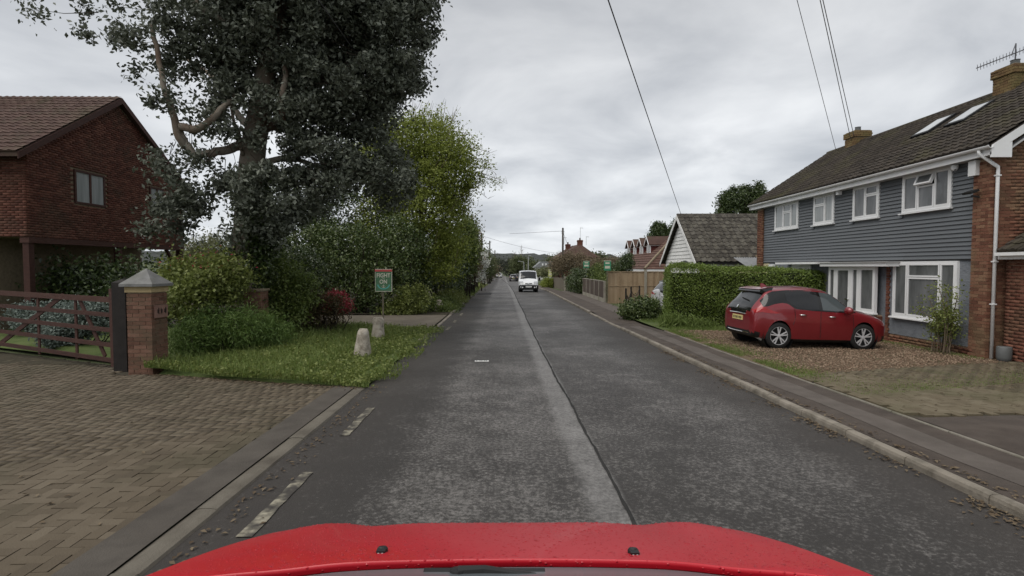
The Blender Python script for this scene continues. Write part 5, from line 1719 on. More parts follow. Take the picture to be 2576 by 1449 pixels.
ells = [euc_ell(520, 300, 70, 35, -.8, .6, .5), euc_ell(465, 430, 55, 55, -.9, .7, .6), euc_ell(450, 520, 60, 45, -.9, .7, .6), euc_ell(600, 440, 35, 60, -.6, .5, .5), euc_ell(625, 340, 26, 40, -.9, .4, .35), euc_ell(665, 420, 40, 55, -1.0, .5, .6), euc_ell(640, 480, 50, 60, -1.0, .5, .65), euc_ell(690, 500, 50, 60, -.9, .6, .7), euc_ell(640, 230, 50, 45, -.9, .6, .5),
        euc_ell(770, 110, 150, 130, .6, 2.4, 1.2), euc_ell(930, 90, 140, 130, 1.0, 2.0, 1.2), euc_ell(1030, 40, 75, 90, .8, 1.3, 1.0), euc_ell(990, 190, 75, 75, .8, 1.4, 1.1),
        euc_ell(870, 230, 130, 90, .6, 1.8, 1.2), euc_ell(930, 300, 80, 60, .6, 1.2, 1.1), euc_ell(760, 310, 95, 90, .4, 1.6, 1.0),
        euc_ell(850, 420, 120, 80, .3, 1.4, 1.0), euc_ell(980, 440, 65, 75, .4, 1.0, .9), euc_ell(760, 480, 85, 75, .2, 1.2, 1.0), euc_ell(720, 560, 60, 60, -.2, .9, .6),
        euc_ell(690, -60, 260, 120, 0, 2.6, 1.2), euc_ell(900, -120, 230, 120, .5, 2.4, 1.),
        euc_ell(500, 60, 110, 75, -.6, 1.4, .95), euc_ell(590, 150, 80, 70, -.4, 1.0, .85), euc_ell(470, 160, 70, 55, -.8, 1.0, .7), euc_ell(560, 220, 65, 45, -.6, .8, .7),
        euc_ell(520, 265, 35, 22, -.9, .5, .3), euc_ell(575, 335, 40, 28, -.8, .5, .5), euc_ell(500, 350, 40, 20, -.9, .5, .35), euc_ell(640, 540, 45, 70, -.7, .5, .6), euc_ell(600, 600, 40, 30, -.5, .5, .4), euc_ell(420, 260, 35, 60, -1.0, .6, .5),
        euc_ell(540, 465, 60, 40, -.5, .6, .65), euc_ell(560, 530, 55, 32, -.5, .6, .55), euc_ell(470, 520, 55, 35, -.8, .6, .45), euc_ell(440, 580, 60, 32, -.9, .7, .5), euc_ell(500, 440, 45, 25, -.8, .5, .3),
        euc_ell(610, 500, 22, 60, -.3, .5, .3), euc_ell(415, 390, 35, 50, -1.0, .6, .55), euc_ell(330, 120, 90, 60, -1., 1.2, .35), euc_ell(230, 40, 110, 60, -1., 1.2, .3)]
P, C = clump_points(150000, ells, 21, clump=.15, per=95, shell=.30)
leaf_cloud("crown", M['leaf_euc'], eu, P, .125, .066, 22, droop=.5)
r_ = np.random.default_rng(5)
tw = MB()
for i in r_.choice(len(C), 420, replace=False):
    c = C[i]; ax_ = np.array([EX + .3, EY, c[2] + .5]); d = (ax_ - c) * .3 + r_.normal(size=3) * .12
    tw.tube([c, c + d * .5 + r_.normal(size=3) * .06, c + d], [.004, .008, .013], 4)
for i in range(26):
    p = e_at(r_.uniform(430, 640), r_.uniform(300, 430), -.7)
    q = p + np.array([r_.normal() * .2, r_.normal() * .1, -r_.uniform(.3, .7)])
    tw.tube([p, (p + q) / 2 + r_.normal(size=3) * .12, q, q + r_.normal(size=3) * .15 + np.array([0, 0, -.35])], [.010, .008, .006, .003], 4)
tw.build("twigs", M['bark'], eu, kind='stuff')
ivy = clump_points(9000, [(EX + .12, EY - .1, 1.2, .5, .45, 1.3), (EX + .35, EY, 2.4, .40, .45, 1.1), (EX + .30, EY - .1, 3.8, .30, .4, .8)], 31, .12, 40, .8)[0]
leaf_cloud("ivy", M['leaf_dark'], eu, ivy, .09, .08, 32)

# ------------------------------------------------------------------ left side shrubs and trees
def px_ell(u, v, rx, rz, Y, ry, wt=1.):
    c = at(u, v, Y); k = Y / F
    return (c[0], Y, c[2], rx * k, ry, rz * k, wt)
def tree(name, label, ells, n, m, L, W, seed, base, r0=.18, clump=.3, per=60, shell=.5, nl=9, cat="tree", group=None, twigs=0, tm='bark', droop=0., upright=0.):
    t = thing(name, label, cat, (base[0], base[1], G(base[1])), group=group)
    P, C = clump_points(n, ells, seed, clump, per, shell, zmin=G(base[1]))
    leaf_cloud("crown", m, t, P, L, W, seed + 1, droop, upright)
    r = np.random.default_rng(seed + 2)
    top = np.mean([e[:3] for e in ells], axis=0)
    b0 = np.array([base[0], base[1], G(base[1]) - .1])
    mb = MB()
    limb(mb, [b0, b0 * .6 + top * .4 + r.normal(size=3) * .1, top], r0, r0 * .4, 8, .01, seed)
    for i in r.choice(len(C), min(nl, len(C)), replace=False):
        s = b0 + (top - b0) * r.uniform(.25, .9)
        limb(mb, [s, (s + C[i]) / 2 + r.normal(size=3) * .25, C[i]], r0 * .4, r0 * .08, 5, .01, seed + i)
    mb.build("trunk", M[tm], t, smooth=True)
    if twigs:
        tw = MB()
        for i in r.choice(len(C), min(twigs, len(C)), replace=False):
            c = C[i]; d = (c - top); d[2] = abs(d[2]) + .6; d /= np.linalg.norm(d)
            e = c + d * r.uniform(.5, 1.3)
            tw.tube([c, (c + e) / 2 + r.normal(size=3) * .08, e], [.016, .011, .004], 4)
        tw.build("twigs", M['twig'], t, kind='stuff')
    return t

# tall lime green hedge tree leaning over the road
le = [px_ell(1010, 350, 90, 55, 27, 2.2), px_ell(1085, 370, 85, 75, 27, 2.2), px_ell(1120, 430, 70, 90, 26.5, 2.), px_ell(1080, 520, 90, 90, 27, 2.2), px_ell(1130, 570, 45, 110, 28, 1.6),
      px_ell(1000, 450, 80, 90, 27.5, 2.2), px_ell(930, 400, 60, 60, 27.5, 1.8), px_ell(1170, 420, 50, 60, 26.5, 1.2, .6), px_ell(1100, 650, 70, 60, 27, 1.6), px_ell(960, 560, 70, 80, 27.5, 2, .7)]
lt = tree("lime_hedge_tree", "tall yellow green tree on the verge leaning out towards the road", le, 62000, M['leaf_lime'], .13, .07, 41, (-4.4, 27), .22, .30, 60, .55, 14, twigs=260)
tw = MB()
r_ = np.random.default_rng(77)
for (u0, v0, u1, v1) in [(1160, 400, 1245, 415), (1180, 410, 1250, 440), (1170, 430, 1278, 462), (1185, 440, 1262, 470), (1150, 370, 1235, 385), (1140, 330, 1200, 352), (1120, 300, 1150, 310),
                         (1090, 310, 1112, 262), (1060, 300, 1078, 258), (1100, 320, 1140, 295), (1030, 310, 1050, 270), (1170, 470, 1230, 500), (1160, 490, 1200, 520)]:
    a, b = at(u0, v0, 26.6), at(u1, v1, 26.0)
    pts = limb(tw, [a, (a + b) / 2 + np.array([0, 0, .12]), b], .022, .006, 4, .02, int(u0))
    for i in range(5):
        q = pts[r_.integers(3, len(pts))]
        tw.tube([q, q + r_.normal(size=3) * .22 + np.array([.1, 0, .2])], [.009, .003], 4)
tw.build("bare_shoots", M['twig'], lt, smooth=True)
lp = []
for (u0, v0, u1, v1) in [(1160, 400, 1240, 418), (1170, 430, 1275, 462), (1180, 440, 1262, 470), (1150, 370, 1235, 390), (1090, 310, 1110, 270), (1060, 300, 1078, 262), (1140, 340, 1200, 352)]:
    a, b = at(u0, v0, 26.6), at(u1, v1, 26.0)
    for t in r_.uniform(0, 1, 130): lp.append(a + (b - a) * t + r_.normal(size=3) * .12)
leaf_cloud("shoot_leaves", M['leaf_lime'], lt, np.array(lp), .10, .05, 88)

# dark evergreens behind the second drive
bush("holly_tree", "big dark glossy evergreen behind the second drive, left of the placard", "tree",
     [px_ell(800, 640, 95, 80, 24.5, 1.4), px_ell(890, 650, 90, 85, 24.2, 1.5), px_ell(960, 700, 75, 90, 23.9, 1.1), px_ell(840, 740, 110, 60, 24, 1.2), px_ell(1010, 620, 60, 90, 25, 1.3)], 34000, M['leaf_laurel'], .115, .065, 51, .22, 45, ns=20, r0=.06, ground=G(24))
bush("dark_tree", "dark ivy covered trees in the shadowed gap between the eucalyptus and the lime green tree", "tree",
     [px_ell(740, 560, 100, 110, 26.5, 1.5), px_ell(850, 560, 90, 90, 27.5, 1.5), px_ell(960, 600, 70, 100, 27.5, 1.3), px_ell(690, 680, 60, 100, 25, 1.2), px_ell(1040, 700, 45, 80, 26, 1.)], 30000, M['leaf_dark'], .13, .075, 52, .26, 50, ns=26, r0=.09, ground=G(26))
bush("variegated_shrub", "pale flecked evergreen shrub just right of the placard stake", "shrub",
     [px_ell(1035, 755, 45, 42, 23.6, .7), px_ell(1000, 780, 40, 25, 23.4, .6)], 6000, M['leaf_yellow'], .10, .06, 53, .14, 40, ns=8, ground=G(23.6))

# mixed shrubs between pillar and trunk
bush("rose_bush", "yellow green leafy shrub right of the pyramid capped pillar", "shrub", [px_ell(500, 700, 70, 50, 12.5, .8), px_ell(560, 690, 50, 45, 12.8, .8), px_ell(470, 750, 45, 55, 11.8, .6), px_ell(570, 730, 30, 45, 12.8, .5)],
     11000, M['leaf_yellow'], .085, .055, 61, .16, 40, ns=22, ground=G(12), extra=(M['leaf_red'], (.8, .012), .06, .03, "red_shoots"))
bush("rosemary_bush", "feathery bright green low shrub, the right hand one at the front of the shrubs", "shrub", [px_ell(620, 830, 60, 52, 12.2, .7), px_ell(680, 840, 45, 40, 12.6, .6)], 13000, M['leaf_feather'], .10, .018, 62, .13, 60, ns=14, ground=G(12.2), upright=.9)
bush("rosemary_bush", "darker feathery shrub beside the pillar's foot, left of the bright one", "shrub", [px_ell(535, 830, 65, 55, 11.9, .7), px_ell(480, 850, 40, 45, 11.3, .5)], 12000, M['leaf_feather'], .09, .018, 63, .13, 60, ns=14, ground=G(12), upright=.7)
bush("bronze_shrub", "bronze twiggy shrub with a crimson red leafy top beside the second drive", "shrub", [px_ell(800, 800, 55, 40, 16.2, .7), px_ell(770, 770, 45, 40, 16.4, .7), px_ell(830, 770, 35, 25, 16.2, .5)],
     7500, M['leaf_bronze'], .085, .035, 64, .14, 40, ns=26, ground=G(16))
bush("crimson_shrub", "small crimson leaved shrub top between the bronze shrub and the evergreen", "shrub", [px_ell(842, 752, 26, 20, 16.6, .35), px_ell(825, 768, 20, 16, 16.5, .3), px_ell(860, 770, 18, 18, 16.6, .3)], 2600, M['leaf_red'], .085, .03, 65, .08, 30, ns=10, ground=G(16.6), upright=.4)
bush("dark_shrub", "dark leafy shrub round the half buried brick pillar", "shrub", [px_ell(740, 730, 55, 65, 15.2, .7), px_ell(700, 790, 60, 40, 14.8, .5), px_ell(660, 660, 50, 50, 15.5, .6)], 13000, M['leaf_mid'], .085, .05, 66, .16, 45, ns=22, ground=G(15))
bush("ivy_mound", "dark green mound of ivy under the eucalyptus trunk", "shrub", [px_ell(640, 640, 55, 60, 15.6, .7), px_ell(600, 690, 40, 55, 15, .6), px_ell(760, 690, 55, 60, 17, .8)], 10000, M['leaf_dark'], .085, .06, 67, .16, 45, ns=14, ground=G(15))
# garden behind the gate
for i, (u, v, rx, rz, Y, lab) in enumerate([(90, 800, 55, 40, 15.5, "silver grey leaved shrub behind the gate, nearest its far end"), (170, 800, 45, 35, 15, "silver grey leaved shrub behind the middle of the gate"), (230, 800, 35, 38, 13.5, "silver grey leaved shrub behind the gate, nearest the black post"), (165, 845, 22, 30, 13.2, "low silver grey tuft behind the gate brace")]):
    bush("silver_shrub", lab, "shrub", [px_ell(u, v, rx, rz, Y, .6)], 4200, M['leaf_silver'], .075, .045, 70 + i, .12, 40, ns=8, ground=G(Y), group="silver shrubs behind the gate")
bush("garden_hedge", "dark hedge across the garden behind the gate", "hedge", [px_ell(60, 760, 130, 110, 19, 1.), px_ell(230, 740, 110, 100, 18, 1.), px_ell(350, 740, 70, 100, 17, .9), px_ell(-80, 740, 120, 120, 20, 1.)], 26000, M['leaf_dark'], .13, .08, 76, .25, 45, ns=14, ground=G(18))
bush("olive_hedge", "rounded olive green hedge in the distance between the brick house and the trunk", "hedge", [px_ell(560, 650, 75, 60, 36, 2.), px_ell(490, 660, 60, 50, 36, 2.)], 15000, M['leaf_olive'], .14, .08, 77, .3, 50, ns=10, ground=G(36), extra=(M['blossom'], (.75, .03), .10, .09, "blossom"))

bush("undergrowth_thicket", "dark tangled thicket beneath the lime green tree", "thicket", [px_ell(1090, 690, 60, 45, 31, 1.6), px_ell(1130, 660, 40, 70, 34, 2.), px_ell(1000, 690, 70, 50, 30, 1.6), px_ell(1150, 680, 20, 45, 40, 2.)], 20000, M['leaf_dark'], .15, .09, 891, .3, 45, ns=20, r0=.05, ground=G(31))
# hedge line along the left of the road
row = [(1170, 622, 28, 75, 36, 1.4, 'leaf_mid', 9000, "mid green hedgerow tree just beyond the lime green one"),
       (1185, 648, 15, 62, 42, 1.1, 'leaf_brown', 6500, "brownish twiggy hedgerow tree before the blossom bush"),
       (1178, 585, 16, 34, 44, 1.3, 'leaf_far', 3500, "thin topped hedgerow tree above the brownish one"),
       (1196, 662, 11, 38, 54, 1.4, 'leaf_far', 5500, "grey green hedgerow tree behind the white blossom"),
       (1216, 664, 10, 32, 70, 2.0, 'leaf_far', 5500, "hedgerow tree beneath the first hedge side telegraph pole"),
       (1229, 670, 7, 22, 92, 2.6, 'leaf_far', 4200, "hedgerow tree beneath the second hedge side telegraph pole"),
       (1237, 680, 4, 13, 120, 3., 'leaf_brown', 3000, "last brown hedgerow tree before the far cars")]
for i, (u, v, rx, rz, Y, ry, m, n, lab) in enumerate(row):
    L = .10 + Y * .0018
    bush("hedgerow_tree", lab, "tree", [px_ell(u, v, rx, rz, Y, ry)], n, M[m], L, L * .55, 90 + i, .10 + Y * .005, 45, ns=14, r0=.05, ground=G(Y), group="hedgerow along the road")
bush("blossom_bush", "white blossoming bush in the hedgerow", "bush", [px_ell(1209, 655, 8, 22, 49, .8), px_ell(1205, 692, 6, 14, 49, .7)], 2600, M['blossom'], .17, .14, 99, .25, 25, ns=8, ground=G(57))
tw = MB()
for (u0, v0, u1, v1) in [(1180, 560, 1215, 530), (1172, 560, 1190, 522), (1190, 575, 1213, 555), (1176, 545, 1182, 510), (1200, 590, 1214, 575), (1165, 540, 1170, 512)]:
    a, b = at(u0, v0, 42), at(u1, v1, 42)
    limb(tw, [a, (a + b) / 2 + np.array([0, 0, .15]), b], .03, .01, 4, .03, int(u0))
sh = tw.build("bare_sapling", M['twig'], smooth=True)
tag(sh, "bare pale saplings sticking out above the hedgerow", "sapling")
# low weeds on the bank along the kerb
for i, (Y0, Y1, h, n, lab) in enumerate([(24.5, 29, .75, 7000, "light green nettle bank nearest the second drive"), (29, 36, .95, 8500, "taller light green weeds on the bank past the lime tree"), (36, 50, .8, 8000, "low weeds on the bank below the brownish hedgerow tree"), (50, 80, .7, 7000, "farthest weeds on the bank along the kerb")]):
    r = np.random.default_rng(300 + i)
    k = int(n / 50)
    y = r.uniform(Y0, Y1, k); a = -2.45 - np.abs(r.normal(size=k)) * .55
    hh = h * np.clip((-2.3 - a) * 1.4, .25, 1.) * r.uniform(.6, 1.1, k)
    C_ = np.stack([a + AX * y, y, np.array([G(q) for q in y])], 1)
    idx = r.integers(0, k, n)
    PP = C_[idx] + np.stack([r.normal(size=n) * .16, r.normal(size=n) * .2, r.uniform(0, 1, n) * hh[idx]], 1)
    t = leaf_cloud("bank_weeds", M['leaf_yellow' if i % 2 else 'leaf_mid'], None, PP, .10 + Y0 * .001, .05, 310 + i, upright=.3)
    t['kind'] = 'stuff'; t['label'] = lab

# ------------------------------------------------------------------ right side hedges, shrubs, trees
def hedge_wall(label, p0, p1, h, th, n, m, L, W, seed, zg, core=True, flat=.05, name="privet_hedge", cat="hedge", taper=.11):
    t = thing(name, label, cat, ((p0[0] + p1[0]) / 2, (p0[1] + p1[1]) / 2, zg))
    r = np.random.default_rng(seed)
    d = np.array([p1[0] - p0[0], p1[1] - p0[1]]); Lh = np.linalg.norm(d); d /= Lh; nn = np.array([-d[1], d[0]])
    s = r.uniform(0, 1, n) * Lh; side = r.choice(4, n, p=[.42, .18, .30, .10])
    w = r.uniform(-.5, .5, n) * th; z = r.uniform(0.02, 1, n) * h
    dep = np.abs(r.normal(size=n)) * .055
    w = np.where(side == 0, -th / 2 + dep, np.where(side == 1, th / 2 - dep, w))
    z = np.where(side == 2, h - dep * .8, z)
    s = np.where(side == 3, np.where(r.uniform(size=n) < .6, dep, Lh - dep), s)
    # rounded top corners and lumpy faces
    lump = .05 * np.sin(s * 3.1 + seed) + .045 * np.sin(z * 5.2 + s * 1.7) + .03 * np.sin(s * 7.3 + z * 3)
    rr_ = .28
    over = np.clip((z - (h - rr_)) / rr_, 0, 1)
    sh_ = (1 - np.sqrt(np.clip(1 - over ** 2, 0, 1))) * rr_
    w = np.sign(w) * np.clip(np.abs(w) - sh_, 0, None) + lump * np.sign(w)
    e = np.minimum(s, Lh - s)
    z = z - np.where(e < .3, (.3 - e) ** 2 * 2.2 * (z / h), 0) + .03 * np.sin(s * 2.3) + np.abs(r.normal(size=n)) * flat * (side == 2)
    z = z * (1 - taper * s / Lh)
    thin = 1 - .25 * np.clip(1 - z / (h * .35), 0, 1)
    P = np.stack([p0[0] + d[0] * s + nn[0] * w * thin, p0[1] + d[1] * s + nn[1] * w * thin, zg + z], 1) + r.normal(size=(n, 3)) * .018
    leaf_cloud("foliage", m, t, P, L, W, seed + 1)
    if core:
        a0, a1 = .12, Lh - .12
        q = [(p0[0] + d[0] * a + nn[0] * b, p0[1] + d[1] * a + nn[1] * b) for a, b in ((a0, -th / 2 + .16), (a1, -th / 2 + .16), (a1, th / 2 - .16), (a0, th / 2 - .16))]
        MB().prism([(x, y, zg + .25) for x, y in q][::-1], (0, 0, (h - .33) * .90)).build("inner_core", M['core'], t)  # solid dark block inside the leaves, keeps the hedge opaque
    mb = MB()
    for i in range(int(Lh * 5)):
        a = r.uniform(.1, Lh - .1); b = r.normal() * th * .22
        x, y = p0[0] + d[0] * a + nn[0] * b, p0[1] + d[1] * a + nn[1] * b
        mb.tube([(x, y, zg - .05), (x + r.normal() * .08, y + r.normal() * .05, zg + .5), (x + r.normal() * .12, y + r.normal() * .08, zg + .95)], [.022, .016, .01], 5)
    mb.build("stem", M['twig'], t, smooth=True)
    return t
hg = garden(8, 18.8) - .02
hedge_wall("clipped green privet hedge between the red car and the silver car", (5.62, 18.75), (11.0, 18.35), 2.16, 1.05, 52000, M['leaf_hedge'], .052, .034, 111, hg)
# tufts of weeds at the hedge foot
bush("iris_tuft", "tuft of long grassy leaves at the hedge's pavement corner", "plant", [(5.55, 17.9, G(18) + .2, .28, .25, .22)], 900, M['blade'], .30, .025, 112, .12, 40, ns=0, ground=G(18), upright=1.4)
bush("iris_tuft", "low weeds at the hedge foot close behind the red car", "plant", [(6.35, 17.75, G(18) + .14, .6, .25, .14)], 1600, M['blade'], .20, .03, 113, .12, 40, ns=0, ground=G(18), upright=1.0)
bush("low_shrub", "rounded dark glossy low shrub beside the pavement in front of the timber fence", "shrub", [(5.30, 21.0, G(21) + .42, .62, .55, .45), (5.75, 21.3, G(21) + .45, .55, .5, .45), (5.0, 21.3, G(21) + .35, .4, .45, .36)], 9000, M['leaf_laurel'], .085, .055, 114, .11, 40, ns=14, ground=G(21))
bush("dark_hedge", "tall dark leafy hedge between the panelled and the weathered fences", "hedge", [(5.9, 42.5, G(42) + .9, .7, 2.0, 1.1), (5.9, 45.5, G(45) + .9, .7, 1.6, 1.15), (6.3, 40.5, G(40) + 1.1, .7, 1.0, .9)], 15000, M['leaf_dark'], .12, .075, 115, .18, 45, ns=12, ground=G(43))
bush("garden_shrub", "leafy shrubs behind the panelled fence", "shrub", [(7.0, 38, G(38) + 1.3, .9, 1.6, .8), (6.9, 34.5, G(35) + 1.2, .7, 1.4, .5), (7.2, 41, G(40) + 1.5, 1., 1.4, .8)], 10000, M['leaf_mid'], .11, .065, 116, .2, 45, ns=12, ground=G(38))
bush("brown_bush", "brown budding bush below the far chimney house", "bush", [px_ell(1440, 660, 42, 22, 56, 2.), px_ell(1405, 668, 22, 18, 58, 1.6), px_ell(1480, 668, 25, 18, 54, 1.5)], 9000, M['leaf_brown'], .17, .09, 117, .3, 45, ns=20, ground=G(56))
bush("dark_conifer", "dark spreading conifer in front of the chalet house", "tree", [px_ell(1568, 672, 20, 16, 37, .9), px_ell(1578, 655, 12, 16, 37, .7), px_ell(1545, 682, 22, 12, 37, .8)], 7500, M['leaf_dark'], .12, .05, 118, .16, 45, ns=10, ground=G(37))
bush("brown_bush", "bare twiggy bush between the far signs and the chalet house", "bush", [px_ell(1545, 662, 30, 14, 48, 1.5), px_ell(1505, 662, 20, 12, 50, 1.2)], 4500, M['leaf_brown'], .14, .06, 119, .24, 45, ns=20, ground=G(48))
def conifer(x, y, h, r, n, seed, label, m='leaf_dark', L=.2):
    t = thing("conifer", label, "tree", (x, y, G(y)), group="conifers behind the roofs")
    rr_ = np.random.default_rng(seed)
    z = rr_.uniform(0, 1, n) ** .75
    tier = .75 + .35 * np.sin(z * 26 + rr_.normal(size=n) * .5)
    rad = r * (1 - z) ** .8 * tier * rr_.uniform(.35, 1.1, n) + .12
    a = rr_.uniform(0, 2 * math.pi, n)
    lob = 1 + .25 * np.sin(a * 3 + seed) + .15 * np.sin(a * 5 + z * 9)
    P = np.stack([x + rad * lob * np.cos(a), y + rad * lob * np.sin(a), G(y) + h * (.08 + .92 * z) - rad * .12], 1)
    leaf_cloud("foliage", M[m], t, P, L, L * .4, seed + 1)
    MB().tube([(x, y, G(y) - .1), (x, y, G(y) + h * .97)], [.25, .03], 7).build("trunk", M['bark'], t)
for i, (el, lab) in enumerate([([(1835, 520, 26, 40), (1850, 495, 16, 24), (1822, 545, 20, 20), (1842, 478, 7, 10)], "dark conifer over the bungalow ridge, the broad left one of the clump"),
                                ([(1885, 520, 26, 45), (1870, 490, 14, 20), (1880, 475, 7, 10)], "dark conifer over the bungalow ridge, the middle one of the clump"),
                                ([(1906, 505, 12, 45), (1908, 480, 6, 14)], "narrow dark conifer nearest the slate grey house's roof")]):
    bush("conifer", lab, "tree", [px_ell(a, b, c, d, 50 + i, c * .0376 * .8) for a, b, c, d in el], [9000, 9000, 5000][i], M['leaf_dark'], .24, .10, 1210 + i, .22, 45, ns=10, r0=.1, ground=G(50), group="conifers behind the roofs", upright=.3)
for i, (el, lab) in enumerate([([(1652, 588, 12, 16), (1651, 572, 6, 14), (1651, 562, 3, 6)], "slim conifer with a pointed top, left one of the pair left of the white gable"),
                                ([(1668, 590, 12, 14), (1667, 575, 6, 12), (1667, 566, 3, 6)], "slim conifer with a pointed top, right one of the pair left of the white gable"),
                                ([(1694, 585, 13, 16), (1699, 568, 8, 12), (1640, 598, 12, 8)], "broad conifer half hidden behind the white gable")]):
    bush("conifer", lab, "tree", [px_ell(a, b, c, d, 62 + i, c * .0466 * .8) for a, b, c, d in el], 4500, M['leaf_dark'], .24, .10, 1240 + i, .20, 45, ns=10, r0=.08, ground=G(62), group="conifers behind the roofs", upright=.3)
bush("yellow_shrub", "bright yellow green shrub on the pavement edge beside the white van", "shrub", [(4.75, 60, G(60) + .55, .6, .7, .6), (4.4, 61.5, G(61) + .4, .5, .7, .45)], 4500, M['leaf_lime'], .14, .08, 130, .16, 40, ns=8, ground=G(60))
bush("garden_hedge", "yellow green hedge behind the white van, below the street lamps", "hedge", [px_ell(1360, 688, 20, 8, 90, 3), px_ell(1385, 684, 18, 10, 85, 3)], 5000, M['leaf_olive'], .25, .14, 131, .3, 45, ns=8, ground=G(88))
for i, (u, v, rx, rz, Y, m, lab) in enumerate([(1310, 668, 27, 20, 150, 'leaf_far', "dark rounded tree above the roof of the white van"), (1345, 676, 16, 12, 140, 'leaf_far', "smaller rounded tree right of the van roof"), (1283, 672, 12, 13, 190, 'leaf_hill', "rounded tree above the dark parked car"),
                                               (1395, 662, 14, 12, 150, 'leaf_far', "dark tree left of the tall dark pole"), (1500, 655, 20, 14, 110, 'leaf_far', "dark treetops right of the chimney house"), (1250, 668, 10, 12, 230, 'leaf_hill', "grey tree over the farthest car")]):
    bush("distant_tree", lab, "tree", [px_ell(u, v, rx, rz, Y, rx * Y / F)], 4500, M[m], .12 + Y * .0022, (.12 + Y * .0022) * .6, 140 + i, Y * .005, 40, ns=10, r0=.12, ground=min(G(Y), at(u, v + rz, Y)[2]), group="distant trees along the road")
def bare_tree(u, vt, vb, Y, w, seed, label):
    pt, pb_ = at(u, vt, Y), at(u, vb, Y)
    t = thing("bare_tree", label, "tree", tuple(pb_), group="bare trees on the skyline")
    r = np.random.default_rng(seed)
    h = pt[2] - pb_[2]
    mb = MB().tube([pb_, pt], [.025 * h * .6, .02], 6)
    for i in range(60):
        z = r.uniform(.12, .9)
        a = r.uniform(0, 2 * math.pi); L = w * Y / F * (1 - z * .7) * r.uniform(.5, 1.1)
        s = pb_ + (pt - pb_) * z
        e = s + np.array([math.cos(a) * L, math.sin(a) * L, L * r.uniform(.7, 1.6)])
        mb.tube([s, (s + e) / 2 + r.normal(size=3) * .05 * h * .2, e], [.05 * h / 14, .04 * h / 14, .02 * h / 14], 4)
    mb.build("branches", M['twig'], t)
bare_tree(1312, 616, 652, 420, 10, 151, "tall bare poplar on the skyline above the white van")
bare_tree(1295, 634, 655, 450, 10, 152, "bare round tree on the skyline left of the poplar")
bare_tree(1400, 634, 656, 450, 9, 153, "bare round tree on the skyline left of the tall dark pole")
# climbing rose in front of the big window
cr0 = garden(10.5, 12.6)
ro = thing("climbing_shrub", "straggly upright shrub with bare stems in front of the ground floor window's near edge", "shrub", (10.45, 12.55, cr0))
r_ = np.random.default_rng(8)
mb = MB()
tips = []
for i in range(13):
    bx, by = 10.45 + r_.normal() * .07, 12.55 + r_.normal() * .12
    tx, ty, tz = bx + r_.normal() * .15, by + r_.normal() * .22, r_.uniform(.7, 1.75)
    pts = limb(mb, [(bx, by, cr0 - .02), (bx + r_.normal() * .04, by + r_.normal() * .06, cr0 + tz * .5), (tx, ty, cr0 + tz)], .016, .007, 5, .006, i)
    tips += [pts[-1], pts[-4], pts[len(pts) // 2 + 1]]
mb.build("stem", M['twig'], ro, smooth=True)
P = np.concatenate([np.array(t_) + r_.normal(size=(60, 3)) * np.array([.09, .10, .13]) for t_ in tips])
leaf_cloud("foliage", M['leaf_yellow'], ro, P, .06, .035, 161)

# ------------------------------------------------------------------ vehicles
def pchip(x, y, q):
    x = np.asarray(x, float); y = np.asarray(y, float)
    h = np.diff(x); d = np.diff(y) / h
    m = np.zeros(len(x))
    for i in range(1, len(x) - 1):
        if d[i - 1] * d[i] > 0:
            w1, w2 = 2 * h[i] + h[i - 1], h[i] + 2 * h[i - 1]
            m[i] = (w1 + w2) / (w1 / d[i - 1] + w2 / d[i])
    m[0], m[-1] = d[0], d[-1]
    i = np.clip(np.searchsorted(x, q) - 1, 0, len(x) - 2)
    t = (q - x[i]) / h[i]
    return ((1 + 2 * t) * (1 - t) ** 2 * y[i] + t * (1 - t) ** 2 * h[i] * m[i] + t * t * (3 - 2 * t) * y[i + 1] + t * t * (t - 1) * h[i] * m[i + 1])

def inside(poly, x, z):
    c = np.zeros(len(x), bool)
    n = len(poly)
    for i in range(n):
        x0, z0 = poly[i]; x1, z1 = poly[(i + 1) % n]
        if z0 == z1: continue
        k = ((z0 > z) != (z1 > z)) & (x < (x1 - x0) * (z - z0) / (z1 - z0) + x0)
        c ^= k
    return c

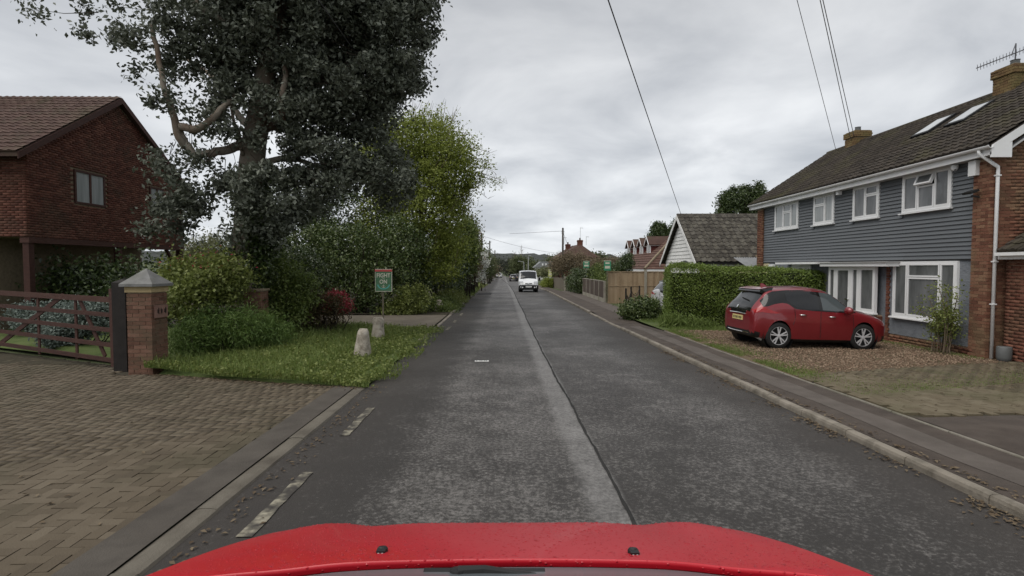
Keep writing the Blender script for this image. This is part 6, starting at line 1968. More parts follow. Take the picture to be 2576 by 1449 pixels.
RING = [2, 2, 3, 9, 22, 4, 4]
def car_shell(root, st, classes, wheels, ra, body_mat, nx=170):
    """Lofted body. classes: list of (part name, material, test(x, y, z, seg)); what is left is the body."""
    st = np.array(st, float)
    xs = np.unique(np.concatenate([np.linspace(st[0, 0], st[-1, 0], nx), st[:, 0]]))
    cols = [pchip(st[:, 0], st[:, j], xs) for j in range(1, 9)]
    zb, w, zw, ws, zs, wt, ze, zt = cols
    ctrl = np.stack([np.stack([0 * w, zb], 1), np.stack([.78 * w, zb], 1), np.stack([.96 * w, zb + np.minimum(.09, (zw - zb) * .4)], 1), np.stack([w, zw], 1), np.stack([ws, zs], 1),
                     np.stack([wt, ze], 1), np.stack([.62 * wt, ze + (zt - ze) * .68], 1), np.stack([0 * w, zt], 1)], 1)   # (n,8,2)
    q, seg = [], []
    for i, k in enumerate(RING):
        for j in range(k): q.append(i + j / k); seg.append(i)
    q.append(7.0)
    q = np.array(q); seg = np.array(seg)
    N, Mh = len(xs), len(q)
    Yh = np.zeros((N, Mh)); Zh = np.zeros((N, Mh))
    idx = np.arange(8.)
    for i in range(N):
        Yh[i] = pchip(idx, ctrl[i, :, 0], q); Zh[i] = pchip(idx, ctrl[i, :, 1], q)
    Yf = np.concatenate([Yh, -Yh[:, ::-1]], 1); Zf = np.concatenate([Zh, Zh[:, ::-1]], 1)
    K = Yf.shape[1]
    V = np.stack([np.repeat(xs[:, None], K, 1), Yf, Zf], 2)
    segf = np.concatenate([seg, [7], seg[::-1]])[:K - 1]
    # wheel openings: cut, then snap the rim of the hole to the circle
    for wx, wz in wheels:
        d = np.hypot(V[..., 0] - wx, V[..., 2] - wz)
    faces, fx, fy, fz, fs = [], [], [], [], []
    flat = V.reshape(-1, 3)
    ii, jj = np.meshgrid(np.arange(N - 1), np.arange(K - 1), indexing='ij')
    ii, jj = ii.ravel(), jj.ravel()
    F4 = np.stack([ii * K + jj, (ii + 1) * K + jj, (ii + 1) * K + jj + 1, ii * K + jj + 1], 1)
    S4 = segf[jj]
    keep = S4 != 7
    for wx, wz in wheels:
        r_in = np.hypot(flat[:, 0] - wx, flat[:, 2] - wz) < ra
        r_in &= (np.abs(flat[:, 1]) > .55 * w.max())
        keep &= ~(r_in[F4].all(axis=1))
    F4, S4 = F4[keep], S4[keep]
    used = np.zeros(len(flat), bool); used[F4.ravel()] = True
    for wx, wz in wheels:
        dx, dz = flat[:, 0] - wx, flat[:, 2] - wz
        d = np.hypot(dx, dz)
        s = used & (d < ra) & (np.abs(flat[:, 1]) > .55 * w.max())
        flat[s, 0] = wx + dx[s] / d[s] * ra; flat[s, 2] = wz + dz[s] / d[s] * ra
    Cn = flat[F4].mean(axis=1)
    lab = np.full(len(F4), -1)
    for k, (nm, mm, test) in enumerate(classes):
        t = test(Cn[:, 0], Cn[:, 1], Cn[:, 2], S4) & (lab < 0)
        lab[t] = k
    # end caps belong to the body
    body = None
    for k in [-1] + list(range(len(classes))):
        sel = F4[lab == k]
        if len(sel) == 0: continue
        u, inv = np.unique(sel.ravel(), return_inverse=True)
        vv = flat[u]; ff = inv.reshape(-1, 4)
        if k == -1:
            me = bpy.data.meshes.new("body")
            vl = [tuple(p) for p in vv]; fl = [tuple(int(a) for a in f_) for f_ in ff]
            for e, rev in ((0, False), (N - 1, True)):
                n0 = len(vl)
                vl += [tuple(p) for p in V[e][:]]
                r_ = list(range(n0, n0 + K)); fl.append(tuple(r_ if not rev else reversed(r_)))
            me.from_pydata(vl, [], fl); me.materials.append(body_mat)
            me.polygons.foreach_set('use_smooth', [True] * len(me.polygons))
            body = bpy.data.objects.new("body", me); link(body, root)
        else:
            nm, mm, _ = classes[k]
            # a part that occurs on both sides becomes two objects
            c = vv[ff].mean(axis=1)
            two = nm in ('side_window', 'headlight')
            for s_ in ((1, -1) if two else (0,)):
                f2 = ff if s_ == 0 else ff[np.sign(c[:, 1]) == s_]
                if len(f2) == 0: continue
                u2, i2 = np.unique(f2.ravel(), return_inverse=True)
                np_mesh(nm, vv[u2], i2, 4, mm, root, smooth=True, local=True)
    return body

def side_panel(root, name, m, st, up, lo, off, side, n=44, rows=10):
    """a thin panel that follows the body side between two profile lines (x, z)"""
    st = np.array(st, float)
    ux, uz = np.array(sorted(up)).T; lx, lz = np.array(sorted(lo)).T
    xs = np.linspace(max(ux[0], lx[0]), min(ux[-1], lx[-1]), n)
    v, f = [], []
    idx = np.arange(8.)
    q = np.linspace(2, 6, 160)
    for x in xs:
        zb, w, zw, ws, zs, wt, ze, zt = [pchip(st[:, 0], st[:, j], np.array([x]))[0] for j in range(1, 9)]
        Y = pchip(idx, np.array([0, .78 * w, .96 * w, w, ws, wt, .62 * wt, 0]), q)
        Z = pchip(idx, np.array([zb, zb, zb + min(.09, (zw - zb) * .4), zw, zs, ze, ze + (zt - ze) * .68, zt]), q)
        a, b = np.interp(x, lx, lz), np.interp(x, ux, uz)
        b = min(b, ze - .004)
        for k in range(rows + 1):
            z = a + (b - a) * k / rows
            y = np.interp(z, Z, Y) + off
            v.append((x, side * y, z))
    R1 = rows + 1
    for i in range(n - 1):
        for k in range(rows):
            p = i * R1 + k
            f.append((p, p + R1, p + R1 + 1, p + 1) if side < 0 else (p, p + 1, p + R1 + 1, p + R1))
    return MB().add(v, f).build(name, m, root, smooth=True, local=True)

def wheel(root, x, y, r, wd, side, spokes=5, rim_m='alloy', rr=.70):
    """side +1: outer face towards +y"""
    prof = [(r * rr, -wd / 2), (r * .93, -wd / 2), (r, -wd * .32), (r, wd * .32), (r * .93, wd / 2), (r * rr, wd / 2)]
    t = MB().lathe((x, y, r), prof, (0, 1, 0), 32).build("wheel", M['tyre'], root, smooth=True, local=True)
    t_in = MB().lathe((x, y, r), [(r * rr, wd / 2 * side), (r * rr * .94, wd * .42 * side), (r * rr * .9, wd * .15 * side), (r * .1, wd * .12 * side), (0, wd * .12 * side)], (0, 1, 0), 32)
    rim = t_in.build("rim", M['black'], t, smooth=True, local=True)
    sp = MB()
    yo = y + side * wd * .40
    sp.lathe((x, yo, r), [(r * rr * .93, -.012), (r * rr, -.012), (r * rr, .012), (r * rr * .93, .012), (r * rr * .93, -.012)], (0, 1, 0), 32)
    sp.lathe((x, yo, r), [(0, side * .02), (r * .13, side * .016), (r * .13, -side * .03)], (0, 1, 0), 12)
    for k in range(spokes):
        a = 2 * math.pi * k / spokes + .3
        for off in (-.11, .11):
            p = Vector((x + r * .08 * math.cos(a), yo, r + r * .08 * math.sin(a)))
            q_ = Vector((x + r * rr * .96 * math.cos(a + off * 1.7), yo + side * .004, r + r * rr * .96 * math.sin(a + off * 1.7)))
            sp.bar(p, q_, .022, r * .13, up=(0, 1, 0)) if False else sp.obox((p + q_) / 2, (q_ - p), (0, 1, 0), (q_ - p).cross(Vector((0, 1, 0))), (q_ - p).length, .022, r * .085)
    sp.build("spokes", M[rim_m], t, local=True)
    return t

def arches(root, wheels, w, ra):
    for wx, wz in wheels:
        for s in (1, -1):
            a = MB()
            a.lathe((wx, s * (w - .02), wz), [(ra + .005, 0), (ra + .005, -s * .30), (0, -s * .30)], (0, 1, 0), 28)
            a.build("wheel_arch", M['black'], root, local=True)

def car_root(name, label, cat, x, y, heading, z=None, pitch=0., roll=0., group=None):
    t = thing(name, label, cat, (x, y, G(y) if z is None else z), group=group)
    t.rotation_euler = (roll, -pitch, heading)
    return t

HATCH = [(-2.13, .42, .62, .58, .60, .72, .50, .80, .82), (-2.11, .30, .76, .58, .74, .80, .60, .92, .96), (-2.03, .27, .82, .60, .80, .90, .59, 1.04, 1.09), (-1.83, .22, .86, .62, .84, .98, .565, 1.22, 1.28),
         (-1.66, .20, .878, .63, .85, 1.0, .555, 1.37, 1.44), (-1.58, .19, .885, .64, .855, 1.0, .555, 1.41, 1.475), (-1.5, .18, .89, .65, .855, 1.0, .56, 1.43, 1.495), (-1., .17, .89, .66, .855, .98, .59, 1.46, 1.535), (-.3, .16, .885, .66, .855, .95, .595, 1.48, 1.555),
         (.20, .16, .885, .66, .855, .93, .58, 1.44, 1.52), (.6, .16, .885, .66, .855, .92, .58, 1.30, 1.375), (1.0, .16, .885, .66, .855, .90, .60, 1.08, 1.155), (1.25, .17, .885, .66, .845, .89, .66, .97, 1.04),
         (1.7, .18, .87, .64, .81, .83, .63, .89, .945), (2.05, .19, .81, .58, .73, .74, .55, .79, .83), (2.22, .23, .68, .52, .61, .64, .46, .68, .71), (2.30, .30, .50, .48, .44, .57, .32, .60, .62)]
GLASS_UP = [(1.10, .955), (.42, 1.425), (.2, 1.46), (-.3, 1.475), (-1.0, 1.455), (-1.45, 1.415), (-1.62, 1.36), (-1.86, 1.17)]
GLASS_LO = [(1.10, .93), (.5, .935), (-.3, .965), (-.84, 1.0), (-.94, 1.05), (-1.06, 1.125), (-1.25, 1.145), (-1.5, 1.11), (-1.72, 1.05), (-1.86, 1.04)]
DOOR_UP = [(.98, .985), (.42, 1.375), (.2, 1.41), (.02, 1.42)]
DOOR_LO = [(.98, .97), (.5, .965), (.02, .985)]
REAR_UP = [(-.08, 1.42), (-.3, 1.425), (-.95, 1.405), (-1.1, 1.38)]
REAR_LO = [(-.08, .995), (-.5, 1.005), (-.82, 1.035), (-1.0, 1.14), (-1.1, 1.20)]
LAMP_UP = [(-2.09, .955), (-2.0, 1.0), (-1.88, 1.035), (-1.80, 1.02), (-1.62, .96), (-1.36, .895)]
LAMP_LO = [(-2.09, .885), (-1.9, .905), (-1.7, .885), (-1.5, .875), (-1.36, .885)]
def hatch_classes(side_m, pillar_m='black_gloss', full=True):
    c = [('windscreen', M['glass_car'], lambda x, y, z, s: (s >= 5) & (x > .36) & (x < 1.12)),
         ('rear_window', M['glass_dark'], lambda x, y, z, s: (s >= 5) & (x > -2.03) & (x < -1.68)),
         ('headlight', M['headlight'], lambda x, y, z, s: (s >= 4) & (s <= 5) & (x > 1.75) & (z > .62) & (np.abs(y) > .42) & (x < 2.2)),
         ('tailgate_panel', M['black_gloss'], lambda x, y, z, s: (s >= 5) & (x < -2.03) & (z > .86)),
         ('bumper', M['black'], lambda x, y, z, s: ((x < -1.93) | (x > 2.0)) & (z < .40) & (s < 4)),
         ('sill', M['black'], lambda x, y, z, s: (z < .235) & (s <= 2))]
    return c

def hatchback(root, paint, side_m, nx=110):
    wh = [(-1.35, .33), (1.35, .33)]
    car_shell(root, HATCH, hatch_classes(side_m), wh, .385, paint, nx=nx)
    arches(root, wh, .87, .385)
    for wx, _ in wh:
        for s in (1, -1):
            wheel(root, wx, s * .775, .33, .20, s)
    for sd in (1, -1):
        side_panel(root, "pillar_trim", M['black_gloss'], HATCH, GLASS_UP, GLASS_LO, .003, sd)
        side_panel(root, "side_window", side_m, HATCH, DOOR_UP, DOOR_LO, .006, sd, 20)
        side_panel(root, "side_window", M['glass_car'], HATCH, REAR_UP, REAR_LO, .006, sd, 20)
        side_panel(root, "tail_light", M['red_lens'], HATCH, LAMP_UP, LAMP_LO, .010, sd, 30, 5)
    # spoiler, mirrors, handles, plate, trims
    sp = MB().prism([(-1.80, -.53, 1.40), (-1.76, -.54, 1.462), (-1.55, -.55, 1.497), (-1.38, -.55, 1.512), (-1.42, -.56, 1.44), (-1.62, -.56, 1.40), (-1.76, -.54, 1.355)], (0, 1.10, 0))
    sp.build("spoiler", M['black_gloss'], root, local=True)
    cap_ = MB().prism([(-1.80, -.50, 1.458), (-1.76, -.51, 1.472), (-1.55, -.52, 1.508), (-1.38, -.52, 1.522), (-1.38, -.52, 1.511), (-1.55, -.52, 1.496), (-1.76, -.51, 1.461)], (0, 1.03, 0))
    cap_.build("spoiler_top", paint, root, local=True)
    for s in (1, -1):
        m_ = MB().lathe((.72, s * 1.0, .99), [(0, -.11), (.07, -.10), (.10, -.02), (.10, .05), (.07, .10), (0, .105)], (0, 1, .05), 12)
        m_.bar((.74, s * .84, .93), (.72, s * .95, .96), .05, .06)
        m_.build("mirror", paint, root, smooth=True, local=True)
        for hx, hz_ in ((-.62, .855), (.32, .82)):
            MB().tube([(hx - .10, s * .875, hz_), (hx - .06, s * .905, hz_ + .004), (hx + .06, s * .905, hz_ + .004), (hx + .10, s * .875, hz_)], .018, 6).build("door_handle", M['chrome'], root, smooth=True, local=True)
        MB().prism([(-2.02, s * .63, .875), (-1.86, s * .79, .90), (-1.86, s * .79, .945), (-2.04, s * .63, .93)], (-.03, s * .03, 0)).build("reversing_light", M['clear_lens'], root, local=True)
        MB().bar((-1.99, s * .60, .30), (-1.86, s * .82, .22), .02, .05).build("bumper_strake", M['chrome'], root, local=True)
    MB().box(-2.150, -2.128, -.26, .26, .655, .775).build("number_plate", M['plate_yellow'], root, local=True)
    ch = MB()
    for k in range(6):
        yk = -.19 + k * .075
        ch.box(-2.154, -2.1505, yk - .02, yk + .02, .685, .745)
    ch.build("plate_characters", M['black'], bpy.data.objects[root.children[-1].name], local=True)
    MB().tube([(-2.10, -.62, .37), (-2.15, -.3, .36), (-2.155, 0, .36), (-2.15, .3, .36), (-2.10, .62, .37)], .012, 6).build("chrome_strip", M['chrome'], root, local=True)
    MB().tube([(-2.14, -.42, .825), (-2.155, 0, .835), (-2.14, .42, .825)], .015, 6).build("chrome_strip", M['chrome'], root, local=True)
    MB().lathe((-2.09, .05, .975), [(0, .0), (.055, .0), (.06, .02), (0, .03)], (-1, 0, .35), 14).build("emblem", M['chrome'], root, local=True)
    MB().bar((-2.125, -.18, .90), (-2.125, -.42, .90), .012, .018).build("name_badge", M['chrome'], root, local=True)
    MB().bar((-1.93, .10, 1.215), (-1.98, -.30, 1.165), .03, .022).build("rear_wiper", M['black'], root, local=True)
    MB().prism([(-1.42, -.018, 1.50), (-1.20, -.018, 1.525), (-1.34, -.004, 1.60), (-1.42, -.004, 1.60)], (0, .03, 0)).build("aerial_fin", paint, root, local=True)
    # door shut lines
    for s in (1, -1):
        for pts in ([(-.06, .30), (-.06, .6), (-.05, .95)], [(-.93, .62), (-.86, .8), (-.90, 1.02)], [(.98, .30), (1.0, .6), (.97, .90)]):
            MB().tube([(px_, s * (.872 if pz_ > .9 else .892 if pz_ < .8 else .882), pz_) for px_, pz_ in pts], .006, 4).build("door_gap", M['black'], root, local=True)

hd = R(3)
RXc, RYc = 6.68 - .775 * math.sin(hd), 13.02 + .775 * math.cos(hd)
leaf = car_root("red_hatchback", "deep red hatchback with a black spoiler parked on gravel, facing the grey house", "car",
                RXc + 1.087 * math.cos(hd), RYc + 1.087 * math.sin(hd), hd, z=garden(8, 13.3) - .012, pitch=R(-1.5))
hatchback(leaf, M['red_car'], M['glass_car2'], nx=330)
def shorten(root, k):
    """a shorter wheelbase and overhangs; wheels keep their shape and move with the axles"""
    for o in root.children:
        me = o.data
        co = np.zeros(len(me.vertices) * 3); me.vertices.foreach_get('co', co); co = co.reshape(-1, 3)
        if o.name.startswith('wheel'):
            d = np.sign(co[:, 0].mean()) * 1.35 * (k - 1)
            co[:, 0] += d
            for c_ in o.children:
                c2 = np.zeros(len(c_.data.vertices) * 3); c_.data.vertices.foreach_get('co', c2); c2 = c2.reshape(-1, 3); c2[:, 0] += d
                c_.data.vertices.foreach_set('co', c2.ravel()); c_.data.update()
        else:
            co[:, 0] *= k
            for c_ in o.children:
                c2 = np.zeros(len(c_.data.vertices) * 3); c_.data.vertices.foreach_get('co', c2); c2 = c2.reshape(-1, 3); c2[:, 0] *= k
                c_.data.vertices.foreach_set('co', c2.ravel()); c_.data.update()
        me.vertices.foreach_set('co', co.ravel()); me.update()
shorten(leaf, .805)
sv = car_root("silver_hatchback", "silver hatchback nosed up behind the green privet hedge", "car", 7.62, 22.3, R(-84), z=garden(7, 22) - .02)
hatchback(sv, M['silver_car'], M['glass_car2'])

# white van coming towards the camera
VAN = [(-2.05, .40, .74, .6, .74, 1.0, .66, 1.70, 1.74), (-2.0, .28, .83, .6, .82, 1.0, .70, 1.76, 1.80), (-1.8, .22, .86, .62, .85, 1.0, .72, 1.79, 1.84), (-.4, .20, .86, .64, .85, 1.02, .72, 1.80, 1.86),
       (.55, .20, .86, .64, .85, 1.02, .70, 1.72, 1.80), (.95, .20, .86, .64, .85, 1.02, .68, 1.42, 1.50), (1.30, .20, .86, .64, .84, 1.0, .70, 1.10, 1.17), (1.6, .20, .86, .62, .83, .94, .68, 1.0, 1.05),
       (1.95, .20, .83, .58, .78, .80, .62, .86, .90), (2.08, .24, .78, .52, .70, .70, .55, .74, .77), (2.13, .30, .70, .48, .60, .62, .50, .66, .68)]
van = car_root("white_van", "white car derived van with a black bumper driving towards the camera", "van", 1.83, 47.7, R(-90.5), z=G(46) + .01)
vw = [(-1.3, .31), (1.3, .31)]
car_shell(van, VAN, [('windscreen', M['glass_car'], lambda x, y, z, s: (s >= 5) & (x > .52) & (x < 1.28)),
                     ('side_window', M['glass_car'], lambda x, y, z, s: (s == 4) & (z > 1.08) & (z < 1.66) & (x > -.35) & (x < 1.1 - (z - 1.08) * .9)),
                     ('headlight', M['headlight'], lambda x, y, z, s: (s >= 3) & (s <= 6) & (x > 1.72) & (z > .66) & (z < .93) & (np.abs(y) > .44)),
                     ('bumper', M['black'], lambda x, y, z, s: (x > 1.72) & (z < .60)),
                     ('sill', M['black'], lambda x, y, z, s: (z < .27) & (s <= 2))], vw, .37, M['white_car'])
arches(van, vw, .85, .37)
for wx, _ in vw:
    for s in (1, -1): wheel(van, wx, s * .74, .31, .19, s, rim_m='lamp_steel')
MB().prism([(1.95, -.84, .26), (2.12, -.72, .26), (2.17, -.35, .26), (2.17, .35, .26), (2.12, .72, .26), (1.95, .84, .26)], (0, 0, .36)).build("front_bumper", M['black'], van, local=True)
MB().box(2.06, 2.135, -.30, .30, .70, .775).build("grille", M['black'], van, local=True)
MB().lathe((2.14, 0, .735), [(0, .012), (.055, .008), (.06, 0)], (1, 0, 0), 12).build("emblem", M['chrome'], van, local=True)
MB().box(2.171, 2.19, -.26, .26, .42, .53).build("number_plate", M['plate_white'], van, local=True)
for s in (1, -1):
    MB().lathe((2.15, s * .52, .42), [(0, .02), (.06, .015), (.065, 0)], (1, 0, 0), 12).build("fog_light", M['clear_lens'], van, local=True)
    MB().obox((.98, s * .98, 1.10), (1, 0, 0), (0, 1, 0), (0, 0, 1), .12, .2, .26).build("mirror", M['black'], van, local=True)
for x in (-.9, .2):
    MB().bar((x, -.66, 1.9), (x, .66, 1.9), .05, .03).bar((x, -.62, 1.80), (x, -.62, 1.9), .04, .04).bar((x, .62, 1.80), (x, .62, 1.9), .04, .04).build("roof_bar", M['black'], van, local=True)
MB().bar((1.42, -.5, 1.14), (1.10, .05, 1.30), .02, .02).build("wiper", M['black'], van, local=True)

dk = car_root("dark_hatchback", "dark green hatchback parked beyond the white van", "car", 1.25, 117.3, R(90), z=G(115))
hatchback(dk, M['dark_car'], M['glass_car'])
dk2 = car_root("dark_hatchback", "dark car parked farthest along, half hidden by the dark green one", "car", 2.2, 126, R(90), z=G(124))
hatchback(dk2, M['dark_car'], M['glass_car'])
fc = car_root("white_hatchback", "small white car driving away far down the road", "car", -2.6, 160, R(90), z=G(160))
hatchback(fc, M['white_car'], M['glass_car'])
fc2 = car_root("red_hatchback", "tiny red car beyond the far white car", "car", -6.2, 215, R(92), z=G(213))
hatchback(fc2, M['red_car'], M['glass_car'])

# ------------------------------------------------------------------ the red car that carries the camera
ego = thing("red_car", "bright red car whose rain spotted bonnet fills the bottom of the view", "car", (0, 1.0, 0))
PYs = [0.95, 1.10, 1.15, 1.30, 1.50, 1.75, 1.95, 2.10, 2.20, 2.26, 2.28]
PZs = [1.300, 1.262, 1.246, 1.197, 1.126, 1.028, .93, .835, .76, .64, .54]
PWs = [.77, .765, .765, .765, .76, .74, .70, .645, .58, .52, .50]
def bz(s, y):
    z = pchip(PYs, PZs, np.array([y]))[0]
    w = pchip(PYs, PWs, np.array([y]))[0]
    a = abs(s)
    # crease lines raise the middle, the flanks dip and then swell towards the wings
    z += .012 * (1 / (1 + math.exp((a - .56) * 22))) - .006 - .022 * max(0, a - .72) ** 1.3 * 2.2 + .016 * math.exp(-((a - .86) / .10) ** 2) * min(1, max(0, (y - 1.3) / .5))
    return s * w, z
def patch(s0, s1, y0, y1, ns, ny, name, m, parent, fn=bz, ybow=True):
    v, f = [], []
    for j in range(ny + 1):
        for i in range(ns + 1):
            s = s0 + (s1 - s0) * i / ns
            lo = y0 - (.12 * s * s if ybow else 0)     # rear edge bows with the windscreen
            y = lo + (y1 - lo) * j / ny
            x, z = fn(s, y)
            v.append((x, y, z))
    for j in range(ny):
        for i in range(ns):
            q = j * (ns + 1) + i
            f.append((q, q + 1, q + ns + 2, q + ns + 1))
    return MB().add(v, f).build(name, m, parent, smooth=True)
bon = patch(-1, 1, 1.15, 2.28, 60, 60, "bonnet", M['red_bonnet'], ego)
# folded rear lip of the bonnet
v, f = [], []
for i in range(61):
    s = -1 + 2 * i / 60
    y = 1.15 - .12 * s * s
    x, z = bz(s, y)
    for dy, dz in ((0, 0), (-.003, -.0015), (-.004, -.008), (-.001, -.018)):
        v.append((x, y + dy, z + dz))
for i in range(60):
    for k in range(3):
        f.append((4 * i + k, 4 * i + k + 1, 4 * i + k + 5, 4 * i + k + 4))
MB().add(v, f).build("bonnet_lip", M['red_bonnet'], bon, smooth=True)
for sgn in (1, -1):
    def wing(t, y, sgn=sgn):
        w = pchip(PYs, PWs, np.array([y]))[0] + .006
        _, z0 = bz(1.0, y)
        prof_x = [0, .012, .035, .055, .068, .07]; prof_z = [-.006, -.012, -.045, -.14, -.32, -.55]
        k = t * 5
        return sgn * (w + np.interp(k, range(6), prof_x)), z0 + np.interp(k, range(6), prof_z)
    patch(0, 1, 0.75, 2.28, 14, 50, "wing", M['red_bonnet'], ego, fn=wing, ybow=False)
    # head lamp glass showing just over the wing's front corner
    hl = MB()
    pts = []
    for y in np.linspace(1.70, 2.06, 8):
        w = pchip(PYs, PWs, np.array([y]))[0]
        _, z0 = bz(1.0, y)
        pts.append((sgn * (w + .020), y, z0 - .012))
    hl.tube(pts, [.004, .008, .010, .010, .010, .009, .008, .004], 8)
    hl.build("headlight", M['headlight'], ego, smooth=True)
wm, wnt, wb = nodes_of("rain_water")
wb.inputs['Transmission Weight'].default_value = 1.0
wb.inputs['IOR'].default_value = 1.33
wb.inputs['Roughness'].default_value = .02
wb.inputs['Base Color'].default_value = (.95, .95, .95, 1)
rd_ = np.random.default_rng(66)
dv, df = [], []
nd = 0
while nd < 2600:
    s_, y_ = rd_.uniform(-.97, .97), 1.10 + .95 * rd_.uniform() ** 1.5
    if rd_.uniform() > .35 + .65 * (.5 + .5 * math.sin(s_ * 5 + 1.2) * math.sin(y_ * 9)): continue
    x_, z_ = bz(s_, y_)
    if y_ < 1.16 - .12 * s_ * s_: continue
    r0 = rd_.uniform(.0012, .0032) * (1.5 if rd_.uniform() < .12 else 1)
    b0 = len(dv)
    n_ = Vector((0, .36, 1)).normalized()
    for k in range(6):
        a = k * math.pi / 3
        dx, dy = math.cos(a) * r0, math.sin(a) * r0
        dv.append((x_ + dx, y_ + dy, z_ - dy * .36 + .0002))
    for k in range(6):
        a = k * math.pi / 3
        dx, dy = math.cos(a) * r0 * .62, math.sin(a) * r0 * .62
        dv.append((x_ + dx, y_ + dy + .0003, z_ - dy * .36 + r0 * .42))
    dv.append((x_, y_ + .0004, z_ + r0 * .56))
    for k in range(6):
        j2 = (k + 1) % 6
        df.append((b0 + k, b0 + j2, b0 + 6 + j2)); df.append((b0 + k, b0 + 6 + j2, b0 + 6 + k)); df.append((b0 + 6 + k, b0 + 6 + j2, b0 + 12))
    nd += 1
MB().add(dv, df).build("raindrops", wm, bon, smooth=True, kind='stuff')
jets = MB
for u, v_ in ((962, 1387), (1593, 1391)):
    d = ray(u, v_)
    y = 1.31
    for _ in range(20):
        x = d[0] / d[1] * y
        z = bz(x / .765, y)[1]
        y = (CAMZ - z) / -(d[2] / d[1]) * 1.0
    x = d[0] / d[1] * y; z = bz(x / .765, y)[1]
    j = MB().lathe((x, y, z), [(.0, -.004), (.013, -.004), (.013, .006), (.009, .011), (0, .012)], (0, .3, 1), 12)
    j.box(x - .010, x + .010, y - .020, y - .006, z - .004, z + .011)
    jo = j.build("washer_jet", M['black'], ego, smooth=False)
    for dx in (-.0045, .0045):
        MB().lathe((x + dx, y - .0205, z + .005), [(0, .0), (.0028, .0), (.0028, .002), (0, .0025)], (0, -1, .4), 8).build("nozzle", M['lamp_steel'], jo)
# cowl, windscreen, wiper, roof below the camera
v, f = [], []
for i in range(41):
    s = -1 + 2 * i / 40
    y = 1.135 - .12 * s * s
    x = s * .75
    z = bz(s, y + .012)[1] - .012
    v += [(x, y, z), (x, y - .05, z + .014), (x * .99, y - .09, z + .032)]
for i in range(40):
    for k in range(2):
        f.append((3 * i + k, 3 * i + k + 1, 3 * i + k + 4, 3 * i + k + 3))
MB().add(v, f).build("cowl", M['cowl'], ego, smooth=True)
v, f = [], []
for i in range(21):
    q = -1 + i / 10
    v += [(q * .70, 1.045 - .12 * q * q, 1.268), (q * .66, .68 - .09 * q * q, 1.42), (q * .60, .30 - .06 * q * q, 1.58)]
for i in range(20):
    for k in range(2):
        f.append((3 * i + k, 3 * i + 3 + k, 3 * i + 4 + k, 3 * i + 1 + k))
MB().add(v, f).build("windscreen", M['glass_car'], ego, smooth=True)
MB().prism([(-.62, .30, 1.60), (.62, .30, 1.60), (.66, -2.2, 1.62), (-.66, -2.2, 1.62)], (0, 0, .03)).build("roof", M['red_bonnet'], ego)
wp = MB()
q0 = Vector((-.105, 1.10, 1.238)); q1 = Vector((-.07, 1.112, 1.243)); q2 = Vector((.06, 1.09, 1.246))
wp.lathe(q0, [(0, .02), (.018, .018), (.022, 0), (.022, -.02)], (0, .2, 1), 12)
wp.tube([q0 + Vector((0, 0, .012)), q1 + Vector((.02, -.01, .01)), q2], [.014, .011, .008], 8)
wp.bar((-.18, 1.108, 1.238), (.08, 1.105, 1.238), .02, .025)
wp.build("wiper", M['black'], ego)
for sgn in (1, -1):
    MB().box(min(sgn * .80, sgn * .84), max(sgn * .80, sgn * .84), -2.4, .76, .35, 1.18).build("side_panel", M['red_bonnet'], ego)
    w_ = MB().lathe((sgn * .72, 1.62, .36), [(.22, -.1), (.34, -.1), (.36, -.06), (.36, .06), (.34, .1), (.22, .1)], (1, 0, 0), 24).build("wheel", M['tyre'], ego, smooth=True)
    MB().lathe((sgn * .72, 1.62, .36), [(.22, .09 * sgn), (.2, .03 * sgn), (0, .03 * sgn)], (1, 0, 0), 20).build("rim", M['alloy'], w_, smooth=True)
MB().box(-.60, .60, 2.14, 2.25, .30, .62).build("bumper", M['black'], ego)

# ------------------------------------------------------------------ small things on the ground
r_ = np.random.default_rng(9)
def blades(name, n, place, h0, h1, w, m, seed, lean=.35, kind='stuff'):
    r = np.random.default_rng(seed)
    P = place(n, r)
    n = len(P)
    h = r.uniform(h0, h1, n); a = r.uniform(0, 2 * math.pi, n); l = np.abs(r.normal(size=n)) * lean * h
    ca, sa = np.cos(a), np.sin(a); b = r.uniform(0, 2 * math.pi, n)
    wx, wy = np.cos(b) * w / 2, np.sin(b) * w / 2
    z = np.zeros(n)
    base = P - np.array([0, 0, .01])
    v = np.stack([base + np.stack([wx, wy, z], 1), base - np.stack([wx, wy, z], 1),
                  P + np.stack([ca * l * .35 + wx * .6, sa * l * .35 + wy * .6, h * .6], 1), P + np.stack([ca * l * .35 - wx * .6, sa * l * .35 - wy * .6, h * .6], 1),
                  P + np.stack([ca * l, sa * l, h], 1)], 1).reshape(-1, 3)
    i = (np.arange(n) * 5)[:, None]
    f = np.concatenate([i + np.array([[0, 1, 3]]), i + np.array([[0, 3, 2]]), i + np.array([[2, 3, 4]])], 1).ravel()
    return np_mesh(name, v, f, 3, M[m], None, kind)
def verge_place(n, r):
    x = r.uniform(-6.66, -2.30, n * 2); t = r.uniform(0, 1, n * 2) ** 1.3
    y0 = np.array([left_edge_near(q) for q in x])
    y = y0 + t * (17.9 - y0) - .05
    x = x + AX * y
    k = np.ones(len(x), bool)
    clump = np.sin(x * 3.1 + y * 1.7) + np.sin(y * 4.3 - x * 2.2)
    k &= r.uniform(-2.2, 2, len(x)) < clump + .9
    x, y = x[k][:n], y[k][:n]
    # ragged grass creeps over the hidden kerb
    edge = (AX * y - 2.3) - x < .25
    over = np.where(edge, np.abs(r.normal(size=len(x))) * .16 * (np.sin(y * 2.7) + np.sin(y * 6.1) + 1.2).clip(0, 2), 0)
    x = np.minimum(x + over, AX * y - 1.9)
    return np.stack([x, y, np.array([verge_z(a, b) for a, b in zip(x, y)])], 1)
blades("grass", 42000, verge_place, .035, .12, .011, 'blade', 401)
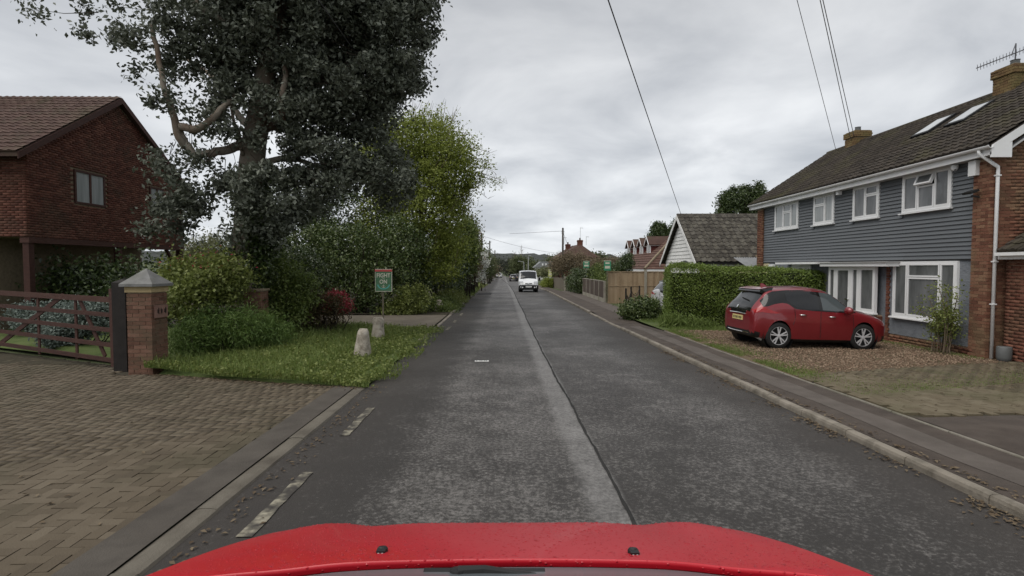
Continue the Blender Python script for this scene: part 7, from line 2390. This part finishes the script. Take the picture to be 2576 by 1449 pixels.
blades("grass", 3200, lambda n, r: (lambda P: P[(P[:, 0] < -3.5)])(verge_place(n * 2, r)), .12, .30, .012, 'blade', 402, .6)
# broad leaved weeds in the verge
P = verge_place(22000, np.random.default_rng(403)); P[:, 2] += np.abs(np.random.default_rng(404).normal(size=len(P))) * .05 + .015
leaf_cloud("weeds", M['leaf_yellow'], None, P, .06, .038, 405, kind='stuff')
def gstrip(n, r):
    y = r.uniform(8.7, 17.0, n); a = 5.23 + np.abs(r.normal(size=n)) * .34
    k = (np.sin(y * 2.1) + np.sin(y * 5.3 + 1) + r.normal(size=n) * .6) > -.5
    y, a = y[k], a[k]
    x = a + AX * y
    return np.stack([x, y, np.array([garden(p, q) for p, q in zip(x, y)])], 1)
blades("grass", 13000, gstrip, .015, .06, .009, 'blade', 406)
def gmoss(n, r):
    x = r.uniform(5.3, 10.9, n); y = drive_far(0) + (x - 5.2) * .33 + np.abs(r.normal(size=n)) * .45 + .02
    return np.stack([x, y, np.array([garden(p, q) for p, q in zip(x, y)])], 1)
blades("grass", 9000, gmoss, .012, .05, .008, 'blade', 407)
def gfoot(n, r):
    x = r.uniform(5.3, 11, n); y = r.uniform(16.9, 18.5, n)
    return np.stack([x, y, np.array([garden(p, q) for p, q in zip(x, y)]) + .01], 1)
blades("grass", 9000, gfoot, .03, .12, .010, 'blade', 408)
def gfar(n, r):
    y = r.uniform(19.4, 24, n); x = r.uniform(5.1, 6.6, n)
    return np.stack([x, y, np.array([garden(p, q) for p, q in zip(x, y)]) + .01], 1)
blades("grass", 2500, gfar, .03, .10, .012, 'blade', 409)
def gwall(n, r):
    y = r.uniform(11.7, 16.5, n); x = 10.75 - np.abs(r.normal(size=n)) * .22
    return np.stack([x, y, np.array([garden(p, q) for p, q in zip(x, y)])], 1)
blades("grass", 3500, gwall, .012, .05, .009, 'blade', 411)
# pebbles over the gravel
n = 15000
x = r_.uniform(5.3, 11.0, n); y = r_.uniform(8.9, 17.0, n)
k = y > np.array([drive_far(q) for q in x]) + np.abs(r_.normal(size=n)) * .25
x, y = x[k], y[k]; n = len(x)
sz = r_.uniform(.012, .034, n)
z = np.array([garden(a, b) for a, b in zip(x, y)])
oc = np.array([[1, 0, 0], [0, 1, 0], [-1, 0, 0], [0, -1, 0], [0, 0, .6], [0, 0, -.6]])
of = np.array([[0, 1, 4], [1, 2, 4], [2, 3, 4], [3, 0, 4], [1, 0, 5], [2, 1, 5], [3, 2, 5], [0, 3, 5]])
ang = r_.uniform(0, 6.28, n); ca, sa = np.cos(ang), np.sin(ang)
jit = 1 + r_.uniform(-.35, .35, (n, 6, 3))
V = oc[None] * jit * sz[:, None, None] * np.array([1.25, .85, 1])
V = np.stack([V[..., 0] * ca[:, None] - V[..., 1] * sa[:, None], V[..., 0] * sa[:, None] + V[..., 1] * ca[:, None], V[..., 2]], 2) + np.stack([x, y, z + .006], 1)[:, None]
FF = (of[None] + (np.arange(n) * 6)[:, None, None]).ravel()
np_mesh("gravel", V.reshape(-1, 3), FF, 3, M['pebble'], None, 'stuff')
# dead leaves: along the right kerb, on the gravel, on the block paving and by the verge
def flat_leaves(name, pts, L, W, seed, m='litter'):
    r = np.random.default_rng(seed)
    pts = np.asarray(pts); n = len(pts)
    a = r.uniform(0, 2 * math.pi, n); d = np.stack([np.cos(a), np.sin(a), r.normal(size=n) * .15], 1); s = np.stack([-np.sin(a), np.cos(a), r.normal(size=n) * .2], 1)
    sc = r.uniform(.5, 1.4, (n, 1))
    up = np.array([0, 0, 1]) * (r.uniform(.1, .35, (n, 1)) * W * sc)
    v = np.stack([pts - d * L * .5 * sc, pts + s * W * .5 * sc + up, pts + d * L * .5 * sc, pts - s * W * .5 * sc + up], 1).reshape(-1, 3)
    b = (np.arange(n) * 4)[:, None]
    f = np.concatenate([b + np.array([[0, 1, 2]]), b + np.array([[0, 2, 3]])], 1).ravel()
    return np_mesh(name, v, f, 3, M[m], None, 'stuff')
pts = []
for _ in range(1700):
    y = 1.5 + 12 * r_.uniform() ** 1.2; a = 4.0 - abs(r_.normal()) * .12
    if math.sin(y * 2.2) + math.sin(y * 5.1) + r_.normal() * .7 > -.1: pts.append((ax(a, y), y, G(y) + .012))
for _ in range(500):
    y = r_.uniform(1.5, 13); a = 4.16 + abs(r_.normal()) * .06
    pts.append((ax(a, y), y, G(y) + right_top(y)))
for _ in range(1500):
    x, y = r_.uniform(5.3, 10.8), r_.uniform(8.5, 16.5)
    pts.append((x, y, garden(x, y) + .022))
for _ in range(300):
    x, y = r_.uniform(5.3, 11.5), r_.uniform(6.8, 10)
    if in_right_drive(x, y): pts.append((x, y, garden(x, y) + .03))
for _ in range(260):
    x, y = r_.uniform(-10, -2.9), r_.uniform(2, 10)
    if in_left_drive(x, y): pts.append((x, y, G(y) + .034))
for _ in range(420):
    x = r_.uniform(-6.6, -2.4); y = left_edge_near(x) - abs(r_.normal()) * .10
    pts.append((x, y, G(y) + .036))
for _ in range(240):
    y = r_.uniform(1.5, 9); pts.append((ax(-2.2 + abs(r_.normal()) * .12, y), y, G(y) + .014))
flat_leaves("fallen_leaves", pts, .045, .024, 77)
# small clods and petals by the verge edge
sb = MB()
for i in range(9):
    y = 11.4; px_ = -.62 + i * .035
sc_ = MB().box(ax(-.60, 11.4), ax(-.30, 11.4), 11.37, 11.47, G(11.4) + .014, G(11.4) + .024)
so = sc_.build("road_scrap", M['plate_white'])
tag(so, "flat white scrap with black marks lying on the left lane", "litter")
mk = MB()
for q in (-.57, -.50, -.46, -.40, -.36):
    mk.box(ax(q, 11.4), ax(q + .02, 11.4), 11.385, 11.455, G(11.4) + .0242, G(11.4) + .026)
mk.build("black_mark", M['black'], so)
